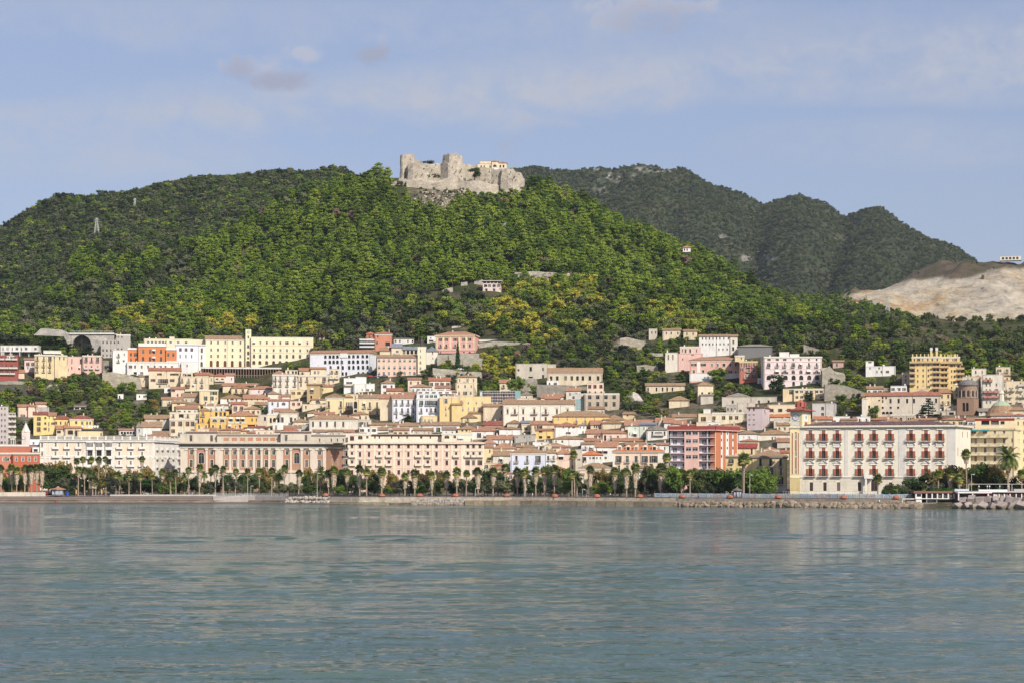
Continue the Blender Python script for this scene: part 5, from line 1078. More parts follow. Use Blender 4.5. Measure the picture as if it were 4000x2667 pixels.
def far_house(name,label,x0,x1,yt,yb,Y,col,roof,rows=(),**k):
 if Y<1600:Y=hill_depth((x0+x1)/2,yb-2)
 elif Y<1800:Y=hill_depth((x0+x1)/2,yb-2,zE,1200.)
 _T[0],_T[1]=0,0
 cv=lambda v:v/K
 h=House(name,label,cv(x0),cv(x1),0,Y,'house',col)
 r=tuple([roof[0]]+[cv(q)if i==0 and not isinstance(q,(str,tuple))else q for i,q in enumerate(roof[1:])])
 h.block(cv(x0),cv(x1),cv(yt),yb=cv(yb),col=col,roof=r,rows=[(cv(a),cv(b_),cv(w),[cv(x)for x in xs],f)for a,b_,w,xs,f in rows],clutter=False,**k)
 h.root.location[2]=h.z0;HS.append(h);return h
far_house('cottage','tiny white cottage among umbrella pines high on the right ridge',2668,2698,968,985,1560,'white',('h',961,'terra'),[(972,980,5,[2674,2684],'o')],d=8)
far_house('house','small white house on the saddle right of the castle hill',3097,3135,1182,1210,1700,'white',('f',),[(1190,1196,4,[3105,3120],'o')],d=8)
far_house('house','salmon gabled farmhouse left of the quarry',3312,3362,1178,1215,1750,'peach',('t',1168,'terra'),[(1188,1200,6,[3330,3345],'o')],d=10)
far_house('house','white farmhouse wing right of the salmon farmhouse',3362,3388,1180,1205,1750,'white',('s',1176,'terra'),[],d=7)
h=far_house('flat_roofed_building','flat roofed building on the plateau above the quarry',3905,3990,1002,1018,2990,'ivory',('f',),[(1005,1014,8,[3918,3932,3946,3960,3974],'o')],d=14)
h=far_house('ruined_villa','roofless concrete villa with open upper floor in the pine wood',1886,1958,1108,1150,1440,'ppink',('f',),[(1112,1122,12,[1897,1912,1930,1947],'o'),(1128,1138,9,[1900,1930],'o')],wear=1.,d=9)
q=MB();q.box(-.8,h.F.W+.8,-.8,9,h.zt+1.6,h.zt+2.1,0,h.F.tf());link('roof_slab',q.mesh('roof_slab',[plain((.5,.48,.44),.9)]),h.root)
for i in range(6):q=MB();t=h.F.W*i/5;q.box(t-.2,t+.2,0,.4,h.zt,h.zt+1.6,0,h.F.tf());link('pillar',q.mesh('pillar',[plain((.55,.5,.45),.9)]),h.root)
FINE[0]=True
# ================================================================ seafront palaces
T(0,1600)
wl=(.76,.73,.66);pc=(.78,.60,.46)
h=House('palace','white and peach seafront palace with balustrade and glazed loggias',525,2030,1080,968,'palace',wl,((.62,.58,.5),(.30,.13,.09)))
h.block(525,2030,402,col=wl,side=322,d=30,psi=0,wear=.15,cor=.7,rim=wl,clutter=False,coping=wl,name='wall',rows=[(430,486,22,[552,730,880,1030,1567,1717,1866],'f'),(436,482,68,[1180,1300,1425],'m'),(546,600,22,[552,728,878,1028,1565,1717,1864],'f'),(530,600,64,[1180,1300,1425],'o'),(662,720,22,[728,878,1030,1563,1715,1862],'f'),(645,715,64,[1180,1300,1425],'o'),(790,850,24,[728,878,1030,1563,1715,1862],'f')],srows=[(y0,y1,9,[2058,2088,2125,2160,2197,2232,2268,2300,2335],fl)for y0,y1,fl in((436,492,''),(548,612,'af'),(668,725,'f'),(790,850,''))])
F=h.F
for a,b_ in((605,640),(672,702),(758,852),(908,1002),(1058,1090),(1510,1540),(1596,1688),(1745,1838),(1894,1915),(1950,1985)):
 for y0,y1 in((418,590),(640,760),(775,860)):h.strip('wall_panel',a,b_,y0,y1,pc,.04)
for y in(603,612,628):h.strip('string_course',525,2030,y,y+8 if y<628 else y+6,wl,.22 if y!=612 else.12)
h.strip('string_course',525,2030,612,628,wl,.12);h.strip('string_course',525,2030,760,772,wl,.2)
for x in(640,1088,1480,1920,1985,575):
 for i in range(24):
  y=415+i*18
  if y<840:h.strip('quoin',x,x+34,y,y+14,wl,.14)
for x in(728,878,1030,1565,1717,1864):
 for y,w in((486,74),(600,90),(720,80)):
  t=F.t(tx(x));z=F.z(ty(y+22),t);link('balcony',balcony_mesh(round(w*K*.12*2)/2+.5,1.1,wl,True),h.root,F.at(t,0,z+.1),F.rz)
for x in(1180,1300,1425):
 t=F.t(tx(x));q=MB();w=44*K*.12
 for y0,y1,dd in((424,514,1.0),(598,632,1.2),(715,745,1.2)):
  za,zb=F.z(ty(y0),t),F.z(ty(y1),t)
  q=MB();q.box(t-w,t+w,-dd,-dd+.15,zb,zb+1.1,0,F.tf());q.box(t-w,t+w,-dd,0,zb-.25,zb,0,F.tf())
  if y0==424:
   for i in range(6):xx=t-w+(2*w-.15)*i/5;q.box(xx,xx+.15,-dd,-dd+.12,zb+1.1,za,0,F.tf())
   q.box(t-w,t+w,-dd+.1,-dd+.14,zb+1.1,za,1,F.tf());q.box(t-w-.2,t+w+.2,-dd-.1,0,za,za+.5,0,F.tf())
  link('loggia',q.mesh('loggia',[plaster(wl,.2),glass()]),h.root)
 for sx in(-.85,.85):
  q=MB();z0_,z1_=F.z(ty(598),t),F.z(ty(530),t);p=F.at(t+w*sx,-.9,0);q.cyl(p[0],p[1],z0_,z1_,.2,.17,8);link('column',q.mesh('column',[plaster(wl,.2)]),h.root)
def balustrade(h,F,zt,col,n,hh=1.3):
 q=MB();q.box(0,F.W,-.5,-.15,zt+.15,zt+.4,0,F.tf());q.box(0,F.W,-.5,-.15,zt+hh,zt+hh+.2,0,F.tf())
 m=int(F.W/.45)
 for i in range(m):x=F.W*(i+.5)/m;q.box(x-.09,x+.09,-.42,-.24,zt+.4,zt+hh,0,F.tf())
 for i in range(n+1):x=F.W*i/n;x=min(max(x,.3),F.W-.3);q.box(x-.35,x+.35,-.6,-.05,zt+.15,zt+hh+.45,0,F.tf())
 link('balustrade',q.mesh('balustrade',[plaster(col,.2)]),h.root)
balustrade(h,h.F,h.zt+.1,wl,14,1.7);balustrade(h,h.sf,h.zt+.1,wl,5,1.7)
S=h.sf
for x in(2058,2125,2197,2268,2335):
 for y in(520,640,750):t=S.t(tx(x));z=S.z(ty(y),t);link('balcony',balcony_mesh(2.0,1.0,wl,True),h.root,S.at(t,0,z),S.rz)
h.strip('string_course',2035,2345,612,632,wl,.2,F=S)
HS.append(h)
h=House('seafront_building','brick red seafront building with a white cornice behind the left palms',-60,525,1080,958,'building',(.46,.13,.07),WH)
h.block(-60,168,560,col=(.52,.20,.13),wear=.25,cor=.5,rim='ivory',clutter=False,rows=[(620,665,40,[55,100],'mf'),(800,850,30,[30],'f')],name='left_wall')
h.block(168,525,558,col=(.46,.13,.07),wear=.25,cor=.5,rim='ivory',clutter=False,rows=[(618,668,26,[215,300,384,466],'f'),(850,905,24,[290,466],'f')],name='wall')
h.block(-60,520,478,yb=560,col=(.46,.16,.10),dY=7,name='attic_wall',clutter=False);h.block(-60,520,455,yb=478,col='white',dY=9,name='upper_wall',clutter=False);h.block(390,525,385,yb=458,col='bwhite',dY=10,name='upper_wall',rows=[(418,450,24,[440,515])],clutter=False)
h.block(425,515,487,yb=550,col='white',dY=4,d=5,name='roof_room',rows=[(510,545,50,[468],'o')],clutter=False)
HS.append(h)
T(650,1600)
br=(.43,.235,.15);ln=(.66,.57,.46)
h=House('palace','brick palace with giant ionic pilasters and a deep cornice over dark shade',185,2095,1080,962,'palace',br,((.45,.4,.34),(.12,.1,.1)))
h.block(185,2095,470,col=br,side=262,d=30,psi=0,wear=.3,clutter=False,coping=ln,name='wall',rows=[(522,585,40,[330,595,788,895,1005,1108,1212,1312,1408,1585,1843,2010],'f'),(555,700,74,[458,1712],'af'),(652,748,40,[325,595,786,893,1002,1106,1208,1310,1405,1580,1840,2008],'f'),(900,960,34,[330,595,788,895,1005,1585,1843],'f')],srows=[(528,595,26,[2172,2252,2335],'f'),(655,720,26,[2172,2252,2335],'f')])
F=h.F
for a,b_ in((185,278),(640,742),(1440,1532),(1885,1980),(2050,2095)):h.strip('pier',a,b_,500,1000,ln,.5)
for x in(380,528,838,943,1050,1150,1250,1350,1633,1775):
 h.strip('pilaster',x-15,x+15,525,1000,ln,.6)
for x in(262,380,528,640,735,838,943,1050,1150,1250,1350,1450,1525,1633,1775,1890,1975,2060):
 h.strip('capital',x-22,x+22,503,524,(.70,.62,.50),.85)
h.strip('base_course',185,2095,790,822,ln,.9);h.strip('ground_floor',185,2095,822,1020,(.62,.54,.44),.35)
q=MB();q.box(-.9,F.W+.9,-.75,0,F.z(ty(500),30),F.z(ty(470),30),0,F.tf());q.box(-.9,h.sf.W+.9,-.75,0,F.z(ty(500),30),F.z(ty(470),30),0,h.sf.tf());link('frieze',q.mesh('frieze',[plaster((.60,.56,.47),.6)]),h.root)
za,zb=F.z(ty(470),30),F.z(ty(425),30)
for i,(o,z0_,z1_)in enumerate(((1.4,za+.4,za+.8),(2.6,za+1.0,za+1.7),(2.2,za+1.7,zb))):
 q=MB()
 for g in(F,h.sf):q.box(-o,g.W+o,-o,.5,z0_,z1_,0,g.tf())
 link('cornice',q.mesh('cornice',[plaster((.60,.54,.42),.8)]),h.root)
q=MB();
q.box(-.5,F.W+.5,-.5,0,za-.02,za+1.0,0,F.tf());q.box(-.5,h.sf.W+.5,-.5,0,za-.02,za+1.0,0,h.sf.tf());link('cornice_shade',q.mesh('cornice_shade',[plaster((.16,.12,.10),.8)]),h.root)  # dark band under the cornice; its shadow is put into the colour
h.block(190,2100,440,yb=480,col=ln,dY=2.5,name='parapet_wall',side=240,d=28,psi=0,clutter=False)
st=(.60,.53,.42)
h.block(260,665,282,col=st,yb=430,dY=4,wear=.8,name='attic_wall',rows=[(330,410,34,[322,592],'l')],cor=.3,rim=(.2,.15,.13),clutter=False)
h.block(665,1500,318,col=st,yb=430,dY=5,wear=.8,name='attic_wall',cor=.25,rim=(.3,.25,.2),clutter=False)
for x in(787,893,998,1103,1210,1302,1396):h.strip('recessed_panel',x-34,x+34,360,405,(.48,.23,.14),.03)
h.block(1500,1900,280,col=st,yb=430,dY=4,wear=.8,name='attic_wall',cor=.3,rim=(.2,.15,.13),rows=[(328,405,32,[1570,1832],'')],clutter=False)
h.strip('relief_panel',1592,1805,325,395,(.64,.57,.46),.12);h.strip('relief_panel',345,570,325,395,(.62,.55,.44),.08)
h.block(1900,2350,322,col=st,yb=430,dY=6,wear=.8,name='attic_wall',rows=[(370,415,24,[2010,2165,2245,2322],'f')],cor=.25,rim=(.3,.25,.2),clutter=False)
h.block(180,262,312,col=st,yb=430,dY=3,wear=.8,name='attic_wall',clutter=False)
HS.append(h)
T(1300,1600)
pk=(.76,.55,.43);cr=(.78,.68,.53)
X15=[252,357,475,610,737,865,992,1121,1247,1361,1496,1618,1771,1846,1930]
h=House('palace','long peach palace with cream pilasters and four rows of brown shuttered windows',195,1985,1080,914,'palace',pk,((.42,.3,.22),(.10,.04,.04)))
h.block(195,1985,425,col=pk,side=8,d=20,wear=.2,cor=.9,rim=cr,clutter=False,name='wall',coping=cr,rows=[(440,498,34,X15,'cf'),(550,612,32,X15,'cf'),(660,722,36,X15,'rf'),(785,845,34,X15,'cf'),(910,960,30,[610,737,865,992],'')])
F=h.F
for a,b_ in((195,225),(292,318),(404,430),(532,556),(662,686),(792,814),(918,938),(1045,1067),(1172,1196),(1300,1320),(1424,1448),(1550,1575),(1682,1740),(1798,1816),(1880,1898),(1962,1985)):
 h.strip('pilaster',a,b_,432,900,cr,.18)
for y,w in((515,8),(530,6),(636,7),(755,8),(880,10)):h.strip('string_course',195,1985,y,y+w,cr,.12)
for x in X15:
 for y in(522,630):h.strip('window_apron',x-30,x+30,y,y+14,cr,.26)
for x,y in[(252,612),(610,612),(737,612),(1121,612),(1247,612),(1618,612),(252,724),(475,724),(610,724),(737,724),(1121,724),(1247,724),(1771,612),(1846,612),(1930,612)]:
 t=F.t(tx(x));z=F.z(ty(y+2),t);link('balcony',balcony_mesh(2.8,1.1,cr,True),h.root,F.at(t,0,z),F.rz)
h.block(165,200,430,col=cr,dY=3,d=14,name='corner_wall',rows=[(450,495,14,[182],'c'),(560,610,14,[182],'c'),(665,725,14,[182],'c')],clutter=False,cor=.6,rim=cr)
for y in(520,630,740):
 z=F.z(ty(y),0);q=MB();p=F.at(-1.,.8,0);q.cyl(p[0],p[1],z-.3,z,1.7,1.8,12);q.cyl(p[0],p[1],z,z+1.0,1.7,1.7,12,1,False);link('balcony',q.mesh('balcony',[plaster(cr,.3),plain((.12,.1,.1))]),h.root)
h.block(200,500,310,yb=425,col=cr,dY=4,wear=.4,name='penthouse',rows=[(328,382,60,[360],'a'),(328,370,30,[453],'a'),(342,400,54,[252],'c')],cor=.2,clutter=False)
h.block(500,1430,318,yb=425,col=cr,dY=7,wear=.4,name='penthouse',rows=[(345,372,18,[553,612,772,865,975,1280,1390],'c'),(335,372,28,[1160],'a')],cor=.3,rim=(.1,.06,.05),clutter=False)
h.block(1430,1830,305,yb=425,col=cr,dY=5,wear=.4,name='penthouse',rows=[(328,380,66,[1497],'a'),(330,370,38,[1600],'f'),(350,370,56,[1680],'w')],cor=.2,clutter=False)
q=MB()
balustrade(h,h.F,h.F.z(ty(425),20)+.1,cr,22,1.2)
HS.append(h)
# ---- white palace with clock tower
T(3300,1600)
cp=(.76,.70,.57)
h=House('palace','ivory four storey palace with red brown shutters beside the clock tower',-587,1455,1080,792,'palace',cp,((.25,.12,.08),(.34,.12,.075)))
CX=[-452,-279,-100,188,382,590,868,1065,1250]
h.block(-587,1455,205,col=cp,side=195,d=20,psi=5,wear=.12,cor=1.0,rim=(.70,.66,.54),clutter=False,name='wall',coping=(.6,.56,.46),rows=[(262,405,46,CX,'n'),(490,632,46,CX,'n'),(722,868,46,CX,'n'),(948,1062,42,[-440,-262,-84,193,600,870,1065],'n'),(905,1062,78,[385],'a')],srows=[(285,360,14,[1545,1610],'c'),(490,600,14,[1485],'c'),(530,600,14,[1545],'c')])
F=h.F;sc=plaster((.38,.13,.075),.3);wt=plaster((.78,.75,.68),.15)
for ri,(y0,y1)in enumerate(((262,405),(490,632),(722,868))):
 for x in CX:
  t=F.t(tx(x));za,zb=F.z(ty(y0),t),F.z(ty(y1),t);w=.5*46*K*F.Y(t)/FP;H_=za-zb
  q=MB();q.box(t-w,t+w,.02,.1,zb+H_*.68,za,0,F.tf())
  for k in range(5):q.box(t-w+.05,t+w-.05,-.02,.02,zb+H_*.7+k*.28,zb+H_*.7+k*.28+.1,0,F.tf())
  link('shutter_box',q.mesh('shutter_box',[sc]),h.root)
  for sg in(-1,1):
   q=MB();a,b_=sorted((sg*(w+.02),sg*(w+.95)));q.box(t+a,t+b_,-.14,-.06,zb+.05,zb+H_*.66,0,F.tf())
   for k in range(7):q.box(t+a+.08,t+b_-.08,-.18,-.14,zb+.25+k*.36,zb+.25+k*.36+.16,0,F.tf())
   link('shutter',q.mesh('shutter',[sc]),h.root)
  q=MB()
  for sg in(-1,1):a,b_=sorted((sg*(w+.02),sg*(w+.42)));q.box(t+a,t+b_,-.05,0.01,zb+H_*.66,za,0,F.tf())
  q.box(t-w-.7,t+w+.7,-.3,0.01,za+.05,za+.35,0,F.tf())
  if ri==0:q.box(t-w-.9,t+w+.9,-.45,0.01,za+.8,za+1.05,0,F.tf())
  n=8
  top=[(t-w-.9,za+.7),(t+w+.9,za+.7)]
  if ri==1:
   R=w+.9;arc=[(t+R*math.cos(math.pi*k/n),za+.75+.75*R*math.sin(math.pi*k/n))for k in range(n+1)]
  elif ri==2:R=w+.9;arc=[(t+R,za+.75),(t,za+1.8),(t-R,za+.75)]
  else:arc=None
  if arc:
   q.poly([F.at(p[0],-.18,p[1])for p in arc])
   for k in range(len(arc)-1):
    p,r=arc[k],arc[k+1]
    q.poly([F.at(p[0],-.55,p[1]+.25),F.at(r[0],-.55,r[1]+.25),F.at(r[0],0,r[1]+.25),F.at(p[0],0,p[1]+.25)]);q.poly([F.at(p[0],-.55,p[1]),F.at(r[0],-.55,r[1]),F.at(r[0],-.55,r[1]+.25),F.at(p[0],-.55,p[1]+.25)]);q.poly([F.at(r[0],-.55,r[1]),F.at(p[0],-.55,p[1]),F.at(p[0],-.1,p[1]),F.at(r[0],-.1,r[1])])
  link('window_hood',q.mesh('window_hood',[wt]),h.root)
  link('balcony',balcony_mesh(4.0 if ri<2 else 4.0,1.1,(.70,.66,.56),False,(.12,.08,.07)),h.root,F.at(t,0,zb),F.rz)
h.strip('string_course',-587,1455,872,884,(.70,.66,.56),.3);h.strip('string_course',-587,1455,890,896,(.70,.66,.56),.15)
seg=[(-587,-466),(-414,-288),(-236,-110),(-58,167),(219,335),(440,574),(626,844),(896,1039),(1091,1455)]
for i in range(9):
 for a,b_ in seg:h.strip('rustic_band',a,b_,902+i*18,902+i*18+13,cp,.1)
for a,b_ in((-587,-535),(0,48),(705,800),(1345,1455)):
 for i in range(42):
  y=222+i*15.6
  h.strip('quoin',a,b_,y,y+11.5,(.78,.74,.68),.12)
q=MB();t0,t1=F.t(tx(262)),F.t(tx(372));z=F.z(ty(885),t0);q.box(t0,t1,-2.6,0,z-.4,z,0,F.tf());q.box(t0,t1,-2.6,-2.4,z,z+1.1,0,F.tf());q.box(t0,t0+.2,-2.4,0,z,z+1.1,0,F.tf())
q.box(t0+.3,t0+1.0,-2.4,-1.7,h.z0,z-.4,0,F.tf());link('portico',q.mesh('portico',[wt]),h.root)
rm=roof_mesh([F.at(1,1)[:2],F.at(F.W-1,1)[:2],F.at(F.W-1,17)[:2],F.at(1,17)[:2]],h.zt+.25,h.zt+1.9,'h',.2);link('roof',rm.mesh('roof',[tiles((.12,.065,.065))]),h.root)
HS.append(h)
T(2600,1600);yw=(.76,.64,.38)
Yt=F.Y(0)-.6
h=House('clock_tower','yellow clock tower with brown arched strips and a dark red pagoda roof',1632,1762,1080,Yt,'clock tower',yw,((.6,.56,.5),(.2,.1,.06)))
h.block(1632,1762,213,col=yw,side=6,d=11,wear=.12,name='wall',clutter=False,cor=.5,rim=(.78,.72,.55),rows=[(318,375,18,[1708],'a'),(545,602,18,[1708],'a'),(775,832,18,[1708],'a')])
for x,w,y0 in((1665,11,300),(1745,11,300)):h.strip('brown_strip',x-w/2,x+w/2,y0,840,(.36,.13,.07),.05)
for y0,y1 in((285,310),(392,540),(618,768)):h.strip('brown_strip',1699,1719,y0,y1,(.36,.13,.07),.05)
for x in(1655,1676,1692,1724,1735,1753):h.strip('moulding',x-2,x+2,290,845,(.80,.76,.62),.16)
h.strip('string_course',1632,1762,878,888,(.8,.76,.6),.25)
for i in range(11):
 for j in range(5):
  a=1634+j*26+(13 if i%2 else 0);h.strip('stone_block',a,min(a+22,1762),892+i*15,892+i*15+11,(.72,.58,.30),.12)
h.block(1640,1795,8,yb=213,col=yw,side=110,d=9.5,wear=.12,dY=1,name='belfry_wall',clutter=False)
B_=h.F;Sd=h.sf
h.strip('clock_surround',1656,1758,38,148,(.80,.77,.70),.1,F=B_);h.strip('plaque',1658,1756,158,204,(.76,.74,.68),.1,F=B_)
clock(h,1707,92,42,B_,(.78,.77,.74))
h.strip('clock_surround',1815,1865,38,150,(.80,.77,.70),.1,F=Sd);h.strip('brown_strip',1826,1858,158,212,(.36,.13,.07),.05,F=Sd)
clock(h,1840,94,20,Sd,(.78,.77,.74))
for x in(1645,1775,1790):h.strip('pilaster',x-5,x+5,14,210,(.80,.72,.48),.2,F=B_)
for x in(1803,1875,1892):h.strip('pilaster',x-5,x+5,14,210,(.80,.72,.48),.2,F=Sd)
P=h.P;q=roof_mesh(P,h.zt,h.zt+1.5,'p',1.6);link('eaves',q.mesh('eaves',[tiles((.26,.06,.045))]),h.root)
q=roof_mesh(P,h.zt+.2,h.zt+3.0,'p',-.9);link('roof',q.mesh('roof',[tiles((.26,.06,.045))]),h.root)
c=((P[0][0]+P[2][0])/2,(P[0][1]+P[2][1])/2);q=MB();q.cyl(*c,h.zt+1.6,h.zt+3.4,1.7,1.6,8)
for i in range(8):
 a=math.pi*i/4;q.cyl(c[0]+2*math.cos(a),c[1]+2*math.sin(a),h.zt+1.6,h.zt+3.6,.22,.18,6)
q.cyl(*c,h.zt+3.4,h.zt+4.6,1.5,.1,8);link('lantern',q.mesh('lantern',[plaster((.42,.13,.09),.6)]),h.root)
HS.append(h)
# ---- orange and pink apartment house
h=House('apartment_house','modern apartment house with a pink centre block, open balconies and orange side',45,650,1080,862,'apartment house','bwhite',DK)
aw=(.66,.69,.74)
h.block(60,645,262,col=aw,side=0,d=12,wear=.3,dY=2.2,name='rear_wall',clutter=False,rows=[(y,y+62,20,[108,136,235,490,520,575,602],'n')for y in(278,385,492,600,705)])
RF=h.F
P=corners(tx(45),tx(650),h.Y,295*K,20.,2);F=Face(P[0],P[1]);S=Face(P[1],P[2]);zt=F.z(ty(258),F.W);z0=ground(2700,h.Y)-1
h.F=F;h.sf=S;h.P=P
mb=MB();facade(mb,h.root,S,z0,zt,[(290,300,8,[733],'n')][0:0],h.pal);mb.poly([S.at(0,-.0,z0),S.at(.3,0,z0),S.at(.3,0,zt),S.at(0,0,zt)]);
mb.box(0,.3,0.02,2.2,z0,zt,0,Face(S.at(0,0,0)[:2],S.at(S.W,0,0)[:2]).tf())
for g in(Face(P[2],P[3]),Face(P[3],P[0])):mb.poly([g.at(0,0,z0),g.at(g.W,0,z0),g.at(g.W,0,zt),g.at(0,0,zt)])
link('side_wall',mb.mesh('side_wall',[plaster((.52,.19,.09),.5)]),h.root)
for y in range(290,900,27):h.strip('facing_band',653,942,y,y+24,(.56,.21,.10),.05,F=S)
for a,b_,cc in((724,738,'white'),(740,750,'ppink'),(788,825,'white'),(872,888,'white'),(935,945,'ivory'),(648,655,'ppink')):h.strip('white_strip',a,b_,262,900,cc,.12,F=S)
for x in(806,880,731):
 for y in(290,375,480,590):h.strip('side_window',x-6,x+6,y,y+34,None,.15,F=S,mat=glass())
t0,t1=F.t(tx(247)),F.t(tx(440));q=MB();cf=Face(F.at(t0,-.3)[:2],F.at(t1,-.3)[:2])
facade(q,h.root,cf,z0,zt,[(y,y+44,70,[299,386],'m')for y in(278,382,487,590)],((.66,.64,.66),(.1,.08,.1)))
for g0,g1 in((cf.at(cf.W,0),cf.at(cf.W,2.6)),(cf.at(0,2.6),cf.at(0,0))):g=Face(g0[:2],g1[:2]);q.poly([g.at(0,0,z0),g.at(g.W,0,z0),g.at(g.W,0,zt),g.at(0,0,zt)])
link('centre_block',q.mesh('centre_block',[plaster((.72,.46,.39),.4),plaster((.72,.46,.39),.4)]),h.root)
for y in(362,466,570,672,778):
 for a,b_ in((50,245),(441,645)):
  t0,t1=F.t(tx(a)),F.t(tx(b_));z=F.z(ty(y),t0);q=MB();q.box(t0,t1,-.2,2.6,z,z+.3,0,F.tf());q.box(t0,t1,-.2,-.14,z+1.15,z+1.22,1,F.tf())
  n=int((t1-t0)/.35)
  for i in range(n):x=t0+(t1-t0)*i/n;q.box(x,x+.05,-.2,-.15,z+.3,z+1.15,1,F.tf())
  link('balcony',q.mesh('balcony',[plain((.72,.5,.46),.8),plain((.5,.5,.52),.6)]),h.root)
for x in(64,545,640):
 t=F.t(tx(x));q=MB();q.box(t,t+.25,.3,2.6,z0,zt,0,F.tf());link('divider_wall',q.mesh('divider_wall',[plaster(aw,.2)]),h.root)
q=MB();g0=F
q.poly([(p[0],p[1],zt+.1)for p in P])
for g in(F,S):q.box(-.8,g.W+.8,-.9,.3,zt,zt+1.6,0,g.tf());q.box(-.9,g.W+.9,-1.,0,zt-.3,zt,1,g.tf())
link('roof_band',q.mesh('roof_band',[plaster((.28,.06,.05),.6),plaster((.76,.5,.45),.2)]),h.root)
FOOT.append((tx(45),tx(945),ty(215),h.Y,z0,zt,P));HS.append(h)
FINE[0]=False
for h in HS:h.done()
# ================================================================ castle
stn=(.50,.44,.35)
def ruin(parent,name,pts,ztops,z0,batter=.08,seed=1,mat=None,jag=1.1,seg=2.2):
 """thick battered wall or tower: footprint points, broken top edge, uneven faces"""
 rr=random.Random(seed);n=len(pts);cx=sum(p[0]for p in pts)/n;cy=sum(p[1]for p in pts)/n
 ring=[]
 for i in range(n):
  a,b_=pts[i],pts[(i+1)%n];za,zb=ztops[i],ztops[(i+1)%n];L=math.hypot(b_[0]-a[0],b_[1]-a[1]);m=max(1,int(L/seg))
  for k in range(m):f=k/m;ring.append((a[0]+(b_[0]-a[0])*f,a[1]+(b_[1]-a[1])*f,za+(zb-za)*f))
 N=len(ring);mb=MB();rows=7;V=[]
 for r in range(rows+1):
  f=r/rows;row=[]
  for(x,y,zt)in ring:
   z=z0+(zt-z0)*f;d=(1-f)*batter*(zt-z0);dx,dy=x-cx,y-cy;l=math.hypot(dx,dy)or 1
   nn=mnoise.noise(Vector((x*.25,y*.25,z*.3+seed)))*.5+mnoise.noise(Vector((x*.9,y*.9,z*.8+seed)))*.35
   if r==rows:z+=rr.uniform(-jag,jag*.5)
   row.append(mb.pt((x+dx/l*(d+nn),y+dy/l*(d+nn),z)))
  V.append(row)
 for r in range(rows):
  for i in range(N):j=(i+1)%N;mb.f.append((V[r][i],V[r][j],V[r+1][j],V[r+1][i]));mb.m.append(0)
 c=mb.pt((cx,cy,sum(z for _,_,z in ring)/N-.8))
 for i in range(N):mb.f.append((V[rows][i],V[rows][(i+1)%N],c));mb.m.append(0)
 return link(name,mb.mesh(name,[mat or stone(stn,.16,1.6)]),parent)
KC=600/2352.
CT=lambda x,y:(1500+x*KC,560+y*KC)
YC=1640.
def cpt(x,dy=0.):px,_=CT(x,0);return(pxX(px,YC+dy),YC+dy)
def cz(y,dy=0.):return pz(560+y*KC,YC+dy)
castle=link('castle',None,None,(0,0,0));tag(castle,'ruined grey stone castle with broken towers crowning the hill','castle')
def cw(name,spec,back,y0,seed,**k):
 """front edge as (x, ytop, dy) list left to right, closed at depth back"""
 pts=[cpt(x,d)for x,_,d in spec];zt=[cz(y,d)for _,y,d in spec]
 pts+=[cpt(spec[-1][0],back),cpt(spec[0][0],back)];zt+=[zt[-1],zt[0]]
 return ruin(castle,name,pts,zt,cz(y0),seed=seed,**k)
cw('curtain_wall',[(368,312,2),(450,300,0),(470,262,0),(545,258,0),(550,290,1),(620,300,1),(640,312,1),(700,305,1),(760,322,1),(825,318,2),(880,325,2)],14,860,3,batter=.05)
cw('terrace_wall',[(345,548,-8),(560,552,-9),(600,575,-9),(830,585,-10),(900,560,-10),(1050,520,-10),(1130,500,-9),(1160,545,-6)],4,760,4,batter=.06)
cw('outwork_wall',[(110,620,-4),(170,585,-4),(225,575,-3),(228,548,-3),(345,552,-4)],6,730,5,batter=.1)
pts=[cpt(x,d)for x,d in((900,4),(1000,-3),(1100,-3),(1195,3),(1200,16),(1100,22),(1000,22),(900,14))]
ruin(castle,'keep',pts,[cz(y)for y in(170,160,158,185,190,165,160,168)],cz(860),.07,8)
ruin(castle,'keep_skirt',[cpt(x,d)for x,d in((872,2),(985,-5),(1120,-5),(1238,1),(1238,15),(872,15))],[cz(y)for y in(300,310,330,305,300,300)],cz(860),.06,9)
n=12;c=cpt(292,12);ruin(castle,'round_tower',[(c[0]+7.6*KC*1.15*math.cos(2*math.pi*i/n),c[1]+4*math.sin(2*math.pi*i/n))for i in range(n)],[cz(145)]*n,cz(860),.03,10,jag=1.0,seg=3)
cw('tower_wall',[(320,170,10),(465,168,10)],18,860,11,jag=.4,batter=.03)
cw('middle_wall',[(1200,308,6),(1250,322,6),(1430,322,5),(1440,330,5)],16,860,12)
cw('east_wing_wall',[(1400,400,3),(1480,370,1),(1640,365,0),(1700,395,-2),(1800,385,-4),(1890,375,-5)],18,860,13,batter=.05)
cw('bastion',[(1800,390,-8),(1880,388,-9),(1900,392,-9),(1980,400,-8),(2010,425,-7),(2060,430,-6),(2110,470,-2),(2150,545,2)],16,860,14,batter=.04,jag=1.2)
cw('low_bastion',[(1790,520,-12),(1900,525,-14),(1960,520,-14),(1965,560,-12)],-3,860,15,batter=.04)
cw('buttress',[(1900,480,-11),(1960,485,-11)],-3,860,17,batter=.05)
cw('rock_terrace',[(1130,560,-9),(1270,575,-12),(1450,560,-13),(1560,575,-13),(1700,660,-11),(1800,640,-8)],3,900,16,batter=.12)
rr=random.Random(5)
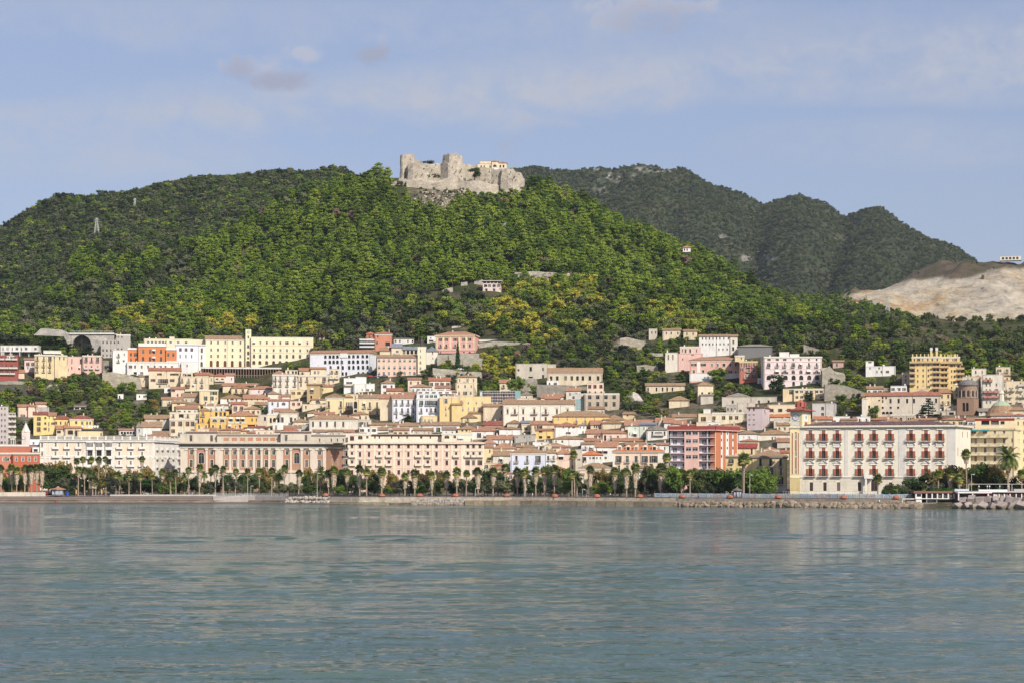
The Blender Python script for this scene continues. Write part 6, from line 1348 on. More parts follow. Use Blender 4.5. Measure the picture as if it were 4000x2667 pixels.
for x,y,w,hh in((925,240,10,22),(320,215,8,18),(405,240,8,16),(415,352,10,14),(612,384,22,12),(795,322,10,14),(660,345,16,8),(965,378,10,14),(1050,362,10,14),(1118,290,9,14),(1183,400,12,26),(1180,508,12,26),(1105,415,10,14),(1612,432,12,34),(1560,485,12,34),(1665,495,14,40),(1720,495,12,34),(1940,440,12,22),(2070,475,16,12),(1990,520,14,40),(2035,445,12,14),(1480,358,8,18),(735,405,10,16),(512,462,8,12),(585,470,8,22),(820,475,10,20),(1000,340,9,12),(1640,520,8,30),(1375,470,10,16)):
 px,py=CT(x,y);dy=-3.3 if 880<x<1240 and y<320 else(-6.3 if 880<x<1240 else(-6 if 1400<x<1790 else(-11 if x>=1790 else(0 if x>560 or y<330 else-2.0))))
 dy-=(y>400)*2.2
 X0=pxX(px,YC+dy);Z=pz(py,YC+dy);w_=w*KC*.1;h_=hh*KC*.1
 q=MB();n_=7;pts=[(X0+w_*math.cos(2*math.pi*k/n_)*rr.uniform(.7,1.2),YC+dy,Z+h_*math.sin(2*math.pi*k/n_)*rr.uniform(.7,1.2))for k in range(n_)]
 q.poly(pts);cc=[(p[0],p[1]+3,p[2])for p in pts]
 for k in range(n_):q.poly([pts[k],pts[(k+1)%n_],cc[(k+1)%n_],cc[k]])
 link('opening',q.mesh('opening',[plain((.05,.04,.035),.95)]),castle)
_T[0],_T[1]=1500,560;K_old=K;K=KC
h=House('castle_house','cream house with an arched porch and terrace inside the castle walls',1430,1900,380,YC+3,'house','cream',DK)
h.block(1650,1750,282,yb=395,col='cream',roof=('h',265,'brown'),rows=[(325,365,28,[1697],'a')],clutter=False,d=10,side=0)
h.block(1430,1650,318,yb=400,col='cream',side=0,d=9,dY=1,rows=[(340,380,16,[1490,1535,1625],'o')],clutter=False,coping='brown',name='left_wall');h.block(1468,1650,275,yb=320,col='cream',d=7,dY=8,clutter=False,coping='brown',name='rear_wall')
h.block(1750,1880,305,yb=395,col='cream',roof=('h',285,'brown'),rows=[(335,375,24,[1780,1830],'o')],dY=2,clutter=False,d=9,name='right_wall');h.block(1685,1760,375,yb=405,col='white',dY=-4,d=4,clutter=False,name='terrace_wall')
h.root.location[2]=cz(395)
q=MB()
for x in(1905,1935,1965,1995,2030):
 p=cpt(x,-2);q.box(p[0]-.1,p[0]+.1,p[1],p[1]+.1,cz(385),cz(335),0);q.box(p[0],p[0]+.7,p[1]+.02,p[1]+.06,cz(380),cz(340),1)
link('glass_screen',q.mesh('glass_screen',[plain((.2,.25,.24)),plain((.30,.42,.42),.3)]),h.root)
h.done();K=K_old
# ================================================================ retaining walls, rocks, viaducts, pylons
def wall_thing(label,pts,yb,Y,col=(.36,.32,.26),th=1.5,name='retaining_wall',wear=.3,jag=.35,cat='wall',dY=0):
 """pts: (px, py top) along a wall; stands on the slope"""
 px0=sum(p[0]for p in pts)/len(pts);Yv=Y or depth_of(px0,yb)
 rt=link(name,None,None,(pxX(px0,Yv),Yv,ground(px0,Yv)));tag(rt,label,cat)
 P=[(pxX(p[0],Yv),Yv)for p in pts];Zt=[pz(p[1],Yv)for p in pts]
 P2=P+[(p[0]*1.0,p[1]+th)for p in reversed(P)];Z2=Zt+list(reversed(Zt))
 o=ruin(rt,'masonry',P2,Z2,min([pz(yb,Yv)-3]+[ground(p[0],Yv)-14 for p in pts]),.02,int(px0),stone(mixc(col,(.30,.28,.18),.25),.35,1.6),jag,4.)
 o.location=(-rt.location[0],-rt.location[1],-rt.location[2]);FOOT.append((pts[0][0],pts[-1][0],min(p[1]for p in pts),Yv,pz((yb+min(p[1]for p in pts))/2,Yv),0,None));return rt
wall_thing('tall rough stone bastion with plants in its joints left of the cream houses',[(400,1457),(440,1452),(500,1462),(545,1475),(552,1500)],1522,None,(.50,.44,.35))
wall_thing('grey stone retaining wall under the concrete building',[(402,1405),(438,1408)],1455,None,(.34,.31,.27))
wall_thing('low terrace wall under the red house at the far left',[(-30,1488),(60,1486),(108,1490)],1500,None,(.42,.38,.33))
wall_thing('dark netted slope wall at the far left',[(-30,1498),(50,1500),(104,1502)],1540,None,(.05,.055,.045),name='netted_wall')
wall_thing('stone retaining wall right below the pink and cream villa',[(1708,1385),(1760,1382),(1810,1378),(1872,1380)],1425,None,(.46,.42,.35))
wall_thing('terraced stone wall right of the cypress',[(1810,1400),(1850,1392),(1885,1398)],1440,None,(.44,.40,.34))
wall_thing('ivy covered stone wall below the church terrace',[(1690,1436),(1750,1440),(1800,1448),(1880,1450)],1482,None,(.52,.47,.40))
wall_thing('cliff with two bricked up arches above the white tenements',[(1782,1500),(1810,1490),(1850,1500),(1862,1530)],1545,None,(.44,.38,.30),th=5)
wall_thing('stone wall behind the pergola terrace',[(1865,1340),(1930,1332),(1990,1334),(2070,1338)],1365,None,(.42,.39,.33))
wall_thing('grey concrete retaining wall under the roofless ruin',[(2020,1477),(2060,1477),(2098,1480)],1528,None,(.36,.33,.29))
wall_thing('long sloping grey wall under the half ruined yellow house',[(2098,1500),(2170,1502),(2250,1505),(2320,1512),(2370,1520)],1532,None,(.30,.28,.25))
wall_thing('steep pale retaining wall over the brown scrub slope',[(2420,1322),(2450,1316),(2500,1330),(2532,1338)],1368,None,(.48,.42,.34))
wall_thing('broken pale wall at the edge of the ruined houses',[(2540,1376),(2590,1378)],1392,None,(.46,.42,.36))
wall_thing('stone terrace wall at the foot of the small cream ruins',[(2488,1425),(2530,1424),(2570,1430)],1450,None,(.42,.38,.31))
wall_thing('pale bare rock face right of the large pink tenement',[(3212,1432),(3240,1436),(3270,1440),(3300,1450)],1505,None,(.42,.38,.31),th=6,name='rock_outcrop',cat='rock',jag=3.)
wall_thing('curved parking terrace wall right of the pink tenement',[(3220,1500),(3260,1498),(3300,1505),(3375,1530)],1560,None,(.36,.32,.27))
wall_thing('long stone wall climbing the slope right of the storehouse',[(3140,1345),(3180,1358),(3230,1372),(3262,1385)],1392,None,(.34,.31,.25))
wall_thing('old brown stone wall left of the pale green grey house',[(3400,1512),(3440,1512),(3490,1516)],1530,None,(.38,.33,.27))
wall_thing('pale stone terrace wall in the pine wood right of the roofless villa',[(2010,1065),(2060,1060),(2110,1062),(2200,1066),(2225,1070)],1078,hill_depth(2110,1078),(.50,.46,.40),jag=.6)
wall_thing('short pale wall left of the roofless villa',[(1718,1140),(1740,1128),(1768,1122)],1145,hill_depth(1742,1145),(.48,.44,.38))
wall_thing('middle pale wall left of the roofless villa',[(1800,1104),(1825,1100)],1118,hill_depth(1812,1118),(.48,.44,.38))
wall_thing('pale wall touching the roofless villa',[(1852,1100),(1886,1092)],1112,hill_depth(1870,1112),(.48,.44,.38))
wall_thing('small white wall in the yellow trees above the pink villa',[(1765,1276),(1790,1272),(1810,1274)],1286,hill_depth(1790,1286),(.60,.58,.54))
rock_mats=[stone((.50,.46,.40),.3),stone((.33,.26,.19),.5),stone((.36,.33,.29),.6),stone((.50,.45,.37),.8),stone((.25,.20,.14),.6)]
def rock_mesh(seed,sub=2,rough=.35,flat=1.):
 import bmesh
 bm=bmesh.new();bmesh.ops.create_icosphere(bm,subdivisions=sub,radius=1.)
 for v in bm.verts:
  c=v.co.copy();f=1+mnoise.noise(c*1.3+Vector((seed*7.1,0,0)))*rough+mnoise.noise(c*3.+Vector((0,seed*3.3,0)))*rough*.4
  v.co=Vector((round(c.x*f*2.4)/2.4*.5+c.x*f*.5,round(c.y*f*2.4)/2.4*.5+c.y*f*.5,(round(c.z*f*2.4)/2.4*.5+c.z*f*.5)*flat))
 me=bpy.data.meshes.new("boulder");bm.to_mesh(me);bm.free();return me
RKM=[rock_mesh(i)for i in range(7)]
for i,(px,py,w,hh,lab)in enumerate(((1228,1285,26,34,'pale cliff outcrop among trees right of the long yellow convent'),(1258,1345,22,60,'pale rock tooth right of the convent scaffold'),(1305,1335,16,50,'narrow grey rock left of the salmon villa'),(868,1262,12,16,'reddish bare rock over the yellow convent'),(1978,880,10,16,'small white rock like a star in the pines under the castle'),(2075,1170,14,12,'grey rock left of the pink scrub'),(205,1535,38,56,'tall grey rock face in the left garden slope'),(160,1532,14,26,'smaller grey rock left of the garden cliff'),(2475,1565,46,44,'ivied grey crag below the small cream ruins'),(2340,1165,10,14,'white quarry patch above the pink scrub'))):
 Y=0
 for Yt_ in np.arange(float(shore(px))+60,1640,3.):
  if HZ-(float(zA(px,Yt_))-EYE)*FP/Yt_<=py:Y=float(Yt_);break
 if not Y:continue
 me=RKM[i%7].copy();me.materials.append(rock_mats[0]);s=Y/FP
 o=link('rock_outcrop',me,None,(pxX(px,Y),Y,pz(py,Y)),i*.7,(w*s,w*s*.6,hh*s*.7));tag(o,lab,'rock')
def viaduct():
 Y=1335.;rt=link('road_viaduct',None,None,(pxX(350,Y),Y,ground(350,Y)));tag(rt,'concrete road viaduct with one dark arch at the upper left','viaduct');L=rt.location
 T(0,1250);mt=stone((.44,.41,.36),.25,.9);q=MB()
 F=Face((pxX(tx(930),Y),Y),(pxX(tx(1500),Y),Y))
 zt=F.z(ty(190),0);xc=F.t(tx(1075));R=125*K*Y/FP;zs=F.z(ty(335),0);z0=F.z(ty(420),0);W_=F.W;n=14
 ztt=lambda t:zt-(F.z(ty(190),0)-F.z(ty(206),0))*t/W_
 q.poly([F.at(0,0,z0),F.at(xc-R,0,z0),F.at(xc-R,0,zt),F.at(0,0,zt)]);q.poly([F.at(xc+R,0,z0),F.at(W_,0,z0),F.at(W_,0,ztt(W_)),F.at(xc+R,0,ztt(xc+R))])
 A=[(xc-R*math.cos(math.pi*i/n),zs+1.08*R*math.sin(math.pi*i/n))for i in range(n+1)]
 for i in range(n):
  a,b_=A[i],A[i+1];q.poly([F.at(a[0],0,a[1]),F.at(b_[0],0,b_[1]),F.at(b_[0],0,ztt(b_[0])),F.at(a[0],0,ztt(a[0]))]);q.poly([F.at(a[0],0,a[1]),F.at(a[0],11,a[1]),F.at(b_[0],11,b_[1]),F.at(b_[0],0,b_[1])])
 q.box(xc-R,xc-R,0,11,z0,zs,0,F.tf());q.box(xc+R,xc+R,0,11,z0,zs,0,F.tf());q.box(0,W_,11,11.2,z0-3,zt,0,F.tf())
 a_=link('arch',q.mesh('arch',[mt]),rt,-L);q=MB()
 q.box(-1,W_,-.8,11,zt,zt+1.,0,F.tf());link('deck',q.mesh('deck',[plaster((.66,.63,.57),.5)]),rt,-L)
 q=MB();q.box(xc-3,xc-1.6,10,10.6,z0-2,zt,0,F.tf());q.box(xc+2,xc+3,10,10.6,z0-2,zt,0,F.tf());link('inner_pier',q.mesh('inner_pier',[mt]),rt,-L)
 for i in range(34):q=MB();x=W_*i/34;q.box(x,x+.12,-.6,-.5,zt+1,zt+2.2,0,F.tf());link('railing_post',q.mesh('railing_post',[plain((.5,.5,.48))]),rt,-L)
 q=MB();q.box(0,W_,-.62,-.5,zt+2.1,zt+2.25,0,F.tf());link('handrail',q.mesh('handrail',[plain((.5,.5,.48))]),rt,-L)
 q=MB();G=Face((pxX(tx(440),Y),Y),(pxX(tx(935),Y),Y))
 q.poly([G.at(0,0,G.z(ty(200),0)),G.at(G.W*.8,0,G.z(ty(215),0)),G.at(G.W,0,G.z(ty(400),0)),G.at(G.W,0,G.z(ty(185),0)),G.at(G.W*.75,0,G.z(ty(128),0)),G.at(G.W*.2,0,G.z(ty(108),0))])
 q.box(G.W*.2,G.W,0.05,9,G.z(ty(200),0),G.z(ty(186),0),0,G.tf());link('approach_wall',q.mesh('approach_wall',[stone((.46,.43,.38),.25,.9)]),rt,-L)
viaduct()
def viaduct2():
 T(3300,1250);Y=1150.;rt=link('motorway_bridge',None,None,(pxX(3640,Y),Y,ground(3640,Y)));tag(rt,'flat white road bridge passing behind the yellow apartment block','bridge');L=rt.location
 F=Face((pxX(tx(270),Y),Y),(pxX(tx(1950),Y),Y));a=F.z(ty(520),0);b_=F.z(ty(552),0)
 q=MB();q.box(0,F.W,0,10,b_,a-.9,0,F.tf());link('deck',q.mesh('deck',[plaster((.66,.65,.62),.3)]),rt,-L)
 q=MB();q.box(0,F.W,-.1,.1,a-.5,a-.3,0,F.tf());q.box(0,F.W,-.1,.1,a-.15,a,0,F.tf());link('guard_rail',q.mesh('guard_rail',[plain((.45,.45,.43))]),rt,-L)
 q=MB();t0,t1=F.t(tx(700)),F.t(tx(1700));n=12
 for i in range(n):
  u0,u1=t0+(t1-t0)*i/n,t0+(t1-t0)*(i+1)/n;zf=lambda u:b_-3.2*(2*(u-t0)/(t1-t0)-1)**2
  q.poly([F.at(u0,.5,zf(u0)),F.at(u1,.5,zf(u1)),F.at(u1,.5,zf(u1)-.9),F.at(u0,.5,zf(u0)-.9)]);q.poly([F.at(u0,.5,zf(u0)-.9),F.at(u1,.5,zf(u1)-.9),F.at(u1,9,zf(u1)-.9),F.at(u0,9,zf(u0)-.9)])
 link('arch_rib',q.mesh('arch_rib',[plaster((.66,.65,.62),.3)]),rt,-L)
 for x in(420,760,1560,1850):q=MB();t=F.t(tx(x));q.box(t,t+1.5,2,8,a-22,b_,0,F.tf());link('pier',q.mesh('pier',[plaster((.5,.49,.46),.5)]),rt,-L)
viaduct2()
def pylon(px,y0,y1,Y,lab,off=0):
 w=(y1-y0)*.14*Y/FP;H=(y1-y0)*Y/FP;mb=MB()
 def bar(a,b_,r=.16):
  a=Vector(a);b_=Vector(b_);d=b_-a;s=d.cross(Vector((0,1,0)));s=s.normalized()*r if s.length>1e-4 else Vector((r,0,0));t=d.cross(s).normalized()*r
  P=[a+s+t,a-s+t,a-s-t,a+s-t,b_+s+t,b_-s+t,b_-s-t,b_+s-t];k=len(mb.v);mb.v.extend(tuple(p)for p in P)
  for f in((0,1,5,4),(1,2,6,5),(2,3,7,6),(3,0,4,7)):mb.f.append(tuple(k+i for i in f));mb.m.append(0)
 n=7
 for sx,sy in((-1,-1),(1,-1),(1,1),(-1,1)):bar((sx*w,sy*w,0),(sx*w*.15,sy*w*.15,H),.2)
 for i in range(n):
  f0,f1=i/n,(i+1)/n;a,b_=w*(1-.85*f0),w*(1-.85*f1)
  for s in(-1,1):bar((-a,s*a,H*f0),(b_,s*b_,H*f1),.12);bar((a,s*a,H*f0),(-b_,s*b_,H*f1),.12);bar((s*a,-a,H*f0),(s*b_,b_,H*f1),.12)
 for f,l in((.82,1.2),(.9,1.0),(.98,.8)):bar((-w*l,0,H*f),(w*l,0,H*f),.18)
 o=link('power_pylon',mb.mesh('power_pylon',[plain((.42,.44,.40),.6)]),None,(pxX(px,Y),Y,pz(y1,Y)));tag(o,lab,'pylon')
GREEN0=[(280,1500,340,48),(210,1570,250,60),(400,1620,180,60),(60,1640,70,40),(130,1650,40,60),(1620,1480,170,34),(1900,1470,90,90),(1960,1400,160,60),(2120,1380,170,60),(2480,1480,180,130),(2560,1560,180,100),(2700,1530,130,90),(2200,1440,260,90),(2890,1520,140,60),(2780,1590,90,60),(3280,1560,120,90),(3430,1500,110,70),(3250,1400,260,60),(960,1480,90,20),(3360,1640,60,40),(3700,1400,500,70),(2440,1400,260,80),(1400,1310,260,60),(100,1360,260,60),(3010,1540,60,40),(3800,1410,300,60),(2300,1530,120,30),(520,1640,60,30),(3860,1430,260,40),(1480,1490,100,24),(2620,1640,120,34)]
def in_ell0(px,py,e):return((px-e[0])/e[2])**2+((py-e[1])/e[3])**2<1
# ---- footprints and facades, and small infill houses in the gaps of the old town
def in_poly(x,y,P,m=1.5):
 for i in range(4):
  a,b_=P[i],P[(i+1)%4];dx,dy=b_[0]-a[0],b_[1]-a[1];l=math.hypot(dx,dy)
  if(x-a[0])*dy/l-(y-a[1])*dx/l>m:return False
 return True
def index_foot():
 global FA,FC,FCX,FCY,FRR
 FA=np.array([(f[0],f[1],f[2],f[3],min(HZ-(ground((f[0]+f[1])/2,f[3]-1)-EYE)*FP/f[3],HZ-(f[4]-EYE)*FP/f[3]))for f in FOOT])
 FC=[(f[6],(sum(q[0]for q in f[6])/4,sum(q[1]for q in f[6])/4))for f in FOOT if f[6]is not None]
 FCX=np.array([c[0]for _,c in FC]);FCY=np.array([c[1]for _,c in FC]);FRR=np.array([max(math.hypot(q[0]-c[0],q[1]-c[1])for q in P)+3 for P,c in FC])
def inside(X,Y,m=1.5):
 for i in np.nonzero((X-FCX)**2+(Y-FCY)**2<FRR**2)[0]:
  if in_poly(X,Y,FC[i][0],m):return True
 return False
def blocked(X,Y,px,pytop,hw):
 """would a tree here stand inside a building or hide a facade?"""
 if inside(X,Y):return True
 m=(FA[:,3]>Y)&(FA[:,3]<Y+150)&(px+hw>FA[:,0])&(px-hw<FA[:,1])
 return bool((pytop<FA[m,4]-14).any())
index_foot()
NB=[(h_.X0,h_.X1,h_.Y,h_.root['label'])for h_ in HS]
def short(lab):
 w=lab.split()
 for k in range(3,len(w)):
  if w[k]in('with','of','under','in','behind','above','below','left','right','beside','at','before','between','facing','on','joined','among','half','passing','over','squeezed','and','raised','carrying','near','wrapped'):return ' '.join(w[:k])
 return ' '.join(w[:6])
rf=random.Random(21);FILLN=0;seen=set()
for Yf in np.arange(905.,1200.,9.):
 for xf in np.arange(620.,3990.,34.):
  px=xf+rf.uniform(-14,14);Y=Yf+rf.uniform(-4,4);S=float(shore(px));d=Y-S
  if d<80 or d>(370 if 800<px<1500 else 330 if 700<px<2650 or px>3350 else 240):continue
  if any(in_ell0(px,HZ-(ground(px,Y)-EYE)*FP/Y,e)for e in GREEN0):continue
  X=pxX(px,Y);gy=HZ-(ground(px,Y)-EYE)*FP/Y;w=rf.uniform(44,84);hw=w/2
  if any(inside(X+o,Y+q,2.)for o in(-hw*Y/FP,0,hw*Y/FP)for q in(0,8)):continue
  m=(FA[:,3]>Y)&(FA[:,3]<Y+200)&(px+hw>FA[:,0])&(px-hw<FA[:,1])
  room=min([gy-90]+[0])if not m.any()else 0
  lim=FA[m,4].max()-22 if m.any()else gy-70
  hgt=min(gy-lim,74)
  if hgt<26:continue
  mf=(FA[:,3]<Y)&(px>FA[:,0])&(px<FA[:,1])&(FA[:,2]<gy-hgt)
  if mf.any():continue
  col=rf.choice(['cream','ivory','white','yellow','dirty','peach','cream','white']);rk=rf.choice(['g','h','f','g','h','s']);rc=rf.choice(['terra','brown','brown','terra','rustred'])
  q=min(NB,key=lambda n:abs((n[0]+n[1])/2-px)+2.5*abs(n[2]-Y));side='left of' if px<q[0]else('right of' if px>q[1]else('behind' if Y>q[2]else 'before'))
  cn=dict(cream='cream',ivory='ivory',white='white',yellow='yellow',dirty='stained',peach='peach')[col];rn='flat roofed' if rk=='f' else dict(terra='terracotta roofed',brown='brown roofed',rustred='red roofed')[rc]
  lab='small %s %s house %s the %s'%(cn,rn,side,short(q[3]))
  if lab in seen:lab=lab.replace('small',rf.choice(('narrow','low','little','squat','plain')),1)
  seen.add(lab)
  _T[0]=_T[1]=0;cv=lambda v:v/K
  h=House('house',lab,cv(px-hw),cv(px+hw),0,Y,'house',col)
  rise=rf.uniform(8,15);yt=gy-hgt+(rise if rk!='f' else 0);rows=[];n=max(1,int(w/20));y=yt+7
  while y+12<gy:rows.append((cv(y),cv(y+11 if rf.random()<.6 else y+14),cv(rf.choice((5,6,7))),[cv(px-hw+w*(k+.5)/n+rf.uniform(-2,2))for k in range(n)],rf.choice(('r','rb','r','b','s'))));y+=25
  h.block(cv(px-hw),cv(px+hw),cv(yt),col=col,roof=(rk,)if rk=='f' else(rk,cv(yt-rise),rc),rows=rows,d=9,wear=rf.uniform(.4,.9).__round__(1));h.done();FILLN+=1;index_foot()
print('infill',FILLN)
# ================================================================ vegetation
def leaf_cloud(V,F,M,lobes,n,size,rs,mat=0,up=.25,elong=1.3):
 """leaf clumps scattered over lobes (cx,cy,cz,rx,rz)"""
 L=np.array(lobes);w=L[:,3]**2;idx=rs.choice(len(L),n,p=w/w.sum())
 d=rs.normal(size=(n,3));d[:,2]+=up;d/=np.linalg.norm(d,axis=1)[:,None]
 r=rs.uniform(.72,1.08,n)[:,None]
 P=L[idx,:3]+d*r*np.stack([L[idx,3],L[idx,3],L[idx,4]],1)
 nn=d+rs.normal(scale=.55,size=(n,3));nn/=np.linalg.norm(nn,axis=1)[:,None]
 a=np.cross(nn,rs.normal(size=(n,3)));a/=np.linalg.norm(a,axis=1)[:,None];b=np.cross(nn,a)
 s=size*rs.uniform(.6,1.35,n)[:,None]
 q=np.stack([P-a*s*elong*.5,P+b*s*.5,P+a*s*elong*.5,P-b*s*.5],1).reshape(-1,3)
 k=len(V);V.extend(map(tuple,q));F.extend((k+4*i,k+4*i+1,k+4*i+2,k+4*i+3)for i in range(n));M.extend([mat]*n)
def core(V,F,M,lobes,mat=0,s=.72):
 o=[(0,0,1),(1,0,0),(0,1,0),(-1,0,0),(0,-1,0),(0,0,-1)];f=[(0,1,2),(0,2,3),(0,3,4),(0,4,1),(5,2,1),(5,3,2),(5,4,3),(5,1,4)]
 for c in lobes:
  k=len(V);V.extend((c[0]+p[0]*c[3]*s,c[1]+p[1]*c[3]*s,c[2]+p[2]*c[4]*s)for p in o);F.extend(tuple(k+i for i in g)for g in f);M.extend([mat]*len(f))
def trunkgeo(V,F,M,h,r0,r1,mat,lean=(0,0),limbs=()):
 n=6;k=len(V)
 for z,r,lx in((0,r0,0),(h,r1,1)):
  for i in range(n):a=2*math.pi*i/n;V.append((r*math.cos(a)+lean[0]*lx,r*math.sin(a)+lean[1]*lx,z))
 for i in range(n):j=(i+1)%n;F.append((k+i,k+j,k+n+j,k+n+i));M.append(mat)
 for(x,y,z,z0)in limbs:
  k=len(V);r=r1*.8;V.extend([(-r,0,z0),(r,0,z0),(0,r,z0),(x,y,z)]);F.extend([(k,k+1,k+3),(k+1,k+2,k+3),(k+2,k,k+3)]);M.extend([mat]*3)
def lobeset(kind,rs):
 """a unit tree about 1 wide and h tall: returns lobes, trunk height"""
 L=[]
 if kind=='pine':
  for z,r,n in((.42,.36,5),(.62,.34,5),(.82,.27,4),(1.0,.16,2),(1.12,.07,1)):
   for i in range(n):
    a=2*math.pi*i/n+rs.uniform(0,1.5);q=r*rs.uniform(.6,1.0)if n>1 else 0;L.append((q*math.cos(a),q*math.sin(a),z+rs.uniform(-.07,.07),rs.uniform(.15,.22),rs.uniform(.07,.11)))
  return L,.45
 if kind=='umbrella':
  for i in range(12):a=rs.uniform(0,6.28);q=rs.uniform(0,.42);L.append((q*math.cos(a),q*math.sin(a),.62+rs.uniform(-.02,.06)-q*.12,.17,.07))
  return L,.6
 if kind=='round':
  for i in range(13):a=rs.uniform(0,6.28);z=rs.uniform(.25,.85);q=math.sqrt(max(0,.16-(z-.5)**2*.8))*rs.uniform(.4,1.);L.append((q*math.cos(a),q*math.sin(a),z,rs.uniform(.15,.24),rs.uniform(.12,.19)))
  return L,.4
 if kind=='cypress':
  for i in range(9):z=.08+i*.22;r=.26*(1-(i/9.3))+.02;L.append((0,0,z+.1,r,.2))
  return L,.1
def treegeo(kind,seed,n,size,inner=True):
 rs=np.random.RandomState(seed);V,F,M=[],[],[];lobes,th=lobeset(kind,rs)
 leaf_cloud(V,F,M,lobes,n,size,rs)
 if inner:core(V,F,M,lobes)
 return V,F,M,lobes,th
BARK=None
def protos(kind,cols,seeds,n,size):
 out=[]
 for c,s in zip(cols,seeds):out.append((treegeo(kind,s,n,size),c))
 return out
G=dict(pine=(.112,.170,.030),pine2=(.145,.200,.040),pine3=(.066,.110,.026),oak=(.045,.062,.030),oak2=(.060,.078,.036),leafy=(.085,.135,.034),lime=(.16,.20,.04),yellow=(.27,.26,.05),olive=(.10,.115,.075),dark=(.042,.070,.028),rust=(.15,.125,.05),dead=(.16,.12,.10),redleaf=(.24,.09,.04))
bark=plain((.12,.09,.07),.95);barkl=plain((.26,.22,.18),.95)
SPEC={'pine':('pine','pine'),'pine2':('pine','pine2'),'pine3':('pine','pine3'),'umbrella':('umbrella','pine'),'oak':('round','oak'),'oak2':('round','oak2'),'leafy':('round','leafy'),'lime':('round','lime'),'yellow':('round','yellow'),'olive':('round','olive'),'dark':('round','dark'),'dead':('round','dead'),'rust':('round','rust'),'cypress':('cypress','dark'),'redleaf':('round','redleaf')}
_PC={}
def parts_for(sp,v,n=420,size=.075):
 """shared crown and trunk meshes of one species variant"""
 k=(sp,v,n)
 if k in _PC:return _PC[k]
 shape,col=SPEC[sp];V,F,M,lobes,th=treegeo(shape,100+v*7+len(sp),n,size)
 me=bpy.data.meshes.new('crown');me.from_pydata(V,[],F);me.materials.append(leaf(G[col]))
 V,F,M=[],[],[];trunkgeo(V,F,M,th,.035,.022,0,limbs=[(l[0]*.8,l[1]*.8,l[2],th*.7)for l in lobes[:6]])
 mt=bpy.data.meshes.new('trunk');mt.from_pydata(V,[],F);mt.materials.append(bark)
 _PC[k]=(me,mt);return _PC[k]
def tree_obj(name,sp,v,X,Y,Z,w,hs,label,cat='tree',group=None,rz=0.,n=420,size=.075):
 cr,tr=parts_for(sp,v,n,size)
 rt=link(name,None,None,(X,Y,Z),rz,(w,w,w*hs));rt.empty_display_size=.1;tag(rt,label,cat,group)
 link('crown',cr,rt);link('trunk',tr,rt);return rt
 # ---- what grows where on the hill (picture zones translated to places on the slope)
def noise2(x,y,per,seed):return float(fbm(np.array([x]),np.array([y]),seed,3,per)[0])
def in_ell(px,py,e):return((px-e[0])/e[2])**2+((py-e[1])/e[3])**2<1
YEL=[(2130,1195,230,75),(2200,1140,120,35),(640,1250,190,45),(900,1275,170,25),(2080,1290,260,60),(2540,1250,110,35),(1900,1440,60,50),(1960,1450,60,70),(2640,1270,90,25),(1180,1310,80,30)]
DARKZ=[(1330,700,120,30),(980,790,260,60),(500,1050,150,60),(300,1200,300,90),(700,1120,130,60),(1450,1290,220,60),(2330,1360,220,60),(1880,760,130,60),(1700,1200,200,50),(3100,1330,250,60),(3550,1380,500,60)]
PATCH=[(400,1065,150,48),(570,1045,90,34),(460,950,130,25),(760,985,60,22),(250,1180,60,25),(470,1180,70,30)]
rs0=random.Random(3)
def species(px,py):
 u=rs0.random()
 for e in YEL:
  if in_ell(px,py,e)and u<.72:return rs0.choice(['yellow','lime','yellow','lime','leafy'])
 if py<1250 and px<np.interp(py,[620,690,760,860,960,1100,1200],[1460,1330,1170,985,830,700,560])and not any(in_ell(px,py,e)for e in PATCH):return rs0.choice(['oak','oak2','oak','olive','oak','pine3'])  # darker species also put the hill's shaded left flank into leaf colour
 u=rs0.random()
 for e in DARKZ:
  if in_ell(px,py,e)and u<.6:return rs0.choice(['oak','oak2','olive','oak','dark'])
 u=rs0.random()
 if py>1290 or(py>1150 and 1500<px<2400):return rs0.choice(['leafy','leafy','oak2','lime','olive','lime','pine','leafy','oak','dead' if u<.3 else('rust' if u<.5 else 'oak2')])
 if px<560 and not any(in_ell(px,py,e)for e in PATCH):return rs0.choice(['oak','oak2','oak','pine3','pine','oak','olive'])if u<.8 else rs0.choice(['pine2','lime'])
 if px>2500 and py>1080:return rs0.choice(['pine','leafy','oak2','pine3','lime','umbrella'])
 return 'dead' if u<.012 else rs0.choice(['pine','pine','pine2','pine3','pine','pine2','umbrella' if u<.2 else 'leafy'])
GREEN=GREEN0
CLEAR=[(1700,795,95,55),(1800,735,180,28),(1960,905,30,20),(2460,1350,90,25),(3650,1340,200,22),(2100,1080,110,14)]
cand=[]
dX=6.7
for Y in np.arange(1000.,1652.,dX*.92):
 half=.30*Y
 for X in np.arange(-half,half,dX):
  x=X+rs0.uniform(-2.2,2.2);y=Y+rs0.uniform(-2.2,2.2);cand.append((x,y))
ca=np.array(cand);PXa=ca[:,0]/ca[:,1]*FP+2000;Sa=shore(PXa);Za=zA(PXa,ca[:,1])
dis=15.*fbm(ca[:,0],ca[:,1],3,5,90.)*np.clip((ca[:,1]-Sa-330)/250,0,1)
Za=Za+dis;PYa=HZ-(Za-EYE)*FP/ca[:,1]
YRl=np.where(PXa<-999,0,1)
HILL=[]
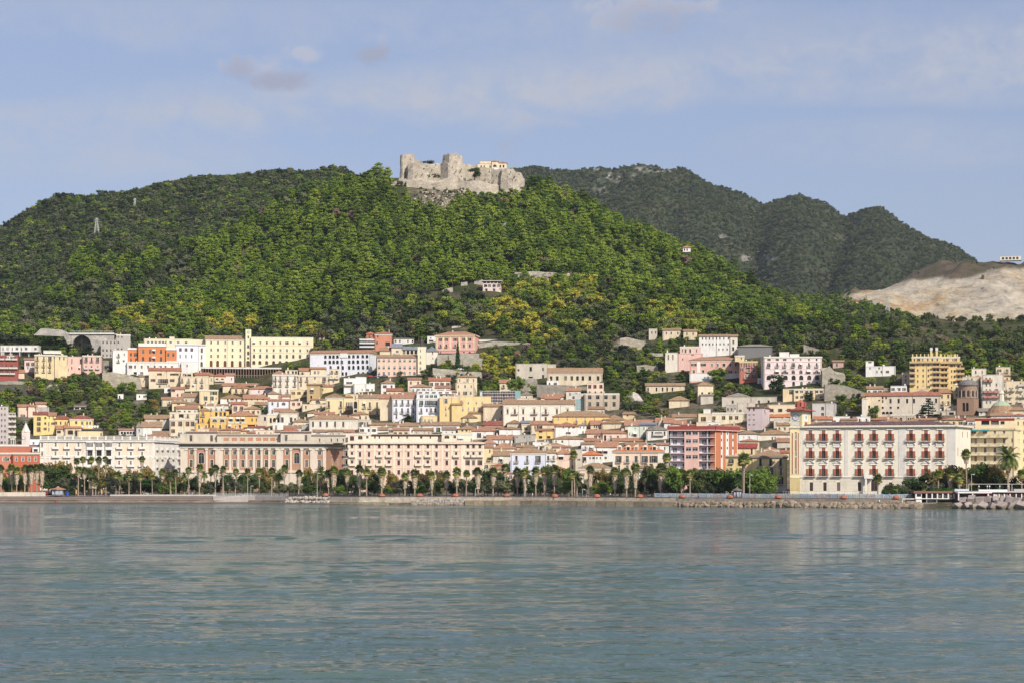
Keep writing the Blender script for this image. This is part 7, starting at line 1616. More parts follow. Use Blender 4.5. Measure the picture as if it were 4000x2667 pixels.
for i in range(len(ca)):
 px,py,X,Y,Z=PXa[i],PYa[i],ca[i,0],ca[i,1],Za[i]
 if px<-380 or px>4380:continue
 up=Y>Sa[i]+470
 if not up and not any(in_ell(px,py,e)for e in GREEN)and not(Y>Sa[i]+200 and rs0.random()<.75):continue
 if any(in_ell(px,py,e)for e in CLEAR):
  if rs0.random()<.72:continue
  sp=rs0.choice(['olive','oak2','dead']);w=rs0.uniform(2.5,4.)
 elif up and noise2(X,Y,17.,44)<-.40:continue
 else:sp=species(px,py);w=rs0.triangular(6.,13.5,9.)
 if abs(Y-1640)<24 and 1520<px<2060:continue
 if 1556<px<2040 and Y>1600:w*=.5
 if up and px>3250 and py<1350:
  if rs0.random()<.62:continue
  w=rs0.uniform(3.2,5.5);sp=rs0.choice(['olive','leafy','oak2','oak'])
 elif up and px>2950:w*=.75
 if not up:w=rs0.uniform(4.5,7.5)
 hs=rs0.uniform(.85,1.15)
 top={'pine':1.2,'umbrella':.75,'cypress':2.2}.get(SPEC[sp][0],1.0)*w*hs
 pyt=py-top*FP/Y
 if py>1080 and blocked(X,Y,px,pyt,w*.5*FP/Y):continue
 HILL.append((px,py,X,Y,Z-.25*w*(0.6 if SPEC[sp][0]=='round' else.3),w,hs,sp,up))
ispine=lambda sp:sp in('pine','pine2','pine3','umbrella')
def zone_label(sp,px,py):
 kind={'pine':'bright green pine','pine2':'fresh green pine','pine3':'deep green pine','umbrella':'flat topped umbrella pine','oak':'dark evergreen oak','oak2':'dull green oak','leafy':'leafy green tree','lime':'lime green tree','yellow':'yellow leaved autumn tree','olive':'grey green olive tree','dark':'dark round tree','dead':'bare brownish tree','rust':'rust tinted tree','redleaf':'red leaved tree'}[sp]
 spots=[(350,1500,'in the garden cliff below the orange convent'),(150,1570,'on the left garden slope'),(400,1620,'behind the white and peach palace'),(120,1350,'around the arched viaduct'),(700,1300,'behind the orange convent'),(1000,1290,'behind the long yellow convent'),(1350,1300,'behind the salmon villa'),(1620,1480,'on the terrace below the peach convent'),(1750,1280,'above the pink and cream villa'),(1900,1470,'right of the cypress'),(2050,1330,'right of the pink and cream villa'),(2200,1420,'above the roofless ruin'),(2450,1400,'on the slope right of the half ruined house'),(2480,1500,'below the small cream ruins'),(2600,1560,'beside the small hipped cottage'),(2700,1330,'around the old monastery'),(2750,1560,'around the cream tower house'),(2900,1510,'below the long pink building'),(3050,1300,'above the storehouse'),(3200,1400,'above the large pink tenement'),(3300,1560,'right of the yellow school'),(3450,1480,'under the white road bridge'),(3650,1350,'above the yellow apartment block'),(3900,1400,'at the right edge above the bridge'),(2620,1640,'behind the terracotta roofs'),(960,1480,'under the steel propped terrace')]
 s=min(spots,key=lambda q:(q[0]-px)**2+2.2*(q[1]-py)**2)
 return kind+' '+s[2]
HILL.sort(key=lambda t:-t[5]/t[3])
def score(t):return t[5]/t[3]
pines=[t for t in HILL if ispine(t[7])];broad=[t for t in HILL if not ispine(t[7])]
def pick(lst,n):
 lst=sorted(lst,key=lambda t:-score(t)if-10<t[0]<4010 else 0);return lst[:n],lst[n:]
pi,pr=pick(pines,298);bi,brr=pick(broad,292)
for t in pi+bi:
 px,py,X,Y,Z,w,hs,sp,up=t;lab=zone_label(sp,px,py)
 tree_obj('pine_tree' if ispine(sp)else 'broadleaf_tree',sp,rs0.randrange(3),X,Y,Z,w,hs,lab,'tree',lab+'s',rs0.uniform(0,6.28))
def scatter(name,label,items,order,kind='stuff',n=150,size=.12,mats=None,cat='wood'):
 """one object: points with species, width, height; each becomes a tree of its own by geometry nodes"""
 V,F,M,vid=[],[],[],[];mats=[];
 for q,(sp,seed)in enumerate(order):
  shape,col=SPEC[sp];v,f,m,lobes,th=treegeo(shape,seed,n,size);k=len(V)
  tv,tf_,tm=[],[],[];trunkgeo(tv,tf_,tm,th,.03,.02,1)
  V+=v+tv;F+=[tuple(k+i for i in g)for g in f]+[tuple(k+len(v)+i for i in g)for g in tf_]
  M+=[2*q]*len(f)+[2*q+1]*len(tf_);vid+=[q+1]*(len(v)+len(tv));mats+=[leaf(G[col]),bark]
 k=len(V);N=len(items)
 V+=[(t[2],t[3],t[4])for t in items];vid+=[0]*N
 me=bpy.data.meshes.new(name);me.from_pydata(V,[],F)
 for m in mats:me.materials.append(m)
 me.polygons.foreach_set('material_index',M)
 at=me.attributes.new('vid','INT','POINT');at.data.foreach_set('value',np.array(vid,'i'))
 names=[s for s,_ in order]
 def choose(sp):
  o=[i for i,s in enumerate(names)if s==sp];return rs0.choice(o)if o else rs0.randrange(len(names))
 pk_=np.zeros(len(V),'i');sc_=np.ones((len(V),3),'f');ro_=np.zeros(len(V),'f')
 pk_[k:]=[choose(t[7])for t in items];sc_[k:,0]=sc_[k:,1]=[t[5]for t in items];sc_[k:,2]=[t[5]*t[6]for t in items];ro_[k:]=np.random.rand(N)*6.28
 a=me.attributes.new('pick','INT','POINT');a.data.foreach_set('value',pk_)
 a=me.attributes.new('size','FLOAT_VECTOR','POINT');a.data.foreach_set('vector',sc_.ravel())
 a=me.attributes.new('turn','FLOAT','POINT');a.data.foreach_set('value',ro_)
 o=link(name,me);tag(o,label,cat,kind='stuff')
 ng=bpy.data.node_groups.new(name,'GeometryNodeTree');ng.interface.new_socket('Geometry',in_out='INPUT',socket_type='NodeSocketGeometry');ng.interface.new_socket('Geometry',in_out='OUTPUT',socket_type='NodeSocketGeometry')
 N_=ng.nodes;Lk=ng.links;gi=N_.new('NodeGroupInput');go=N_.new('NodeGroupOutput')
 def attr(nm,ty):
  x=N_.new('GeometryNodeInputNamedAttribute');x.data_type=ty;x.inputs['Name'].default_value=nm;return x.outputs['Attribute']
 vidn=attr('vid','INT')
 def sep_(val):
  c=N_.new('FunctionNodeCompare');c.data_type='INT';c.operation='EQUAL'
  ins=[i for i in c.inputs if i.type=='INT' and i.enabled];Lk.new(vidn,ins[0]);ins[1].default_value=val
  s=N_.new('GeometryNodeSeparateGeometry');s.domain='POINT';Lk.new(gi.outputs[0],s.inputs[0]);Lk.new(c.outputs[0],s.inputs[1]);return s.outputs[0]
 g2=N_.new('GeometryNodeGeometryToInstance')
 for q in reversed(range(len(order))):Lk.new(sep_(q+1),g2.inputs[0])
 gis=[]
 jn=N_.new('GeometryNodeJoinGeometry')
 for q in reversed(range(len(order))):
  gg=N_.new('GeometryNodeGeometryToInstance');Lk.new(sep_(q+1),gg.inputs[0]);Lk.new(gg.outputs[0],jn.inputs[0])
 N_.remove(g2)
 iop=N_.new('GeometryNodeInstanceOnPoints');Lk.new(sep_(0),iop.inputs['Points']);Lk.new(jn.outputs[0],iop.inputs['Instance'])
 iop.inputs['Pick Instance'].default_value=True;Lk.new(attr('pick','INT'),iop.inputs['Instance Index']);Lk.new(attr('size','FLOAT_VECTOR'),iop.inputs['Scale'])
 cx=N_.new('ShaderNodeCombineXYZ');Lk.new(attr('turn','FLOAT'),cx.inputs[2]);Lk.new(cx.outputs[0],iop.inputs['Rotation'])
 Lk.new(iop.outputs[0],go.inputs[0])
 md=o.modifiers.new('trees','NODES');md.node_group=ng;return o
scatter('pine_wood','dense bright green pine wood covering the castle hill',pr,[('pine',1),('pine',2),('pine2',3),('pine2',4),('pine3',5),('pine3',6),('umbrella',7)],n=520,size=.082)
scatter('mixed_wood','mixed dark, olive and yellow trees among the pines of the castle hill',brr,[('oak',1),('oak',9),('oak2',2),('leafy',3),('lime',4),('yellow',5),('olive',6),('dark',7),('dead',8),('rust',10)],n=380,size=.075)
def layer_items(zf,pxr,Y0,Y1,step,wr,rule,disp,seed):
 out=[];ys=np.arange(Y0,Y1,step*.95)
 A=[]
 for Y in ys:
  x0,x1=pxX(pxr[0],Y),pxX(pxr[1],Y);n=int((x1-x0)/step);X=x0+(np.arange(n)+np.random.rand(n))*step;yy_=Y+(np.random.rand(n)-.5)*step;A.append(np.stack([X,yy_],1))
 A=np.concatenate(A);PX=A[:,0]/A[:,1]*FP+2000;Z=zf(PX,A[:,1])+disp*fbm(A[:,0],A[:,1],seed,5,90.);PY=HZ-(Z-EYE)*FP/A[:,1]
 for i in range(len(A)):
  sp=rule(PX[i],PY[i],A[i,1])
  if sp:w=rs0.uniform(*wr)*(sp=='dead' and.7 or 1);out.append((PX[i],PY[i],A[i,0],A[i,1],Z[i]-.3*w,w,rs0.uniform(.75,1.05),sp,True))
 return out
silAx=lambda px:np.interp(px,*silA)
def ruleB(px,py,Y):
 if px>1720 or py>silAx(px)+70:return None
 return rs0.choice(['oak','oak','oak2','olive','oak','leafy','oak2'])if rs0.random()<.93 else rs0.choice(['pine','lime'])
scatter('far_wood','dark oak wood covering the broad hill left of the castle',layer_items(zB,(-80,1720),1500.,2412.,6.6,(6.4,10.5),ruleB,16.,11),[('oak',21),('oak',22),('oak2',23),('olive',24),('leafy',25),('pine',26),('lime',27)],n=120,size=.14)
def ruleC(px,py,Y):
 if px>4000 or py>min(silAx(px)+60,1200):return None
 for e in ROCKY_C:
  if in_ell(px,py,e)and rs0.random()<.5:return None
 return rs0.choice(['oak','oak2','oak','oak2','olive'])if rs0.random()<.96 else 'dead'
scatter('mountain_wood','dark scrub oak wood covering the far mountains on the right',layer_items(zC,(1950,4000),3060.,4215.,7.6,(6.,10.5),ruleC,22.,21),[('oak',31),('oak2',32),('olive',33),('oak',34),('dead',35)],n=90,size=.17)
def ruleE(px,py,Y):
 if px<2600:return None
 if in_ell(px,py,(3650,1340,330,26))and rs0.random()<.75:return None
 if 3500<px<3640 and 1190<py<1215 and rs0.random()<.7:return None
 return rs0.choice(['oak','oak2','leafy','olive','pine','oak2','pine3'])if rs0.random()<.93 else rs0.choice(['lime','umbrella'])
scatter('low_hill_wood','mixed wood and olive groves on the low hills before the quarry',layer_items(zE,(2600,4300),1250.,2008.,7.2,(6.,9.5),ruleE,8.,41),[('oak',41),('oak2',42),('leafy',43),('olive',44),('pine',45),('pine3',46),('lime',47),('umbrella',48)],n=150,size=.12)
def ruleD(px,py,Y):
 if py>1100 and px>3330:return None
 if px>3500:return 'olive' if rs0.random()<.06 else None
 return rs0.choice(['oak2','olive','leafy'])
scatter('quarry_scrub','sparse scrub on the brown ridge around the quarry',layer_items(zD,(3100,4060),2300.,3005.,14.,(5.,9.),ruleD,32.,33),[('oak2',51),('olive',52),('leafy',53)],n=90,size=.17)
# ---- rubble and low scrub on the bare slope under the castle
rs=np.random.RandomState(8);ico=RKM[0];iv=[tuple(v.co)for v in ico.vertices];mb=MB()
import bmesh
bm=bmesh.new();bmesh.ops.create_icosphere(bm,subdivisions=1,radius=1.);iv=[tuple(v.co)for v in bm.verts];fc_=[tuple(v.index for v in f.verts)for f in bm.faces];bm.free()
items=[]
for _ in range(1100):
 px=rs.uniform(1590,1990);Y=rs.uniform(1510,1634);z=float(zA(px,Y))+15.*float(fbm(np.array([pxX(px,Y)]),np.array([Y]),3,5,90.)[0]);py=HZ-(z-EYE)*FP/Y
 if not any(in_ell(px,py,e)for e in CLEAR):continue
 if rs.rand()<.34:items.append((px,py,pxX(px,Y),Y,z-.4,rs.uniform(1.6,3.4),.8,rs0.choice(['olive','oak2','leafy','dead']),True));continue
 s=rs.uniform(.35,1.5)**1.3;k=len(mb.v);a=rs.rand()*6.28;c,sn=math.cos(a),math.sin(a);q=rs.uniform(.6,1.2,3)
 for x,y,w in iv:j=rs.uniform(.8,1.15);x,y=x*q[0]*s*j,y*q[1]*s*j;mb.v.append((pxX(px,Y)+x*c-y*sn,Y+x*sn+y*c,z+w*q[2]*s*.8*j))
 mb.f+=[tuple(k+i for i in f)for f in fc_];mb.m+=[0]*len(fc_)
o=link('rubble',mb.mesh('rubble',[stone((.46,.41,.33),.9)]));tag(o,'pale rubble strewn down the slope below the castle','rubble',kind='stuff')
scatter('slope_scrub','low scrub between the rubble below the castle',items,[('olive',61),('oak2',62),('leafy',63),('dead',64)],n=120,size=.13)
# ---- single trees worth naming
def spot(px,yb):Y=depth_of(px,yb);return pxX(px,Y),Y,ground(px,Y)
X,Y,Z=spot(1788,1440);W_=36*Y/FP
tree_obj('cypress','cypress',5,X,Y,Z,W_*1.15,(118*Y/FP)/(W_*1.15)/2.1,'very tall dark conical cypress in front of the pink and cream villa','cypress',n=1500,size=.06)
for px,yb,w,hgt,sp,lab in((912,1625,36,52,'dark','dark round tree left under the white gabled house'),(962,1635,40,46,'dark','second dark tree under the white gabled house, lower and rounder'),(1008,1640,74,70,'dark','large dark tree right of the white gabled house'),(1592,1650,64,38,'dark','dark bushy tree before the white blue tenement'),(600,1610,58,62,'rust','brownish green round tree beside the cream houses'),(585,1560,50,40,'dark','dark tree below the stone bastion'),(250,1385,110,60,'pine3','broad umbrella like tree under the road viaduct'),(3035,1535,90,85,'dark','big dark tree covering the left foot of the pink tenement'),(3160,1565,50,40,'dark','dark tree before the yellow school'),(2800,1500,84,70,'leafy','green tree in front of the long pink building'),(3412,1640,44,64,'leafy','ivy clad tree before the long cream convent house'),(3510,1560,60,50,'dark','dark conifer left of the yellow apartment block'),(2012,1560,80,100,'leafy','large green tree left of the roofless ruin'),(2510,1490,50,60,'pine3','spiky dark pine before the small cream ruins'),(175,1378,90,70,'dark','dark tree left of the viaduct arch'),(95,1372,110,66,'oak2','broad dull green tree at the left end of the viaduct'),(235,1372,70,48,'oak','round oak just left of the viaduct arch'),(20,1365,90,70,'oak','dark oak above the long white modern house'),(345,1398,60,62,'oak2','scrubby tree under the viaduct arch'),(1560,1470,30,24,'olive','small tree before the church'),(1690,1440,24,22,'dark','small street tree below the church'),(1740,1442,24,22,'olive','small street tree left of the cypress'),(1655,1470,40,34,'olive','round grey tree below the convent tower'),(1860,1370,34,44,'leafy','small tree in front of the pergola terrace wall')):
 X,Y,Z=spot(px,yb);s=Y/FP;sh=SPEC[sp][0];hh={'pine':1.2,'umbrella':.75}.get(sh,1.05)
 tree_obj('tree',sp,1,X,Y,Z-.3,w*s,hgt*s/(w*s)/hh*1.0,lab,'tree',n=900,size=.06)
X,Y=cpt(1395,-7);tree_obj('tree','dark',2,X,Y,cz(560),11.,.85,'large dark tree growing against the castle wall','tree',n=900,size=.06)
X,Y=cpt(685,-9.);tree_obj('tree','lime',2,X,Y,cz(560),3.2,1.,'small bright shrub on the castle terrace','shrub')
X,Y=cpt(770,-8.5);tree_obj('tree','dead',2,X,Y,cz(560),5.,.8,'brownish shrub on the castle terrace','shrub')
X,Y=cpt(830,-9.);tree_obj('tree','dark',2,X,Y,cz(565),4.,.8,'small dark shrub on the castle terrace','shrub')
X,Y=cpt(250,-6.);tree_obj('tree','olive',2,X,Y,cz(665),5.6,.9,'round grey shrub before the castle outwork','shrub')
X,Y=cpt(680,25.);tree_obj('tree','dark',1,X,Y,cz(330),17.,.42,'dark wide tree behind the castle curtain wall','tree',n=900,size=.06)
X,Y,Z=spot(3628,1648);rt=link('cedar',None,None,(X,Y,Z));tag(rt,'dark cedar with flat tiers of branches before the long cream convent house','cedar')
V,F_,M=[],[],[];rs=np.random.RandomState(4);s=Y/FP;Hc=100*s;lob=[]
for i in range(9):
 z=Hc*(.18+.09*i);r=(44-i*4.2)*s
 for k in range(6):a=rs.uniform(0,6.28);q=r*rs.uniform(.3,1);lob.append((q*math.cos(a),q*math.sin(a),z+rs.uniform(-.3,.3),r*.32+.3,.28))
leaf_cloud(V,F_,M,lob,2200,.5,rs);me=bpy.data.meshes.new('crown');me.from_pydata(V,[],F_);me.materials.append(leaf((.03,.055,.03)));link('crown',me,rt)
V,F_,M=[],[],[];trunkgeo(V,F_,M,Hc*.95,.45,.08,0);me=bpy.data.meshes.new('trunk');me.from_pydata(V,[],F_);me.materials.append(bark);link('trunk',me,rt)
# ================================================================ promenade and shore
def sp(px,d,z):Y=float(shore(px))+d;return(pxX(px,Y),Y,z)
def ribbon(name,px0,px1,prof,mat,step=20,kind='structure',label=None,cat=None,parent=None):
 mb=MB();xs=np.arange(px0,px1+.1,(px1-px0)/max(2,round((px1-px0)/step)))
 rows=[[mb.pt(sp(x,d,z))for d,z in prof]for x in xs]
 for i in range(len(rows)-1):
  for j in range(len(prof)-1):mb.f.append((rows[i][j],rows[i+1][j],rows[i+1][j+1],rows[i][j+1]));mb.m.append(0)
 o=link(name,mb.mesh(name,[mat]),parent)
 if parent is None:tag(o,label,cat,kind=None if label else kind)
 return o
sand=stone((.24,.19,.15),.3,.3)
ribbon('beach',-900,1330,[(-30,-1.2),(0,-.02),(4.0,.75),(7,1.05),(14,1.1)],sand)
ribbon('wet_sand',-900,1330,[(-6,-.22),(-.5,.03),(2.0,.42)],plain((.10,.075,.06),.4))
ribbon('promenade',-900,4900,[(7.4,3.1),(58,3.95)],stone((.36,.33,.30),.5,.3))
ribbon('seafront_road',-900,4900,[(34,3.72),(48,3.86)],plain((.06,.06,.06),.9))
T(0,1600)
def solid(px0,px1,d0,d1,z0,z1,mat,name,parent=None,label=None,cat=None,n=0):
 return ribbon(name,px0,px1,[(d0,z0),(d0,z1),(d1,z1),(d1,z0)],mat,parent=parent,label=label,cat=cat)
solid(-300,178,7.6,9.2,2.9,4.9,plaster((.66,.58,.47),.8),'sea_wall',label='pale cream sea wall at the far left of the beach',cat='wall')
st_=link('beach_steps',None,None,(0,0,0));tag(st_,'long dark brown stepped seating above the beach','steps')
for i in range(5):solid(-300,832,4.6+i*.7,5.3+i*.7,.4,1.05+i*.45,plain((.19,.145,.13)if i%2 else(.25,.20,.175),.9),'step',st_)
solid(-300,834,3.6,4.6,.2,.85,plain((.55,.5,.42),.9),'plinth',st_)
q=MB()
for px0,px1,lab in((615,1290,'left'),):pass
solid(430,845,8.2,8.6,3.0,3.9,plaster((.48,.44,.38),.6),'parapet_wall',label='low grey parapet behind the brown steps',cat='wall')
solid(832,1120,5.5,6.3,.5,3.2,plaster((.44,.40,.37),.9),'sea_wall',label='grey ribbed concrete wall below the white railing',cat='wall')
for i in range(60):
 pass
mb=MB()
for i in range(96):
 x=834+i*3.;a=sp(x,5.44,0);mb.box(a[0],a[0]+.1,a[1]-.02,a[1]+.1,.6,3.1,0)
o=link('wall_ribs',mb.mesh('wall_ribs',[plaster((.38,.34,.31),.9)]));tag(o,'thin vertical ribs on the grey concrete wall','ribs',kind='stuff')
rp=link('ramp',None,None,(0,0,0));tag(rp,'white railed ramp sloping down to the beach','ramp')
mb=MB();N=12
for i in range(N):
 f0,f1=i/N,(i+1)/N;x0,x1=838+130*f0,838+130*f1;z0_,z1_=.8+2.4*f0,.8+2.4*f1
 a,b_=sp(x0,3.6,z0_),sp(x1,3.6,z1_);c_,d_=sp(x1,5.4,z1_),sp(x0,5.4,z0_);mb.poly([a,b_,c_,d_]);mb.poly([(a[0],a[1],.3),(b_[0],b_[1],.3),b_,a])
link('ramp_slab',mb.mesh('ramp_slab',[plaster((.46,.42,.38),.5)]),rp)
mb=MB()
for i in range(25):
 f=i/24;a=sp(838+130*f,3.65,.8+2.4*f);mb.box(a[0]-.04,a[0]+.04,a[1]-.04,a[1]+.04,a[2],a[2]+1.05)
for i in range(24):
 f0,f1=i/24,(i+1)/24
 for hh in(.5,1.05):a=sp(838+130*f0,3.65,.8+2.4*f0+hh);b_=sp(838+130*f1,3.65,.8+2.4*f1+hh);mb.poly([a,b_,(b_[0],b_[1],b_[2]+.08),(a[0],a[1],a[2]+.08)])
link('handrail',mb.mesh('handrail',[plain((.72,.7,.66),.5)]),rp)
def railing(px0,px1,d,z,label,col=(.62,.62,.6),dx=7,h=1.1,bars=True):
 mb=MB();n=int((px1-px0)/dx)
 for i in range(n+1):
  a=sp(px0+(px1-px0)*i/n,d,z);mb.box(a[0]-.05,a[0]+.05,a[1]-.05,a[1]+.05,z,z+h)
 for i in range(n):
  a=sp(px0+(px1-px0)*i/n,d,z);b_=sp(px0+(px1-px0)*(i+1)/n,d,z)
  for f in((.35,.65,1.)if bars else(1.,)):zz=z+h*f;mb.poly([(a[0],a[1],zz-.06),(b_[0],b_[1],zz-.06),(b_[0],b_[1],zz),(a[0],a[1],zz)])
 o=link('railing',mb.mesh('railing',[plain(col,.6)]));tag(o,label,'railing');return o
railing(835,1125,6.2,3.2,'white metal railing above the grey ribbed wall')
railing(1125,1600,8.6,3.6,'dark iron railing above the white boulders and cream sea wall',(.10,.095,.09))
railing(1600,2620,8.6,3.6,'dark iron railing above the quay of large stone blocks',(.10,.095,.09))
railing(2620,3560,9.0,3.6,'dark iron railing in front of the printed site fence',(.16,.15,.14))
solid(1110,2620,8.4,9.2,3.0,3.6,plain((.14,.12,.11),.9),'kerb_wall',label='dark stone edge of the promenade above the sea wall',cat='kerb')
solid(2620,3560,8.6,9.4,3.0,3.6,plain((.22,.19,.16),.9),'kerb_wall',label='brown stone edge of the promenade below the site fence',cat='kerb')
solid(1285,1640,4.2,8.4,.1,3.1,stone((.56,.49,.38),.35),'sea_wall',label='stained cream masonry sea wall left of the grey boulders',cat='wall')
solid(1270,1520,2.2,4.2,-.4,.55,stone((.60,.52,.36),.4),'wall_footing',label='yellowish footing at the base of the cream sea wall',cat='footing')
solid(1600,2640,6.2,8.4,.1,3.2,stone((.50,.43,.33),.5),'sea_wall',label='upper masonry wall behind the stone quay blocks',cat='wall')
solid(2600,3580,6.4,8.8,.1,3.1,stone((.34,.29,.24),.5),'sea_wall',label='long brown grey sea wall behind the brown boulders',cat='wall')
solid(2600,3560,4.6,6.4,.0,1.7,stone((.32,.29,.25),.5),'quay_ledge',label='grey concrete ledge between brown boulders and sea wall',cat='ledge')
solid(1115,1290,6.4,8.4,.5,3.1,stone((.56,.50,.40),.35),'sea_wall',label='pale masonry wall behind the heap of white boulders',cat='wall')
qy=link('stone_quay',None,None,(0,0,0));tag(qy,'low quay built of long brown stone blocks along the water','quay')
x=1815.;i=0;rr=random.Random(2)
bm_=[stone((.29,.24,.17),.6),stone((.34,.28,.20),.6),stone((.25,.205,.15),.6)]
while x<2625:
 w=rr.choice((36,40,35,72,38));x1=min(x+w,2632);d0=rr.uniform(.0,.25);zt=1.95+rr.uniform(-.12,.12)
 mb=MB();P=[sp(x+.6,d0,0),sp(x1-.6,d0,0),sp(x1-.6,6.2,0),sp(x+.6,6.2,0)];T2=[(p[0],p[1]+(.12 if k<2 else 0))for k,p in enumerate(P)]
 mb.prism(P,-.8,zt,0,T2);o=link('quay_block',mb.mesh('quay_block',[bm_[i%3]]),qy);x=x1;i+=1
RK={}
def boulder(px,d,z,s,mi,label,group,cube=False,name='boulder'):
 k=(i_:=rr.randrange(7),mi,cube)
 if k not in RK:
  if cube:
   mb=MB();c_=.1
   for a in range(1):
    import bmesh
    bm=bmesh.new();bmesh.ops.create_cube(bm,size=1.7);bmesh.ops.bevel(bm,geom=bm.edges[:],offset=.06,segments=1,affect='EDGES');me=bpy.data.meshes.new('cube');bm.to_mesh(me);bm.free()
  else:me=RKM[k[0]].copy()
  me.materials.append(cube_m if cube else rock_mats[mi]);RK[k]=me
 a=sp(px,d,z);o=link(name,RK[k],None,a,rr.uniform(0,6.28));tag(o,label,'boulder' if not cube else 'concrete block',group)
 o.rotation_euler=(rr.uniform(-.5,.5),rr.uniform(-.5,.5),rr.uniform(0,6.28));o.scale=(s*rr.uniform(.85,1.3),s*rr.uniform(.8,1.1),s*rr.uniform(.65,.95));return o
cube_m=None
def cubemat():
 m,t,b=newmat("concrete");n=tnoise(t,.8,6,.7,'World');g=t.nodes.new('ShaderNodeNewGeometry');s=t.nodes.new('ShaderNodeSeparateXYZ');t.links.new(g.outputs['Position'],s.inputs[0])
 o=ramp(t,n,[(.35,(.27,.225,.20)),(.6,(.37,.315,.285)),(.8,(.42,.37,.33))]);w=ramp(t,n,[(.4,(.12,.09,.055)),(.65,(.25,.19,.11))])
 mr=t.nodes.new('ShaderNodeMapRange');mr.inputs['From Min'].default_value=.3;mr.inputs['From Max'].default_value=1.5;t.links.new(s.outputs[2],mr.inputs['Value'])
 mx=t.nodes.new('ShaderNodeMix');mx.data_type='RGBA';t.links.new(mr.outputs[0],mx.inputs['Factor']);t.links.new(w,mx.inputs['A']);t.links.new(o,mx.inputs['B']);t.links.new(mx.outputs['Result'],b.inputs['Base Color']);b.inputs['Roughness'].default_value=.9;return m
cube_m=cubemat()
for i in range(52):
 x=1120+(i%26)*6.6+rr.uniform(-2,2);lay=i//26;top=np.interp(x,[1115,1150,1290],[.3,1.,1.])
 boulder(x,4.5+lay*1.4,(.5+lay*1.6)*top+.3+rr.uniform(-.2,.2),rr.uniform(.75,1.2),3,'white quarry boulder in the pale heap below the grey wall','white boulders')
for i in range(72):
 x=1612+(i%24)*9+rr.uniform(-3,3);lay=i//24
 boulder(x,1.4+lay*2.0,.15+lay*.85+rr.uniform(-.15,.2),rr.uniform(.75,1.15),2 if lay else 1,'grey boulder in the riprap between cream sea wall and stone quay' if lay else 'brown wet boulder at the waterline between cream sea wall and stone quay','grey boulders' if lay else 'brown waterline boulders')
for i in range(120):
 x=2640+(i%60)*16+rr.uniform(-5,5);lay=i//60
 if x>3600:continue
 big=1.15 if x<3000 else 1.6
 boulder(x,.8+lay*2.0,.2+lay*.85+rr.uniform(-.1,.3),rr.uniform(.8,1.2)*big,4 if rr.random()<.5 else 1,'brown boulder in the long riprap below the site fence' if x<3300 else 'large brown boulder in the riprap below the clock tower palace garden','brown boulders' if x<3300 else 'large brown boulders')
CB=[(3745,.5,.8,2.0),(3775,.6,.9,2.1),(3765,3.4,2.7,1.9),(3803,.4,.7,2.1),(3795,3.6,3.3,2.2),(3840,.4,.8,2.2),(3828,3.8,3.3,2.0),(3880,.4,.9,2.1),(3862,4.2,3.2,1.9),(3887,4.2,3.2,1.9),(3915,.5,.9,2.1),(3920,4.,3.0,2.1),(3950,.5,.8,2.2),(3945,3.6,3.1,2.0),(3990,.3,1.0,2.2),(3975,3.4,3.0,1.9),(4020,.5,1.,2.2),(4010,3.4,2.9,2.),(3735,1.5,.3,1.4),(3822,1.8,1.6,1.6),(3900,2.,1.8,1.7),(3968,2,1.7,1.7),(3783,2.,1.7,1.7),(4050,.5,1.,2.2),(4060,3.4,3.,2.)]
for n_,(x,d,z,s)in enumerate(CB):
 boulder(x,d-1,z,s*.8,0,'tilted concrete cube in the lower row of the breakwater at the right' if z<2 else 'dry pinkish concrete cube on top of the breakwater at the right','lower breakwater cubes' if z<2 else 'upper breakwater cubes',True,'breakwater_cube')
 # ---- palms
def frond_fan(V,F,M,o,d,L,R,mat,droop=0.):
 d=np.array(d)/np.linalg.norm(d);up=np.array((0,0,1.));s=np.cross(d,up);s=s/(np.linalg.norm(s)+1e-6);u=np.cross(s,d)
 c=np.array(o)+d*L+np.array((0,0,-droop));n=9
 for i in range(n):
  a=(i/(n-1)-.5)*2.6;e=c+(d*math.cos(a)+s*math.sin(a))*R-up*(R*(.18+.3*abs(math.sin(a))));w=R*.17
  t=-d*math.sin(a)+s*math.cos(a);k=len(V);V.extend([tuple(c),tuple((c+e)/2+t*w),tuple(e),tuple((c+e)/2-t*w)]);F.append((k,k+1,k+2,k+3));M.append(mat)
 k=len(V);V.extend([tuple(np.array(o)+s*.03),tuple(np.array(o)-s*.03),tuple(c)]);F.append((k,k+1,k+2));M.append(mat)
def fan_crown(seed):
 rs=np.random.RandomState(seed);V,F,M=[],[],[]
 for i in range(78):
  a=i*2.4+rs.uniform(-.2,.2);e=rs.uniform(-.95,1.4);d=(math.cos(a)*math.cos(e),math.sin(a)*math.cos(e),math.sin(e));frond_fan(V,F,M,(0,0,-.1),d,rs.uniform(.65,1.05),rs.uniform(.75,1.0),0 if e>-.45 else 1,.0 if e>0 else.12)
 me=bpy.data.meshes.new('crown');me.from_pydata(V,[],F);me.materials.append(leaf((.165,.215,.065),.35));me.materials.append(leaf((.34,.29,.13),.3));me.polygons.foreach_set('material_index',M);return me
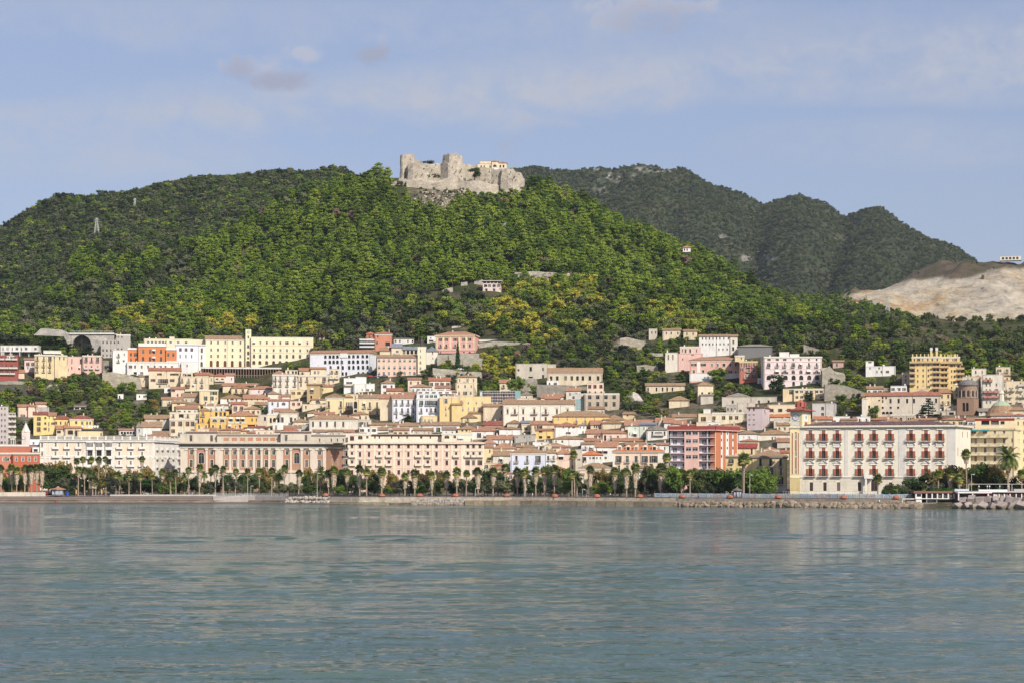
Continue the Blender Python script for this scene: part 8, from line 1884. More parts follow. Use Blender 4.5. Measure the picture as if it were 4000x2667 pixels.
def skirt_mesh(seed):
 """unit skirt: hangs from z=0 to z=-1"""
 rs=np.random.RandomState(seed);V,F=[],[];n=10
 prof=[(0,.45),(-.12,.95),(-.3,1.0),(-.6,.8),(-.85,.58),(-1,.36)]
 for z,r in prof:
  for i in range(n):a=2*math.pi*i/n;rr_=r*.84*rs.uniform(.85,1.1);V.append((rr_*math.cos(a),rr_*math.sin(a),z))
 for j in range(len(prof)-1):
  for i in range(n):k=j*n;F.append((k+i,k+(i+1)%n,k+n+(i+1)%n,k+n+i))
 for _ in range(210):
  a=rs.uniform(0,6.28);z=-rs.uniform(.0,.93);r=np.interp(z,[-1,-.85,-.6,-.3,-.12,0],[.36,.58,.8,1.,.95,.5])*rs.uniform(.86,1.08);L=rs.uniform(.08,.16);w=rs.uniform(.1,.2)
  c,s=math.cos(a),math.sin(a);k=len(V);V.extend([((r-.1)*c-s*w,(r-.1)*s+c*w,z),((r-.1)*c+s*w,(r-.1)*s-c*w,z),((r+.14)*c+s*w*.5,(r+.14)*s-c*w*.5,z-L),((r+.14)*c-s*w*.5,(r+.14)*s+c*w*.5,z-L)]);F.append((k,k+1,k+2,k+3))
 me=bpy.data.meshes.new('skirt');me.from_pydata(V,[],F);me.materials.append(skm);return me
def skirtmat():
 m,t,b=newmat("dead_fronds");n=tnoise(t,2.2,5,.75,'World',(1,1,.5));o=ramp(t,n,[(.30,(.22,.16,.10)),(.46,(.46,.37,.26)),(.64,(.62,.53,.40))]);t.links.new(o,b.inputs['Base Color']);b.inputs['Roughness'].default_value=1.;return m
skm=skirtmat()
CR=[fan_crown(i)for i in range(4)];SK=[skirt_mesh(i)for i in range(4)]
def ptrunk(r0,r1,seed):
 mb=MB();n=8;prev=None;rs=random.Random(seed)
 for j in range(9):
  z=j/8;r=r0+(r1-r0)*z;r*=rs.uniform(.92,1.1);mb.v.extend((r*math.cos(2*math.pi*i/n),r*math.sin(2*math.pi*i/n),z)for i in range(n))
 for j in range(8):
  for i in range(n):k=j*n;mb.f.append((k+i,k+(i+1)%n,k+n+(i+1)%n,k+n+i));mb.m.append(0)
 return mb.mesh('trunk',[stone((.34,.27,.20),1.5)])
TRK=ptrunk(.33,.20,1);TRKD=ptrunk(.45,.36,2)
def date_crown():
 rs=np.random.RandomState(3);V,F,M=[],[],[]
 for i in range(58):
  a=i*2.4;e=rs.uniform(-.35,1.45);L=rs.uniform(2.9,3.7);p=np.array((0,0,0.));d=np.array((math.cos(a)*math.cos(e),math.sin(a)*math.cos(e),math.sin(e)));side=np.array((-math.sin(a),math.cos(a),0));n=11;st=L/n
  dry=e<-.1
  for j in range(n):
   q=p+d*st;w=.62*math.sin(math.pi*(j+.7)/(n+1))+.12
   for sg in(-1,1):
    tip=p+side*sg*w+d*st*1.4-np.array((0,0,w*.45));k=len(V);V.extend([tuple(p),tuple(q),tuple(tip)]);F.append((k,k+1,k+2));M.append(1 if dry else 0)
    tip=(p+q)/2+side*sg*w*.9+d*st*1.4-np.array((0,0,w*.3));k=len(V);V.extend([tuple((p+q)/2),tuple(q),tuple(tip)]);F.append((k,k+1,k+2));M.append(1 if dry else 0)
   p=q;d=d+np.array((0,0,-.16-.03*j))*(.55 if e>.6 else.9);d/=np.linalg.norm(d)
 me=bpy.data.meshes.new('crown');me.from_pydata(V,[],F);me.materials.append(leaf((.12,.16,.065),.3));me.materials.append(leaf((.24,.19,.10),.3));me.polygons.foreach_set('material_index',M);return me
DC=date_crown()
BACK=[(0,160,'the red building'),(160,600,'the peach loggia palace'),(600,700,'the white palace wing'),(700,1270,'the brick palace'),(1270,1360,'the palace gap'),(1360,1890,'the long peach palace'),(1890,1995,'the small yellow houses'),(1995,2150,'the pale blue palazzo'),(2150,2260,'the orange roofs'),(2260,2400,'the low cream house'),(2400,2600,'the dormer palazzo'),(2600,2800,'the orange apartments'),(2800,3100,'the yellow palazzo'),(3100,3740,'the clock tower palace'),(3740,4100,'the yellow apartments')]
ORD=['first','second','third','fourth','fifth','sixth','seventh','eighth','ninth','tenth','eleventh','twelfth','thirteenth','fourteenth','fifteenth','sixteenth','seventeenth','eighteenth']
def backof(px):return next((b_[2]for b_ in BACK if b_[0]<=px<b_[1]),BACK[-1][2])
PALMS=[]
def pm(s,ox,lst):
 for q in lst:PALMS.append((ox+q[0]*s,1600+q[1]*s,1600+q[2]*s if q[2]else 0,q[3],q[4]if len(q)>4 else 'f'))
pm(K,0,[(15,745,975,1.),(160,740,975,1.05),(215,770,975,1.),(322,745,975,1.05),(370,770,970,1.),(415,745,975,1.),(480,740,960,1.),(555,735,985,1.1),(1012,655,690,.8),(1095,632,690,.85),(1205,630,700,.8),(1290,630,690,.85),(1388,625,690,.75),(1852,622,770,.8),(1025,765,880,.95),(990,850,905,.8),(1110,775,905,.95),(1215,905,1030,1.05),(1255,925,1030,.9),(1390,915,1030,.85),(1520,835,895,.85),(1692,862,920,.8),(1845,850,935,.85),(2000,862,0,.6),(2125,795,1010,.95),(2310,800,850,.85),(1570,870,0,.85,'d'),(1180,835,0,.7,'d'),(2240,875,0,.8,'d')])
pm(K,650,[(295,770,860,.85),(430,738,1010,1.),(578,780,870,.85),(640,745,905,.95),(738,755,860,.85),(905,790,880,.85),(1065,785,870,.85),(1222,780,880,.9),(1380,780,860,.9),(1545,745,880,1.),(1735,810,1000,.95),(2130,810,1010,.95),(2195,765,1010,1.05),(500,845,0,.75,'d'),(745,880,0,.9,'d'),(1480,860,0,1.1,'d'),(2025,835,0,1.15,'d'),(230,880,0,.8,'d'),(50,885,0,.8,'d')])
pm(K,1300,[(20,780,1000,1.),(190,795,995,.95),(352,750,1010,1.05),(442,785,900,.9),(640,790,1010,1.2),(945,850,1030,1.),(1075,810,1030,1.05),(1300,830,1040,1.),(1495,830,1030,.95),(1625,790,1000,1.1),(1748,812,870,.9),(1908,785,1030,1.05),(2100,785,980,1.05),(2262,738,870,1.05),(445,955,0,.85,'d')])
pm(K,1950,[(240,790,1010,1.05),(342,800,1050,1.05),(480,775,975,1.),(605,770,1070,1.05),(725,755,985,1.05),(990,560,660,.95),(955,820,900,1.05),(1192,760,1020,1.),(1520,780,1035,1.),(1672,790,1035,1.),(1785,735,1015,1.1),(2125,745,1050,1.3),(2208,600,760,1.05),(1020,925,0,1.1,'d'),(1915,880,0,1.05,'d')])
pm(K,2600,[(212,810,1065,1.05),(322,810,920,.95),(1022,612,700,1.35),(1005,640,700,1.1)])
pm(K,3300,[(432,870,980,.95),(1225,815,0,.95),(1390,810,1040,1.1),(1510,870,1010,1.05),(1600,550,700,1.05),(2140,640,830,1.75,'d'),(2325,815,930,1.),(1040,1000,0,.6),(660,1010,0,.7)])
PALMS.sort(key=lambda p:p[0]);cnt={};rr=random.Random(9)
for(px,cy,sy,sz,kd)in PALMS:
 d=15+rr.uniform(-3,6)if kd=='f' else 19+rr.uniform(-2,6)
 if cy<1790 and px<600:d=34+rr.uniform(-2,3)
 if px>3700:d=34+rr.uniform(-2,2)
 X,Y,_=sp(px,d,0);z0=3.2+(d-10)*.016;zc=pz(cy,Y);H_=max(2.5,zc-z0);b_=backof(px);cnt[(b_,kd)]=n_=cnt.get((b_,kd),0)+1
 if kd=='d' and sz>1.6:lab='huge feather leaved date palm at the right before the yellow apartment house'
 elif kd=='d':lab='feather leaved date palm, %s from left before %s'%(ORD[n_-1],b_)
 else:
  lk='fan palm with long grey skirt' if sy-cy>55 else('tall slim fan palm' if cy<1800 else('fan palm with short brown skirt' if sy else 'fan palm without skirt'))
  lab='%s, %s from left before %s'%(lk,ORD[min(17,n_-1)],b_)
 rt=link('fan_palm' if kd=='f' else 'date_palm',None,None,(X,Y,z0));tag(rt,lab,'palm','palms along the promenade');rt.empty_display_size=.1
 lean=rr.uniform(-.3,.3);rt.rotation_euler=(0,rr.uniform(-.03,.03),rr.uniform(0,.2))
 if kd=='f':
  link('trunk',TRK,rt,(0,0,0),0,(.95*sz,.95*sz,H_));link('crown',CR[rr.randrange(4)],rt,(0,0,H_-.45),rr.uniform(0,6),(sz*1.22,sz*1.22,sz*1.22))
  if sy:L=(sy-cy)*Y/FP-.3;link('skirt',SK[rr.randrange(4)],rt,(0,0,H_-.25),rr.uniform(0,6),(1.12*sz*rr.uniform(.9,1.1),1.12*sz,max(.8,L)))
 else:
  s=sz*.95;link('trunk',TRKD,rt,(0,0,0),0,(1,1,H_));link('crown',DC,rt,(0,0,H_),rr.uniform(0,6),(s,s,s))
  if sz>1.6:link('skirt',SK[0],rt,(0,0,H_-.2),0,(1.2,1.2,5.))
  # ---- other promenade trees
PT=[(30,1815,1925,60,'rust'),(75,1830,1925,50,'dark'),(20,1860,1928,60,'dark'),(95,1850,1925,40,'leafy'),(190,1795,1880,70,'rust'),(225,1790,1870,70,'rust'),(262,1796,1880,60,'rust'),(205,1812,1915,95,'dark'),(245,1815,1915,90,'pine3'),(262,1855,1925,70,'olive'),(225,1862,1925,60,'oak2'),(292,1890,1930,40,'dark'),(320,1850,1925,50,'dark'),(345,1820,1925,60,'oak'),(372,1845,1922,50,'dark'),(400,1800,1900,70,'rust'),(430,1805,1900,60,'rust'),(372,1800,1900,50,'rust'),(440,1850,1925,60,'olive'),(472,1828,1915,44,'leafy'),(495,1840,1925,50,'oak2'),(515,1812,1900,50,'rust'),(545,1870,1918,66,'dark'),(520,1845,1925,50,'olive'),(578,1810,1905,60,'rust'),(590,1872,1918,60,'dark'),(610,1850,1925,40,'oak2'),(630,1870,1925,50,'leafy'),(655,1820,1900,50,'rust'),(690,1835,1925,50,'rust'),(665,1870,1928,55,'leafy'),(700,1868,1926,50,'dark'),(740,1858,1925,50,'dark'),(765,1850,1925,45,'dark'),(800,1868,1925,50,'oak2'),(832,1872,1926,44,'olive'),(858,1862,1924,44,'dark'),(890,1835,1925,56,'dark'),(925,1860,1925,60,'olive'),(950,1838,1925,60,'dark'),(985,1842,1918,64,'dark'),(1020,1815,1925,50,'rust'),(1035,1870,1925,40,'oak2'),(1062,1820,1925,50,'rust'),(1090,1880,1925,50,'olive'),(1130,1880,1925,44,'olive'),(1155,1868,1926,50,'olive'),(1190,1848,1925,50,'dark'),(1215,1880,1930,62,'leafy'),(1240,1835,1925,50,'rust'),(1200,1815,1880,40,'rust'),(1272,1880,1926,40,'olive'),(1318,1825,1925,64,'dark'),(1345,1815,1925,66,'dark'),(1330,1890,1930,56,'leafy'),(1372,1830,1922,60,'dark'),(1392,1895,1928,44,'olive'),(1402,1850,1925,60,'dark'),(1460,1840,1920,62,'dark'),(1452,1825,1880,46,'rust'),(1475,1895,1925,36,'dark'),(1505,1893,1922,40,'dark'),(1525,1828,1900,56,'rust'),(1525,1895,1930,44,'leafy'),(1560,1866,1926,54,'olive'),(1540,1850,1925,40,'rust'),(1598,1870,1925,54,'dark'),(1602,1890,1925,36,'olive'),(1650,1862,1925,60,'dark'),(1655,1825,1880,44,'rust'),(1640,1885,1925,40,'leafy'),(1710,1866,1925,54,'dark'),(1712,1896,1922,34,'leafy'),(1722,1828,1880,40,'rust'),(1765,1860,1925,50,'dark'),(1775,1875,1928,50,'dark'),(1812,1860,1930,76,'olive'),(1850,1850,1925,60,'dark'),(1892,1870,1930,66,'olive'),(1905,1820,1910,60,'dark'),(1945,1845,1930,80,'olive'),(1985,1850,1935,76,'olive'),(1958,1835,1920,60,'dark'),(2035,1890,1935,50,'oak2'),(2030,1850,1925,56,'dark'),(2085,1888,1935,60,'leafy'),(2065,1845,1930,60,'dark'),(2110,1845,1920,50,'dark'),(2160,1880,1935,60,'olive'),(2155,1835,1925,60,'dark'),(2190,1808,1920,70,'rust'),(2205,1870,1932,60,'leafy'),(2150,1800,1870,50,'rust'),(2225,1815,1900,60,'leafy'),(2270,1880,1935,50,'dark'),(2255,1860,1925,50,'dark'),(2340,1815,1910,76,'rust'),(2330,1890,1935,50,'leafy'),(2365,1870,1930,56,'leafy'),(2370,1830,1920,60,'rust'),(2390,1855,1930,56,'dark'),(2425,1860,1930,60,'dark'),(2358,1895,1935,44,'olive'),(2420,1820,1900,60,'dark'),(2470,1898,1935,56,'olive'),(2460,1840,1930,50,'dark'),(2550,1870,1935,66,'olive'),(2520,1860,1930,60,'dark'),(2545,1795,1900,70,'leafy'),(2530,1800,1880,50,'rust'),(2610,1872,1930,60,'olive'),(2650,1790,1925,90,'leafy'),(2630,1850,1925,60,'dark'),(2610,1800,1900,70,'leafy'),(2720,1815,1925,80,'oak2'),(2760,1825,1930,110,'oak'),(2725,1800,1900,70,'leafy'),(2790,1870,1928,80,'oak'),(2640,1880,1928,50,'olive'),(2700,1890,1928,50,'olive'),(2745,1900,1930,60,'oak2'),(2805,1795,1915,100,'leafy'),(2850,1800,1915,110,'leafy'),(2890,1830,1920,110,'leafy'),(2950,1790,1915,110,'leafy'),(2985,1810,1920,96,'leafy'),(2925,1840,1920,90,'dark'),(2992,1885,1930,56,'leafy'),(2870,1850,1920,90,'dark'),(3470,1885,1932,50,'oak2'),(3500,1890,1932,50,'dark'),(3525,1875,1928,50,'olive'),(3560,1850,1925,60,'dark'),(3600,1845,1915,90,'dark'),(3560,1885,1930,54,'olive'),(3650,1870,1915,80,'olive'),(3680,1810,1910,110,'rust'),(3730,1805,1910,100,'rust'),(3660,1880,1912,60,'rust'),(3790,1815,1905,110,'rust'),(3840,1795,1900,110,'leafy'),(3880,1800,1900,100,'rust'),(3830,1840,1900,120,'rust'),(3770,1870,1910,70,'dark'),(3900,1840,1910,90,'dark'),(3985,1845,1910,80,'dark'),(3850,1875,1912,120,'oak2'),(3930,1878,1915,70,'dark'),(3700,1880,1915,60,'dark')]
TW=dict(rust='rusty leaved plane tree',dark='dark green evergreen tree',olive='grey green tamarisk',leafy='fresh green tree',oak2='dull green tree',oak='dark oak',pine3='deep green pine')
cnt={}
for(px,y0,y1,w,spc)in PT:
 front=y1>1924 and(spc in('olive','leafy','oak2')or y0>1865);d=(20 if front else 30)+rr.uniform(-3,4)
 if spc=='rust' and px<2600:d=50+rr.uniform(-2,4)
 if px>3440:d=40+rr.uniform(-4,4)
 X,Y,_=sp(px,d,0);s=Y/FP;zt=pz(y0,Y);z0=3.2+(d-10)*.016;H_=zt-z0;b_=backof(px);k=(spc,b_);cnt[k]=n_=cnt.get(k,0)+1
 sh=SPEC[spc][0];wm=w*s*1.22;hs=H_/wm/(1.2 if sh=='pine' else 1.04)
 hs=min(hs,2.6)
 zb=zt-wm*hs*(1.2 if sh=='pine' else 1.04)
 tree_obj('promenade_tree',spc,rr.randrange(3),X,Y,max(z0,zb),wm,hs,'%s, %s from left before %s'%(TW[spc],ORD[n_-1],b_),'tree','promenade trees',rr.uniform(0,6.28),n=1300,size=.055)
 if zb>z0+.3:
  V,F_,M=[],[],[];trunkgeo(V,F_,M,zb-z0+wm*.3,.22,.16,0)
def hedge(px0,px1,y0,y1,d,lab):
 X0,Y,_=sp(px0,d,0);X1=pxX(px1,Y);zt,zb=pz(y0,Y),pz(y1,Y);rs=np.random.RandomState(int(px0));V,F_,M=[],[],[]
 L=[(X0+(X1-X0)*u,Y+v,zb+(zt-zb)*w,1.0,.9)for u in np.linspace(.06,.94,7)for v in(0,2)for w in(.2,.8)];L=[(l[0]-X0,l[1]-Y,l[2]-zb,l[3],l[4])for l in L]
 leaf_cloud(V,F_,M,L,1500,.4,rs);core(V,F_,M,L,0,.9);me=bpy.data.meshes.new('hedge');me.from_pydata(V,[],F_);me.materials.append(leaf((.03,.07,.02)));o=link('hedge',me,None,(X0,Y,zb));tag(o,lab,'hedge')
hedge(552,628,1872,1895,24,'square clipped dark hedge crown left of the brick palace')
hedge(3440,3700,1919,1930,13,'low ivy hedge above the lido');hedge(3640,3740,1912,1921,14,'yellow green hedge behind the lido roof')
# ---- planters, lamps, kiosks, people, cars, fence
def planter(px,w=26):
 a=sp(px,7.6,3.5);mb=MB();n=12;s=a[1]/FP;R=w*.5*s
 prof=[(R,0),(R,.25),(R*.92,.7),(R*.55,1.05),(R*.2,1.18),(0.02,1.2)]
 for(r0,z0_),(r1,z1_)in zip(prof,prof[1:]):mb.cyl(0,0,z0_,z1_,r0,r1,n,0,False)
 return mb,a
for i,px in enumerate((1272,1492,1640,1779,1980,2167,2332,2500,2664,2851,3040,3296,3500)):
 mb,a=planter(px);o=link('planter',mb.mesh('planter',[stone((.40,.15,.095),1.2,.3)]),None,a);tag(o,'red domed brick mound on the promenade edge, %s from the left'%ORD[i],'planter','red domed mounds on the promenade edge')
def lamp(px,y0,d,lab,arm=1):
 a=sp(px,d,3.2);H_=pz(y0,a[1])-3.2;rt=link('street_lamp',None,None,a);tag(rt,lab,'street lamp','street lamps')
 mb=MB();mb.cyl(0,0,0,H_,.11,.07,8);mb.cyl(0,0,0,.6,.2,.16,8);link('pole',mb.mesh('pole',[plain((.5,.52,.5),.5)]),rt)
 mb=MB();mb.box(-.02,.9*arm,-.04,.04,H_-.1,H_,0)if arm>0 else mb.box(-.9,.02,-.04,.04,H_-.1,H_,0);mb.box(min(.5*arm,1.2*arm),max(.5*arm,1.2*arm),-.15,.15,H_-.25,H_-.1,0);link('lamp_head',mb.mesh('lamp_head',[plain((.6,.6,.58),.5)]),rt)
for px,y0,d,lab in((1239,1845,6.5,'tall pale street lamp standing at the heap of white boulders'),(2929,1852,12,'tall pale street lamp right of the twin tall palm'),(1857,1905,10,'short lamp post before the right end of the peach palace'),(2275,1908,11,'short lamp post left of the low cream house'),(2048,1910,11,'short lamp post before the pale blue palazzo'),(3795,1850,30,'slim lamp post behind the lido restaurant'),(3235,1888,26,'old lantern post before the clock tower palace'),(980,1895,12,'short green lamp post before the brick palace')):lamp(px,y0,d,lab)
def kiosk(px,w,y0,y1,d,lab,wall,roofc,h6=True):
 a=sp(px,d,0);s=a[1]/FP;R=w*.5*s;z0=pz(y1,a[1]);z1=pz(y0,a[1]);H_=z1-z0;rt=link('kiosk',None,None,(a[0],a[1],z0));tag(rt,lab,'kiosk')
 mb=MB();mb.cyl(0,0,0,H_*.62,R*.84,R*.84,6,0);link('wall',mb.mesh('wall',[plain(wall,.6)]),rt,rz=math.pi/6)
 for k in(-1,0,1):q=MB();q.box(k*R*.5-R*.2,k*R*.5+R*.2,-R*.86+abs(k)*R*.24,-R*.7+abs(k)*R*.2,H_*.08,H_*.5);link('panel',q.mesh('panel',[plain((.42,.45,.50),.4)]),rt)
 mb=MB();mb.cyl(0,0,H_*.6,H_*.7,R*1.12,R*1.12,6,0);mb.cyl(0,0,H_*.7,H_*.82,R*1.1,R*.4,6,0);mb.cyl(0,0,H_*.82,H_,R*.35,R*.08,6,0);link('roof',mb.mesh('roof',[tiles(roofc)]),rt,rz=math.pi/6);return rt
kiosk(227,56,1897,1932,9,'grey kiosk with a wide low brown roof at the left beach',(.30,.31,.33),(.36,.19,.10))
kiosk(2880,40,1898,1942,11,'dark round kiosk with a pointed roof before the twin tall palm',(.06,.07,.075),(.14,.12,.11))
def car_meshes(col):
 b=MB();P=[(-2.1,.35),(-2.1,.85),(-1.5,.95),(-.9,1.42),(.7,1.45),(1.35,.98),(2.05,.85),(2.1,.35)]
 for y0,y1 in((-.85,.85),):
  k=len(b.v);n=len(P);b.v.extend((x,y0+(.12 if z>1 else 0),z)for x,z in P);b.v.extend((x,y1-(.12 if z>1 else 0),z)for x,z in P)
  for i in range(n):j=(i+1)%n;b.f.append((k+i,k+j,k+n+j,k+n+i));b.m.append(0)
  b.f.append(tuple(k+i for i in reversed(range(n))));b.f.append(tuple(k+n+i for i in range(n)));b.m+=[0,0]
 body=b.mesh('body',[plain(col,.3)])
 g=MB();g.box(-.95,-.05,-.80,-.74,1.0,1.34);g.box(.02,.8,-.80,-.74,1.0,1.34);wi=g.mesh('side_windows',[glass()])
 w=MB();n=12
 ring=lambda y:[(.32*math.cos(2*math.pi*i/n),y,.32*math.sin(2*math.pi*i/n))for i in range(n)]
 A,B_=ring(-.11),ring(.11)
 for i in range(n):j=(i+1)%n;w.poly([A[i],A[j],B_[j],B_[i]])
 w.poly(A);w.poly(B_);wh=w.mesh('wheel',[plain((.03,.03,.03),.8)]);return body,wi,wh
CARS={}
def car(X,Y,Z,rz,col,lab,name='parked_car'):
 if col not in CARS:CARS[col]=car_meshes(col)
 b,w,wh=CARS[col];rt=link(name,None,None,(X,Y,Z),rz);tag(rt,lab,'car','parked cars');link('body',b,rt);link('side_windows',w,rt)
 for x in(-1.35,1.35):
  for y in(-.8,.8):link('wheel',wh,rt,(x,y,.33))
for px,d,col,lab in((580,28,(.7,.7,.7),'white car parked under the clipped hedge tree'),(745,28,(.7,.7,.7),'white car parked left of the grey ribbed wall'),(810,29,(.6,.6,.62),'pale car parked before the brick palace corner'),(660,28,(.05,.06,.08),'dark car parked right of the clipped hedge'),(1398,27,(.04,.04,.05),'black car parked before the left end of the peach palace'),(1430,27,(.05,.05,.07),'dark blue car parked beside the black car'),(1370,27,(.65,.65,.65),'white car parked left of the black car'),(1600,27,(.7,.7,.7),'white car parked before the middle of the peach palace'),(1690,27,(.08,.08,.08),'dark car parked before the middle of the peach palace'),(2020,26,(.75,.75,.75),'white car parked before the pale blue palazzo'),(2335,26,(.7,.7,.72),'white car parked before the low cream house'),(2240,26,(.3,.3,.32),'grey car parked left of the low cream house'),(500,28,(.10,.12,.16),'dark car parked before the peach loggias'),(440,28,(.5,.52,.55),'silver car parked before the peach loggias'),(180,26,(.45,.05,.05),'red car left of the beach kiosk'),(2830,24,(.7,.7,.7),'white car left of the round dark kiosk'),(3165,13,(.75,.75,.75),'white van on the quay under the clock tower')):
 a=sp(px,d,3.2+(d-10)*.016+.06);car(*a,rr.uniform(-.15,.15)+(0 if rr.random()<.7 else math.pi),col,lab)
for px,yb,col,lab in((1797,1446,(.75,.75,.75),'white car parked at the foot of the tall cypress'),(1786,1456,(.40,.06,.05),'red car parked below the white car near the cypress'),(3318,1524,(.7,.7,.7),'white car on the terrace beside the pink cottage'),(1447,1474,(.3,.05,.05),'dark red car on the road under the white convent'),(1476,1474,(.12,.14,.2),'blue car on the road under the white convent'),(1502,1472,(.15,.16,.18),'dark car on the road under the peach convent')):
 X,Y,Z=spot(px,yb);car(X,Y,pz(yb,Y),rr.uniform(-.2,.2),col,lab)
def person_mesh(pose,top,legs,hair=(.03,.02,.015)):
 import bmesh
 P={'hip':(0,0,.92,.15),'waist':(0,0,1.1,.14),'chest':(0,0,1.34,.17),'neck':(0,0,1.5,.06),'head':(0,-.02,1.62,.1),'crown':(0,0,1.72,.085)}
 if pose=='stand':L={'kl':(.1,-.02,.48,.075),'al':(.11,0,.08,.05),'fl':(.12,-.16,.04,.045),'kr':(-.1,-.02,.48,.075),'ar':(-.11,0,.08,.05),'fr':(-.12,-.16,.04,.045),'sl':(.19,0,1.42,.06),'el':(.25,.02,1.14,.045),'hl':(.25,-.06,.88,.04),'sr':(-.19,0,1.42,.06),'er':(-.25,.02,1.14,.045),'hr':(-.25,-.06,.88,.04)}
 elif pose=='walk':L={'kl':(.1,-.18,.5,.075),'al':(.1,-.25,.09,.05),'fl':(.1,-.4,.05,.045),'kr':(-.1,.08,.48,.075),'ar':(-.1,.38,.14,.05),'fr':(-.1,.3,.04,.045),'sl':(.19,0,1.42,.06),'el':(.23,.16,1.16,.045),'hl':(.22,.2,.92,.04),'sr':(-.19,0,1.42,.06),'er':(-.23,-.14,1.16,.045),'hr':(-.22,-.3,.98,.04)}
 else:
  for k in P:P[k]=(P[k][0],P[k][1],P[k][2]-.45,P[k][3])
  L={'kl':(.1,-.42,.52,.075),'al':(.11,-.44,.1,.05),'fl':(.12,-.6,.05,.045),'kr':(-.1,-.42,.52,.075),'ar':(-.11,-.44,.1,.05),'fr':(-.12,-.6,.05,.045),'sl':(.19,0,.97,.06),'el':(.24,-.1,.72,.045),'hl':(.16,-.32,.6,.04),'sr':(-.19,0,.97,.06),'er':(-.24,-.1,.72,.045),'hr':(-.16,-.32,.6,.04)}
 P.update(L);names=list(P);E=[('hip','waist'),('waist','chest'),('chest','neck'),('neck','head'),('head','crown'),('hip','kl'),('kl','al'),('al','fl'),('hip','kr'),('kr','ar'),('ar','fr'),('chest','sl'),('sl','el'),('el','hl'),('chest','sr'),('sr','er'),('er','hr')]
 me=bpy.data.meshes.new('body');me.from_pydata([P[n][:3]for n in names],[(names.index(a),names.index(b_))for a,b_ in E],[])
 o=bpy.data.objects.new('tmp',me);COL.objects.link(o);md=o.modifiers.new('s','SKIN');sv=me.skin_vertices[0].data
 for i,n in enumerate(names):sv[i].radius=(P[n][3],P[n][3]*.8);sv[i].use_root=n=='hip'
 dg=bpy.context.evaluated_depsgraph_get();ev=o.evaluated_get(dg);m2=bpy.data.meshes.new_from_object(ev);bpy.data.objects.remove(o)
 hz=P['hip'][2];m2.materials.clear()
 for c_ in(top,legs,(.45,.28,.20),hair):m2.materials.append(plain(c_,.8))
 for p in m2.polygons:
  c_=p.center;hd=P['neck'][2]
  p.material_index=3 if c_[2]>hd+.14 and c_[1]>-.06 else(2 if c_[2]>hd+.02 or(abs(c_[0])>.14 and c_[2]<P['el'][2]-.1 and c_[2]>P['kl'][2]+.02)else(0 if c_[2]>hz else 1));p.use_smooth=True
 return m2
PM={}
for i,(px,d,pose,top,legs,lab)in enumerate(((2080,12,'stand',(.7,.68,.65),(.6,.58,.55),'person in white standing on the promenade before the blue palazzo'),(2120,12,'walk',(.65,.3,.3),(.05,.05,.08),'person in a pink shirt walking before the blue palazzo'),(2127,12,'stand',(.1,.12,.2),(.4,.35,.3),'person in dark blue beside the pink shirted walker'),(2222,12,'walk',(.55,.4,.3),(.5,.3,.22),'person in light brown walking left of the low cream house'),(2290,12,'stand',(.03,.03,.03),(.7,.68,.66),'person with black top and white trousers near the low cream house'),(2297,12,'walk',(.05,.05,.06),(.6,.4,.35),'person in black beside the white trousered one'),(2385,12,'stand',(.6,.6,.62),(.05,.05,.07),'person in pale grey before the low cream house'),(2163,6.4,'sit',(.04,.04,.05),(.05,.05,.07),'person in black sitting on the stone quay'),(1986,6.6,'sit',(.15,.16,.25),(.06,.06,.1),'person in grey blue sitting on the quay wall right of the boulders'),(1884,8,'walk',(.06,.08,.12),(.06,.06,.07),'person in dark clothes walking above the grey boulders'),(1870,7.6,'stand',(.2,.15,.14),(.05,.05,.06),'person in brown standing above the grey boulders'),(2728,8,'sit',(.09,.07,.2),(.05,.05,.12),'person in violet sitting before the site fence'),(1165,9,'stand',(.7,.7,.7),(.4,.4,.42),'person in white at the railing above the white boulders'),(3962-250,9,'stand',(.05,.05,.05),(.1,.1,.1),'person in black at the lido'),(3435,6,'sit',(.6,.6,.6),(.4,.1,.1),'person in white lying by the wall near the lido'),(219,2.5,'stand',(.60,.05,.04),(.5,.06,.05),'small figure in red standing at the beach edge'))):
 k=(pose,top,legs);PM[k]=PM.get(k)or person_mesh(pose,top,legs)
 z=np.interp(d,[0,2.5,6.3,6.5,7.5,8.4,8.5,20],[.2,.5,2.0,3.2,3.2,3.2,3.3,3.3]);a=sp(px,d,float(z));o=link('person',PM[k],None,a,rr.choice((0,1.2,-1.2))if pose!='sit' else 0);tag(o,lab,'person')
def banner_mat(i):
 m,t,b=newmat("printed_banner");cols=[((.62,.64,.64),(.30,.48,.60)),((.55,.58,.58),(.35,.42,.30)),((.60,.62,.62),(.12,.32,.52)),((.64,.60,.58),(.30,.25,.3)),((.5,.56,.6),(.2,.4,.55))][i%5]
 n=tnoise(t,1.1,4,.6,'World',(1,1,2.));o=ramp(t,n,[(.42,cols[0]),(.55,mixc(*cols,.5)),(.62,cols[1]),(.7,cols[0])]);t.links.new(o,b.inputs['Base Color']);b.inputs['Roughness'].default_value=.7;return m
bms=[banner_mat(i)for i in range(5)]
fc=link('site_fence',None,None,(0,0,0));tag(fc,'long white and blue printed site fence along the right promenade','fence')
x=2556
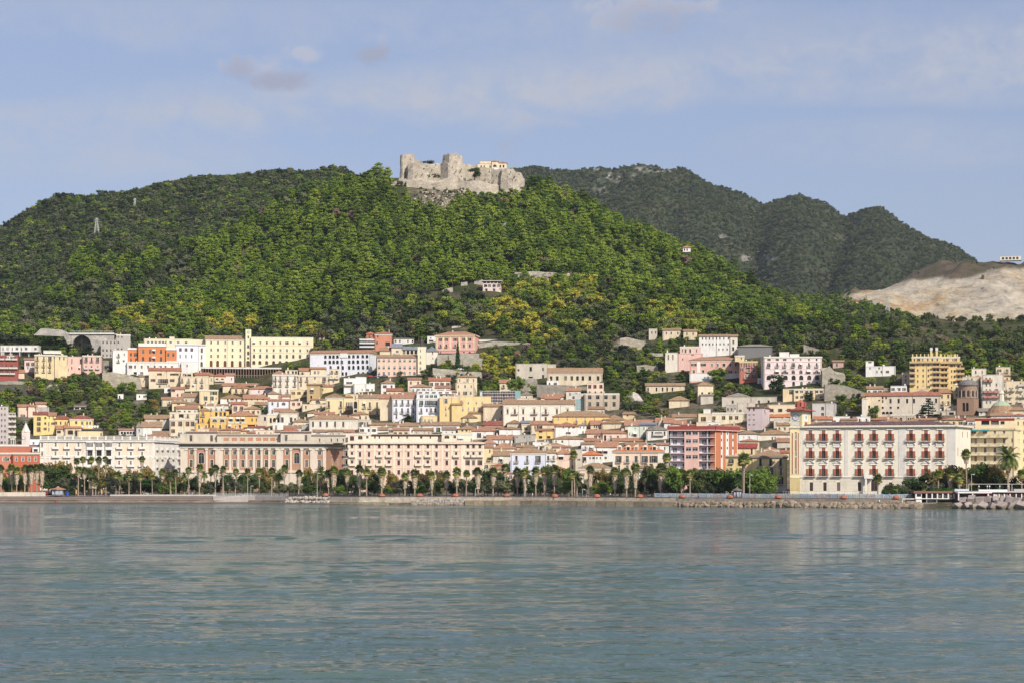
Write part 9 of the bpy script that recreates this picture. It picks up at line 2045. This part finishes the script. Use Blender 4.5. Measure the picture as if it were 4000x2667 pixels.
while x<3535:
 w=29 if x<2850 or x>2900 else 24
 if not(2862<x<2892):
  a,b_=sp(x+.5,10.2,3.3),sp(x+w-.5,10.2,3.3);mb=MB();ht=1.7+rr.uniform(-.08,.08)
  mb.poly([(a[0],a[1],3.35),(b_[0],b_[1],3.35),(b_[0],b_[1],3.35+ht),(a[0],a[1],3.35+ht)]);mb.poly([(a[0],a[1]+.04,3.35),(a[0],a[1]+.04,3.35+ht),(b_[0],b_[1]+.04,3.35+ht),(b_[0],b_[1]+.04,3.35)])
  link('fence_panel',mb.mesh('fence_panel',[bms[rr.randrange(5)]]),fc);mb=MB();mb.box(a[0]-.08,a[0]+.02,a[1]-.08,a[1]+.1,3.3,5.4);link('post',mb.mesh('post',[plain((.3,.3,.3))]),fc)
 x+=w
railing(3060,3440,24,3.6,'grey wire site fence before the clock tower palace',(.5,.48,.46),10,2.4)
def lido():
 T(3300,1600);Y=float(shore(3650))+7;X=pxX(3650,Y);rt=link('lido',None,None,(X,Y,0));tag(rt,'white framed lido pavilion on stilts over the water','pavilion');L=rt.location
 F=Face((pxX(tx(925),Y),Y),(pxX(tx(1465),Y),Y));fz=lambda y:F.z(ty(y),0);wh=plaster((.74,.72,.68),.3)
 def bx(nm,x0,x1,y0,y1,d0,d1,m):q=MB();q.box(F.t(tx(x0)),F.t(tx(x1)),d0,d1,fz(y1),fz(y0),0,F.tf());link(nm,q.mesh(nm,[m]),rt,-L)
 bx('rear_wall',925,1465,1088,1270,5,5.3,plain((.10,.06,.055),.9));bx('roof',905,1480,1062,1090,-.3,6,plain((.24,.12,.09),.9));bx('deck',925,1420,1156,1166,-.3,5,wh);bx('lower_deck',930,1430,1262,1276,0,5,plain((.22,.10,.06),.9));bx('block_wall',928,1010,1092,1222,0,1,wh);bx('window',945,1002,1098,1135,-.05,0,glass())
 for x in(1065,1138,1208,1278,1350,1425):bx('arch_post',x,x+16,1096,1160,-.1,.3,wh);bx('window_band',x+18,x+66,1104,1150,.4,.6,glass())
 for x in(930,1072,1205,1345,1400):bx('stilt',x,x+7,1160,1300,0,.3,plain((.45,.44,.42)))
 for x in range(975,1400,14):bx('railing_post',x,x+2,1218,1262,-.2,-.1,plain((.5,.5,.5)))
 bx('handrail',970,1400,1216,1220,-.22,-.1,plain((.6,.6,.6)));bx('awning',1078,1340,1168,1200,1.5,1.6,plain((.45,.45,.46),.8));bx('gangway',762,925,1160,1170,.5,1.5,wh);bx('stilt',758,765,1165,1250,.5,.8,wh)
 Y2=float(shore(3900))+13;X2=pxX(3900,Y2);rt2=link('restaurant',None,None,(X2,Y2,3));tag(rt2,'dark red seafront restaurant with white frames and a roof terrace at the right edge','restaurant');L2=rt2.location
 F2=Face((pxX(tx(1475),Y2),Y2),(pxX(tx(2420),Y2),Y2));fz2=lambda y:F2.z(ty(y),30)
 def by(nm,x0,x1,y0,y1,d0,d1,m):q=MB();q.box(F2.t(tx(x0)),F2.t(tx(x1)),d0,d1,fz2(y1),fz2(y0),0,F2.tf());link(nm,q.mesh(nm,[m]),rt2,-L2)
 dr=plain((.17,.035,.035),.7);by('wall',1475,2420,1075,1300,2.5,9,dr);by('canopy',1475,1925,1074,1090,-1,3,wh);by('floor_slab',1925,2420,1070,1078,1.5,3,wh)
 for x in(1480,1665,1868):by('post',x,x+16,1088,1185,-.8,-.4,wh)
 for x in(1898,1970,2038,2105,2182,2262,2335):by('white_frame',x,x+12,1100,1172,2.0,2.6,wh)
 for x in(1690,1740,2050,2120,2210,2285):by('window',x,x+44,1102,1150,2.4,2.5,glass())
 by('door',1978,2024,1100,1172,2.4,2.5,plain((.55,.6,.64),.4));by('dark_opening',1500,1660,1092,1150,2.4,2.48,glass())
 by('terrace_floor',1460,2420,1062,1074,3,14,plain((.3,.25,.2)));by('white_tarpaulin',1780,2160,1042,1068,2.9,3.2,plain((.7,.7,.7),.8));by('glass_screen',1465,1650,1035,1062,2.9,3.0,plain((.5,.55,.6),.3));by('pergola_beam',1650,2420,969,973,3,3.1,wh);by('terrace_cover',2250,2420,1035,1068,3.2,8,plain((.42,.4,.4),.7))
 for x in(1650,2185,2220):by('pergola_post',x,x+4,970,1065,3,3.1,wh)
 for x in(1790,1900,1930,2065,2175):
  t=F2.t(tx(x));z=fz2(1000);q=MB();q.cyl(*F2.at(t,3.5)[:2],z-.3,z,.12,.25,8);q.cyl(*F2.at(t,3.5)[:2],z,z+.3,.25,.1,8);q.cyl(*F2.at(t,3.5)[:2],z-1.8,z-.3,.04,.04,6);link('globe_lamp',q.mesh('globe_lamp',[plain((.75,.74,.7),.4)]),rt2,-L2)
 by('chimney_pipe',1664,1688,905,1035,6,6.6,plain((.04,.04,.045),.6))
lido()
a=sp(263,9,3.2);mb=MB();mb.cyl(0,0,0,1.5,.7,.65,8);mb.cyl(0,0,1.5,1.8,.75,.3,8);o=link('portable_toilet',mb.mesh('portable_toilet',[plain((.03,.08,.35),.5)]),None,a);tag(o,'bright blue cabin right of the beach kiosk','cabin')
for px,c_,lab in((396,(.75,.42,.12),'tall orange feather flag left of the clipped hedge'),(296,(.7,.4,.15),'tall pale orange feather flag right of the kiosk')):
 a=sp(px,10,3.2);mb=MB();mb.box(-.03,.03,-.03,.03,0,3.0,1);mb.poly([(.03,0,.9),(.5,0,1.0),(.45,0,2.6),(.03,0,3.)],0);mb.poly([(.03,.02,3.),(.45,.02,2.6),(.5,.02,1.0),(.03,.02,.9)],0);o=link('feather_flag',mb.mesh('feather_flag',[plain(c_,.7),plain((.5,.5,.5))]),None,a);tag(o,lab,'flag')
for px,y0,y1,lf,disp_,sd_,lab in((378,852,925,zB,16,11,'tallest lattice pylon on the dark left hill'),(527,775,815,zB,16,11,'lattice pylon high on the dark left hill'),(192,1122,1180,zB,16,11,'lattice pylon low at the far left of the dark hill'),(3467,1165,1235,zE,8,41,'lattice pylon on the low hill before the quarry'),(678,698,724,zB,16,11,'faint pylon standing on the skyline of the left hill')):
 Ys_=np.arange(1500.,2395.,4.)if lf is zB else np.arange(1250.,1995.,4.);pa=np.full_like(Ys_,float(px));zz=lf(pa,Ys_)+disp_*fbm(pxX(pa,Ys_),Ys_,sd_,5,90.);py_=HZ-(zz-EYE)*FP/Ys_
 i=int(np.argmax(py_<=y1))if(py_<=y1).any()else len(Ys_)-1
 pylon(px,y0,y1,float(Ys_[i]),lab)
T(1950,1600);X,Y,Z=spot(tx(2130),ty(230));zt=pz(ty(60),Y);zb=pz(ty(190),Y);mb=MB();mb.box(-1.6,1.6,-1,1,zb-4,zb+1.5);mb.box(-1.0,1.0,-.7,.7,zb+1.5,zb+2.2);mb.cyl(0,0,zb+2.2,zt-.9,.65,.3,8);mb.cyl(0,0,zt-.9,zt-.45,.16,.28,8);mb.cyl(0,0,zt-.45,zt,.28,.06,8)
for v in range(len(mb.v)):mb.v[v]=(mb.v[v][0],mb.v[v][1],mb.v[v][2]-Z)
o=link('statue',mb.mesh('statue',[stone((.52,.47,.38),.8)]),None,(X,Y,Z));tag(o,'weathered stone statue on a pedestal above the terracotta roofs','statue')
# ---- labels shared by look-alikes get their place in the row
def nth(n):
 a=['','first','second','third','fourth','fifth','sixth','seventh','eighth','ninth','tenth','eleventh','twelfth','thirteenth','fourteenth','fifteenth','sixteenth','seventeenth','eighteenth','nineteenth']
 if n<20:return a[n]
 t=['','','twent','thirt','fort','fift','sixt','sevent','eight','ninet'][n//10];return t+('ieth' if n%10==0 else 'y-'+a[n%10])
by={}
for o in SC.objects:
 if o.parent is None and o.get('label'):by.setdefault(o['label'],[]).append(o)
for lab,os_ in by.items():
 if len(os_)>1:
  os_.sort(key=lambda o:o.location[0]/o.location[1])
  w=lab.split()
  for i,o in enumerate(os_):o['label']=' '.join(w[:12]).rstrip(',')+', %s from left'%nth(i+1)
for o in SC.objects:
 if o.parent is None and o.get('label')and len(o['label'].split())>16:o['label']=' '.join(o['label'].split()[:16])
 # ---- thin sea haze: one closed box of even air round camera and scene
mb=MB();mb.box(-4700,4700,-4200,5200,-14,760)
hm=bpy.data.materials.new('haze');hm.use_nodes=True;hm.node_tree.nodes.clear()
pv=hm.node_tree.nodes.new('ShaderNodeVolumePrincipled');pv.inputs['Color'].default_value=(.80,.88,1.0,1);pv.inputs['Density'].default_value=2.9e-5;pv.inputs['Anisotropy'].default_value=.2
ho=hm.node_tree.nodes.new('ShaderNodeOutputMaterial');hm.node_tree.links.new(pv.outputs[0],ho.inputs['Volume'])
o=link('haze',mb.mesh('haze',[hm]));tag(o,kind='stuff')
print('objects',len(bpy.data.objects),'meshes',len(bpy.data.meshes))
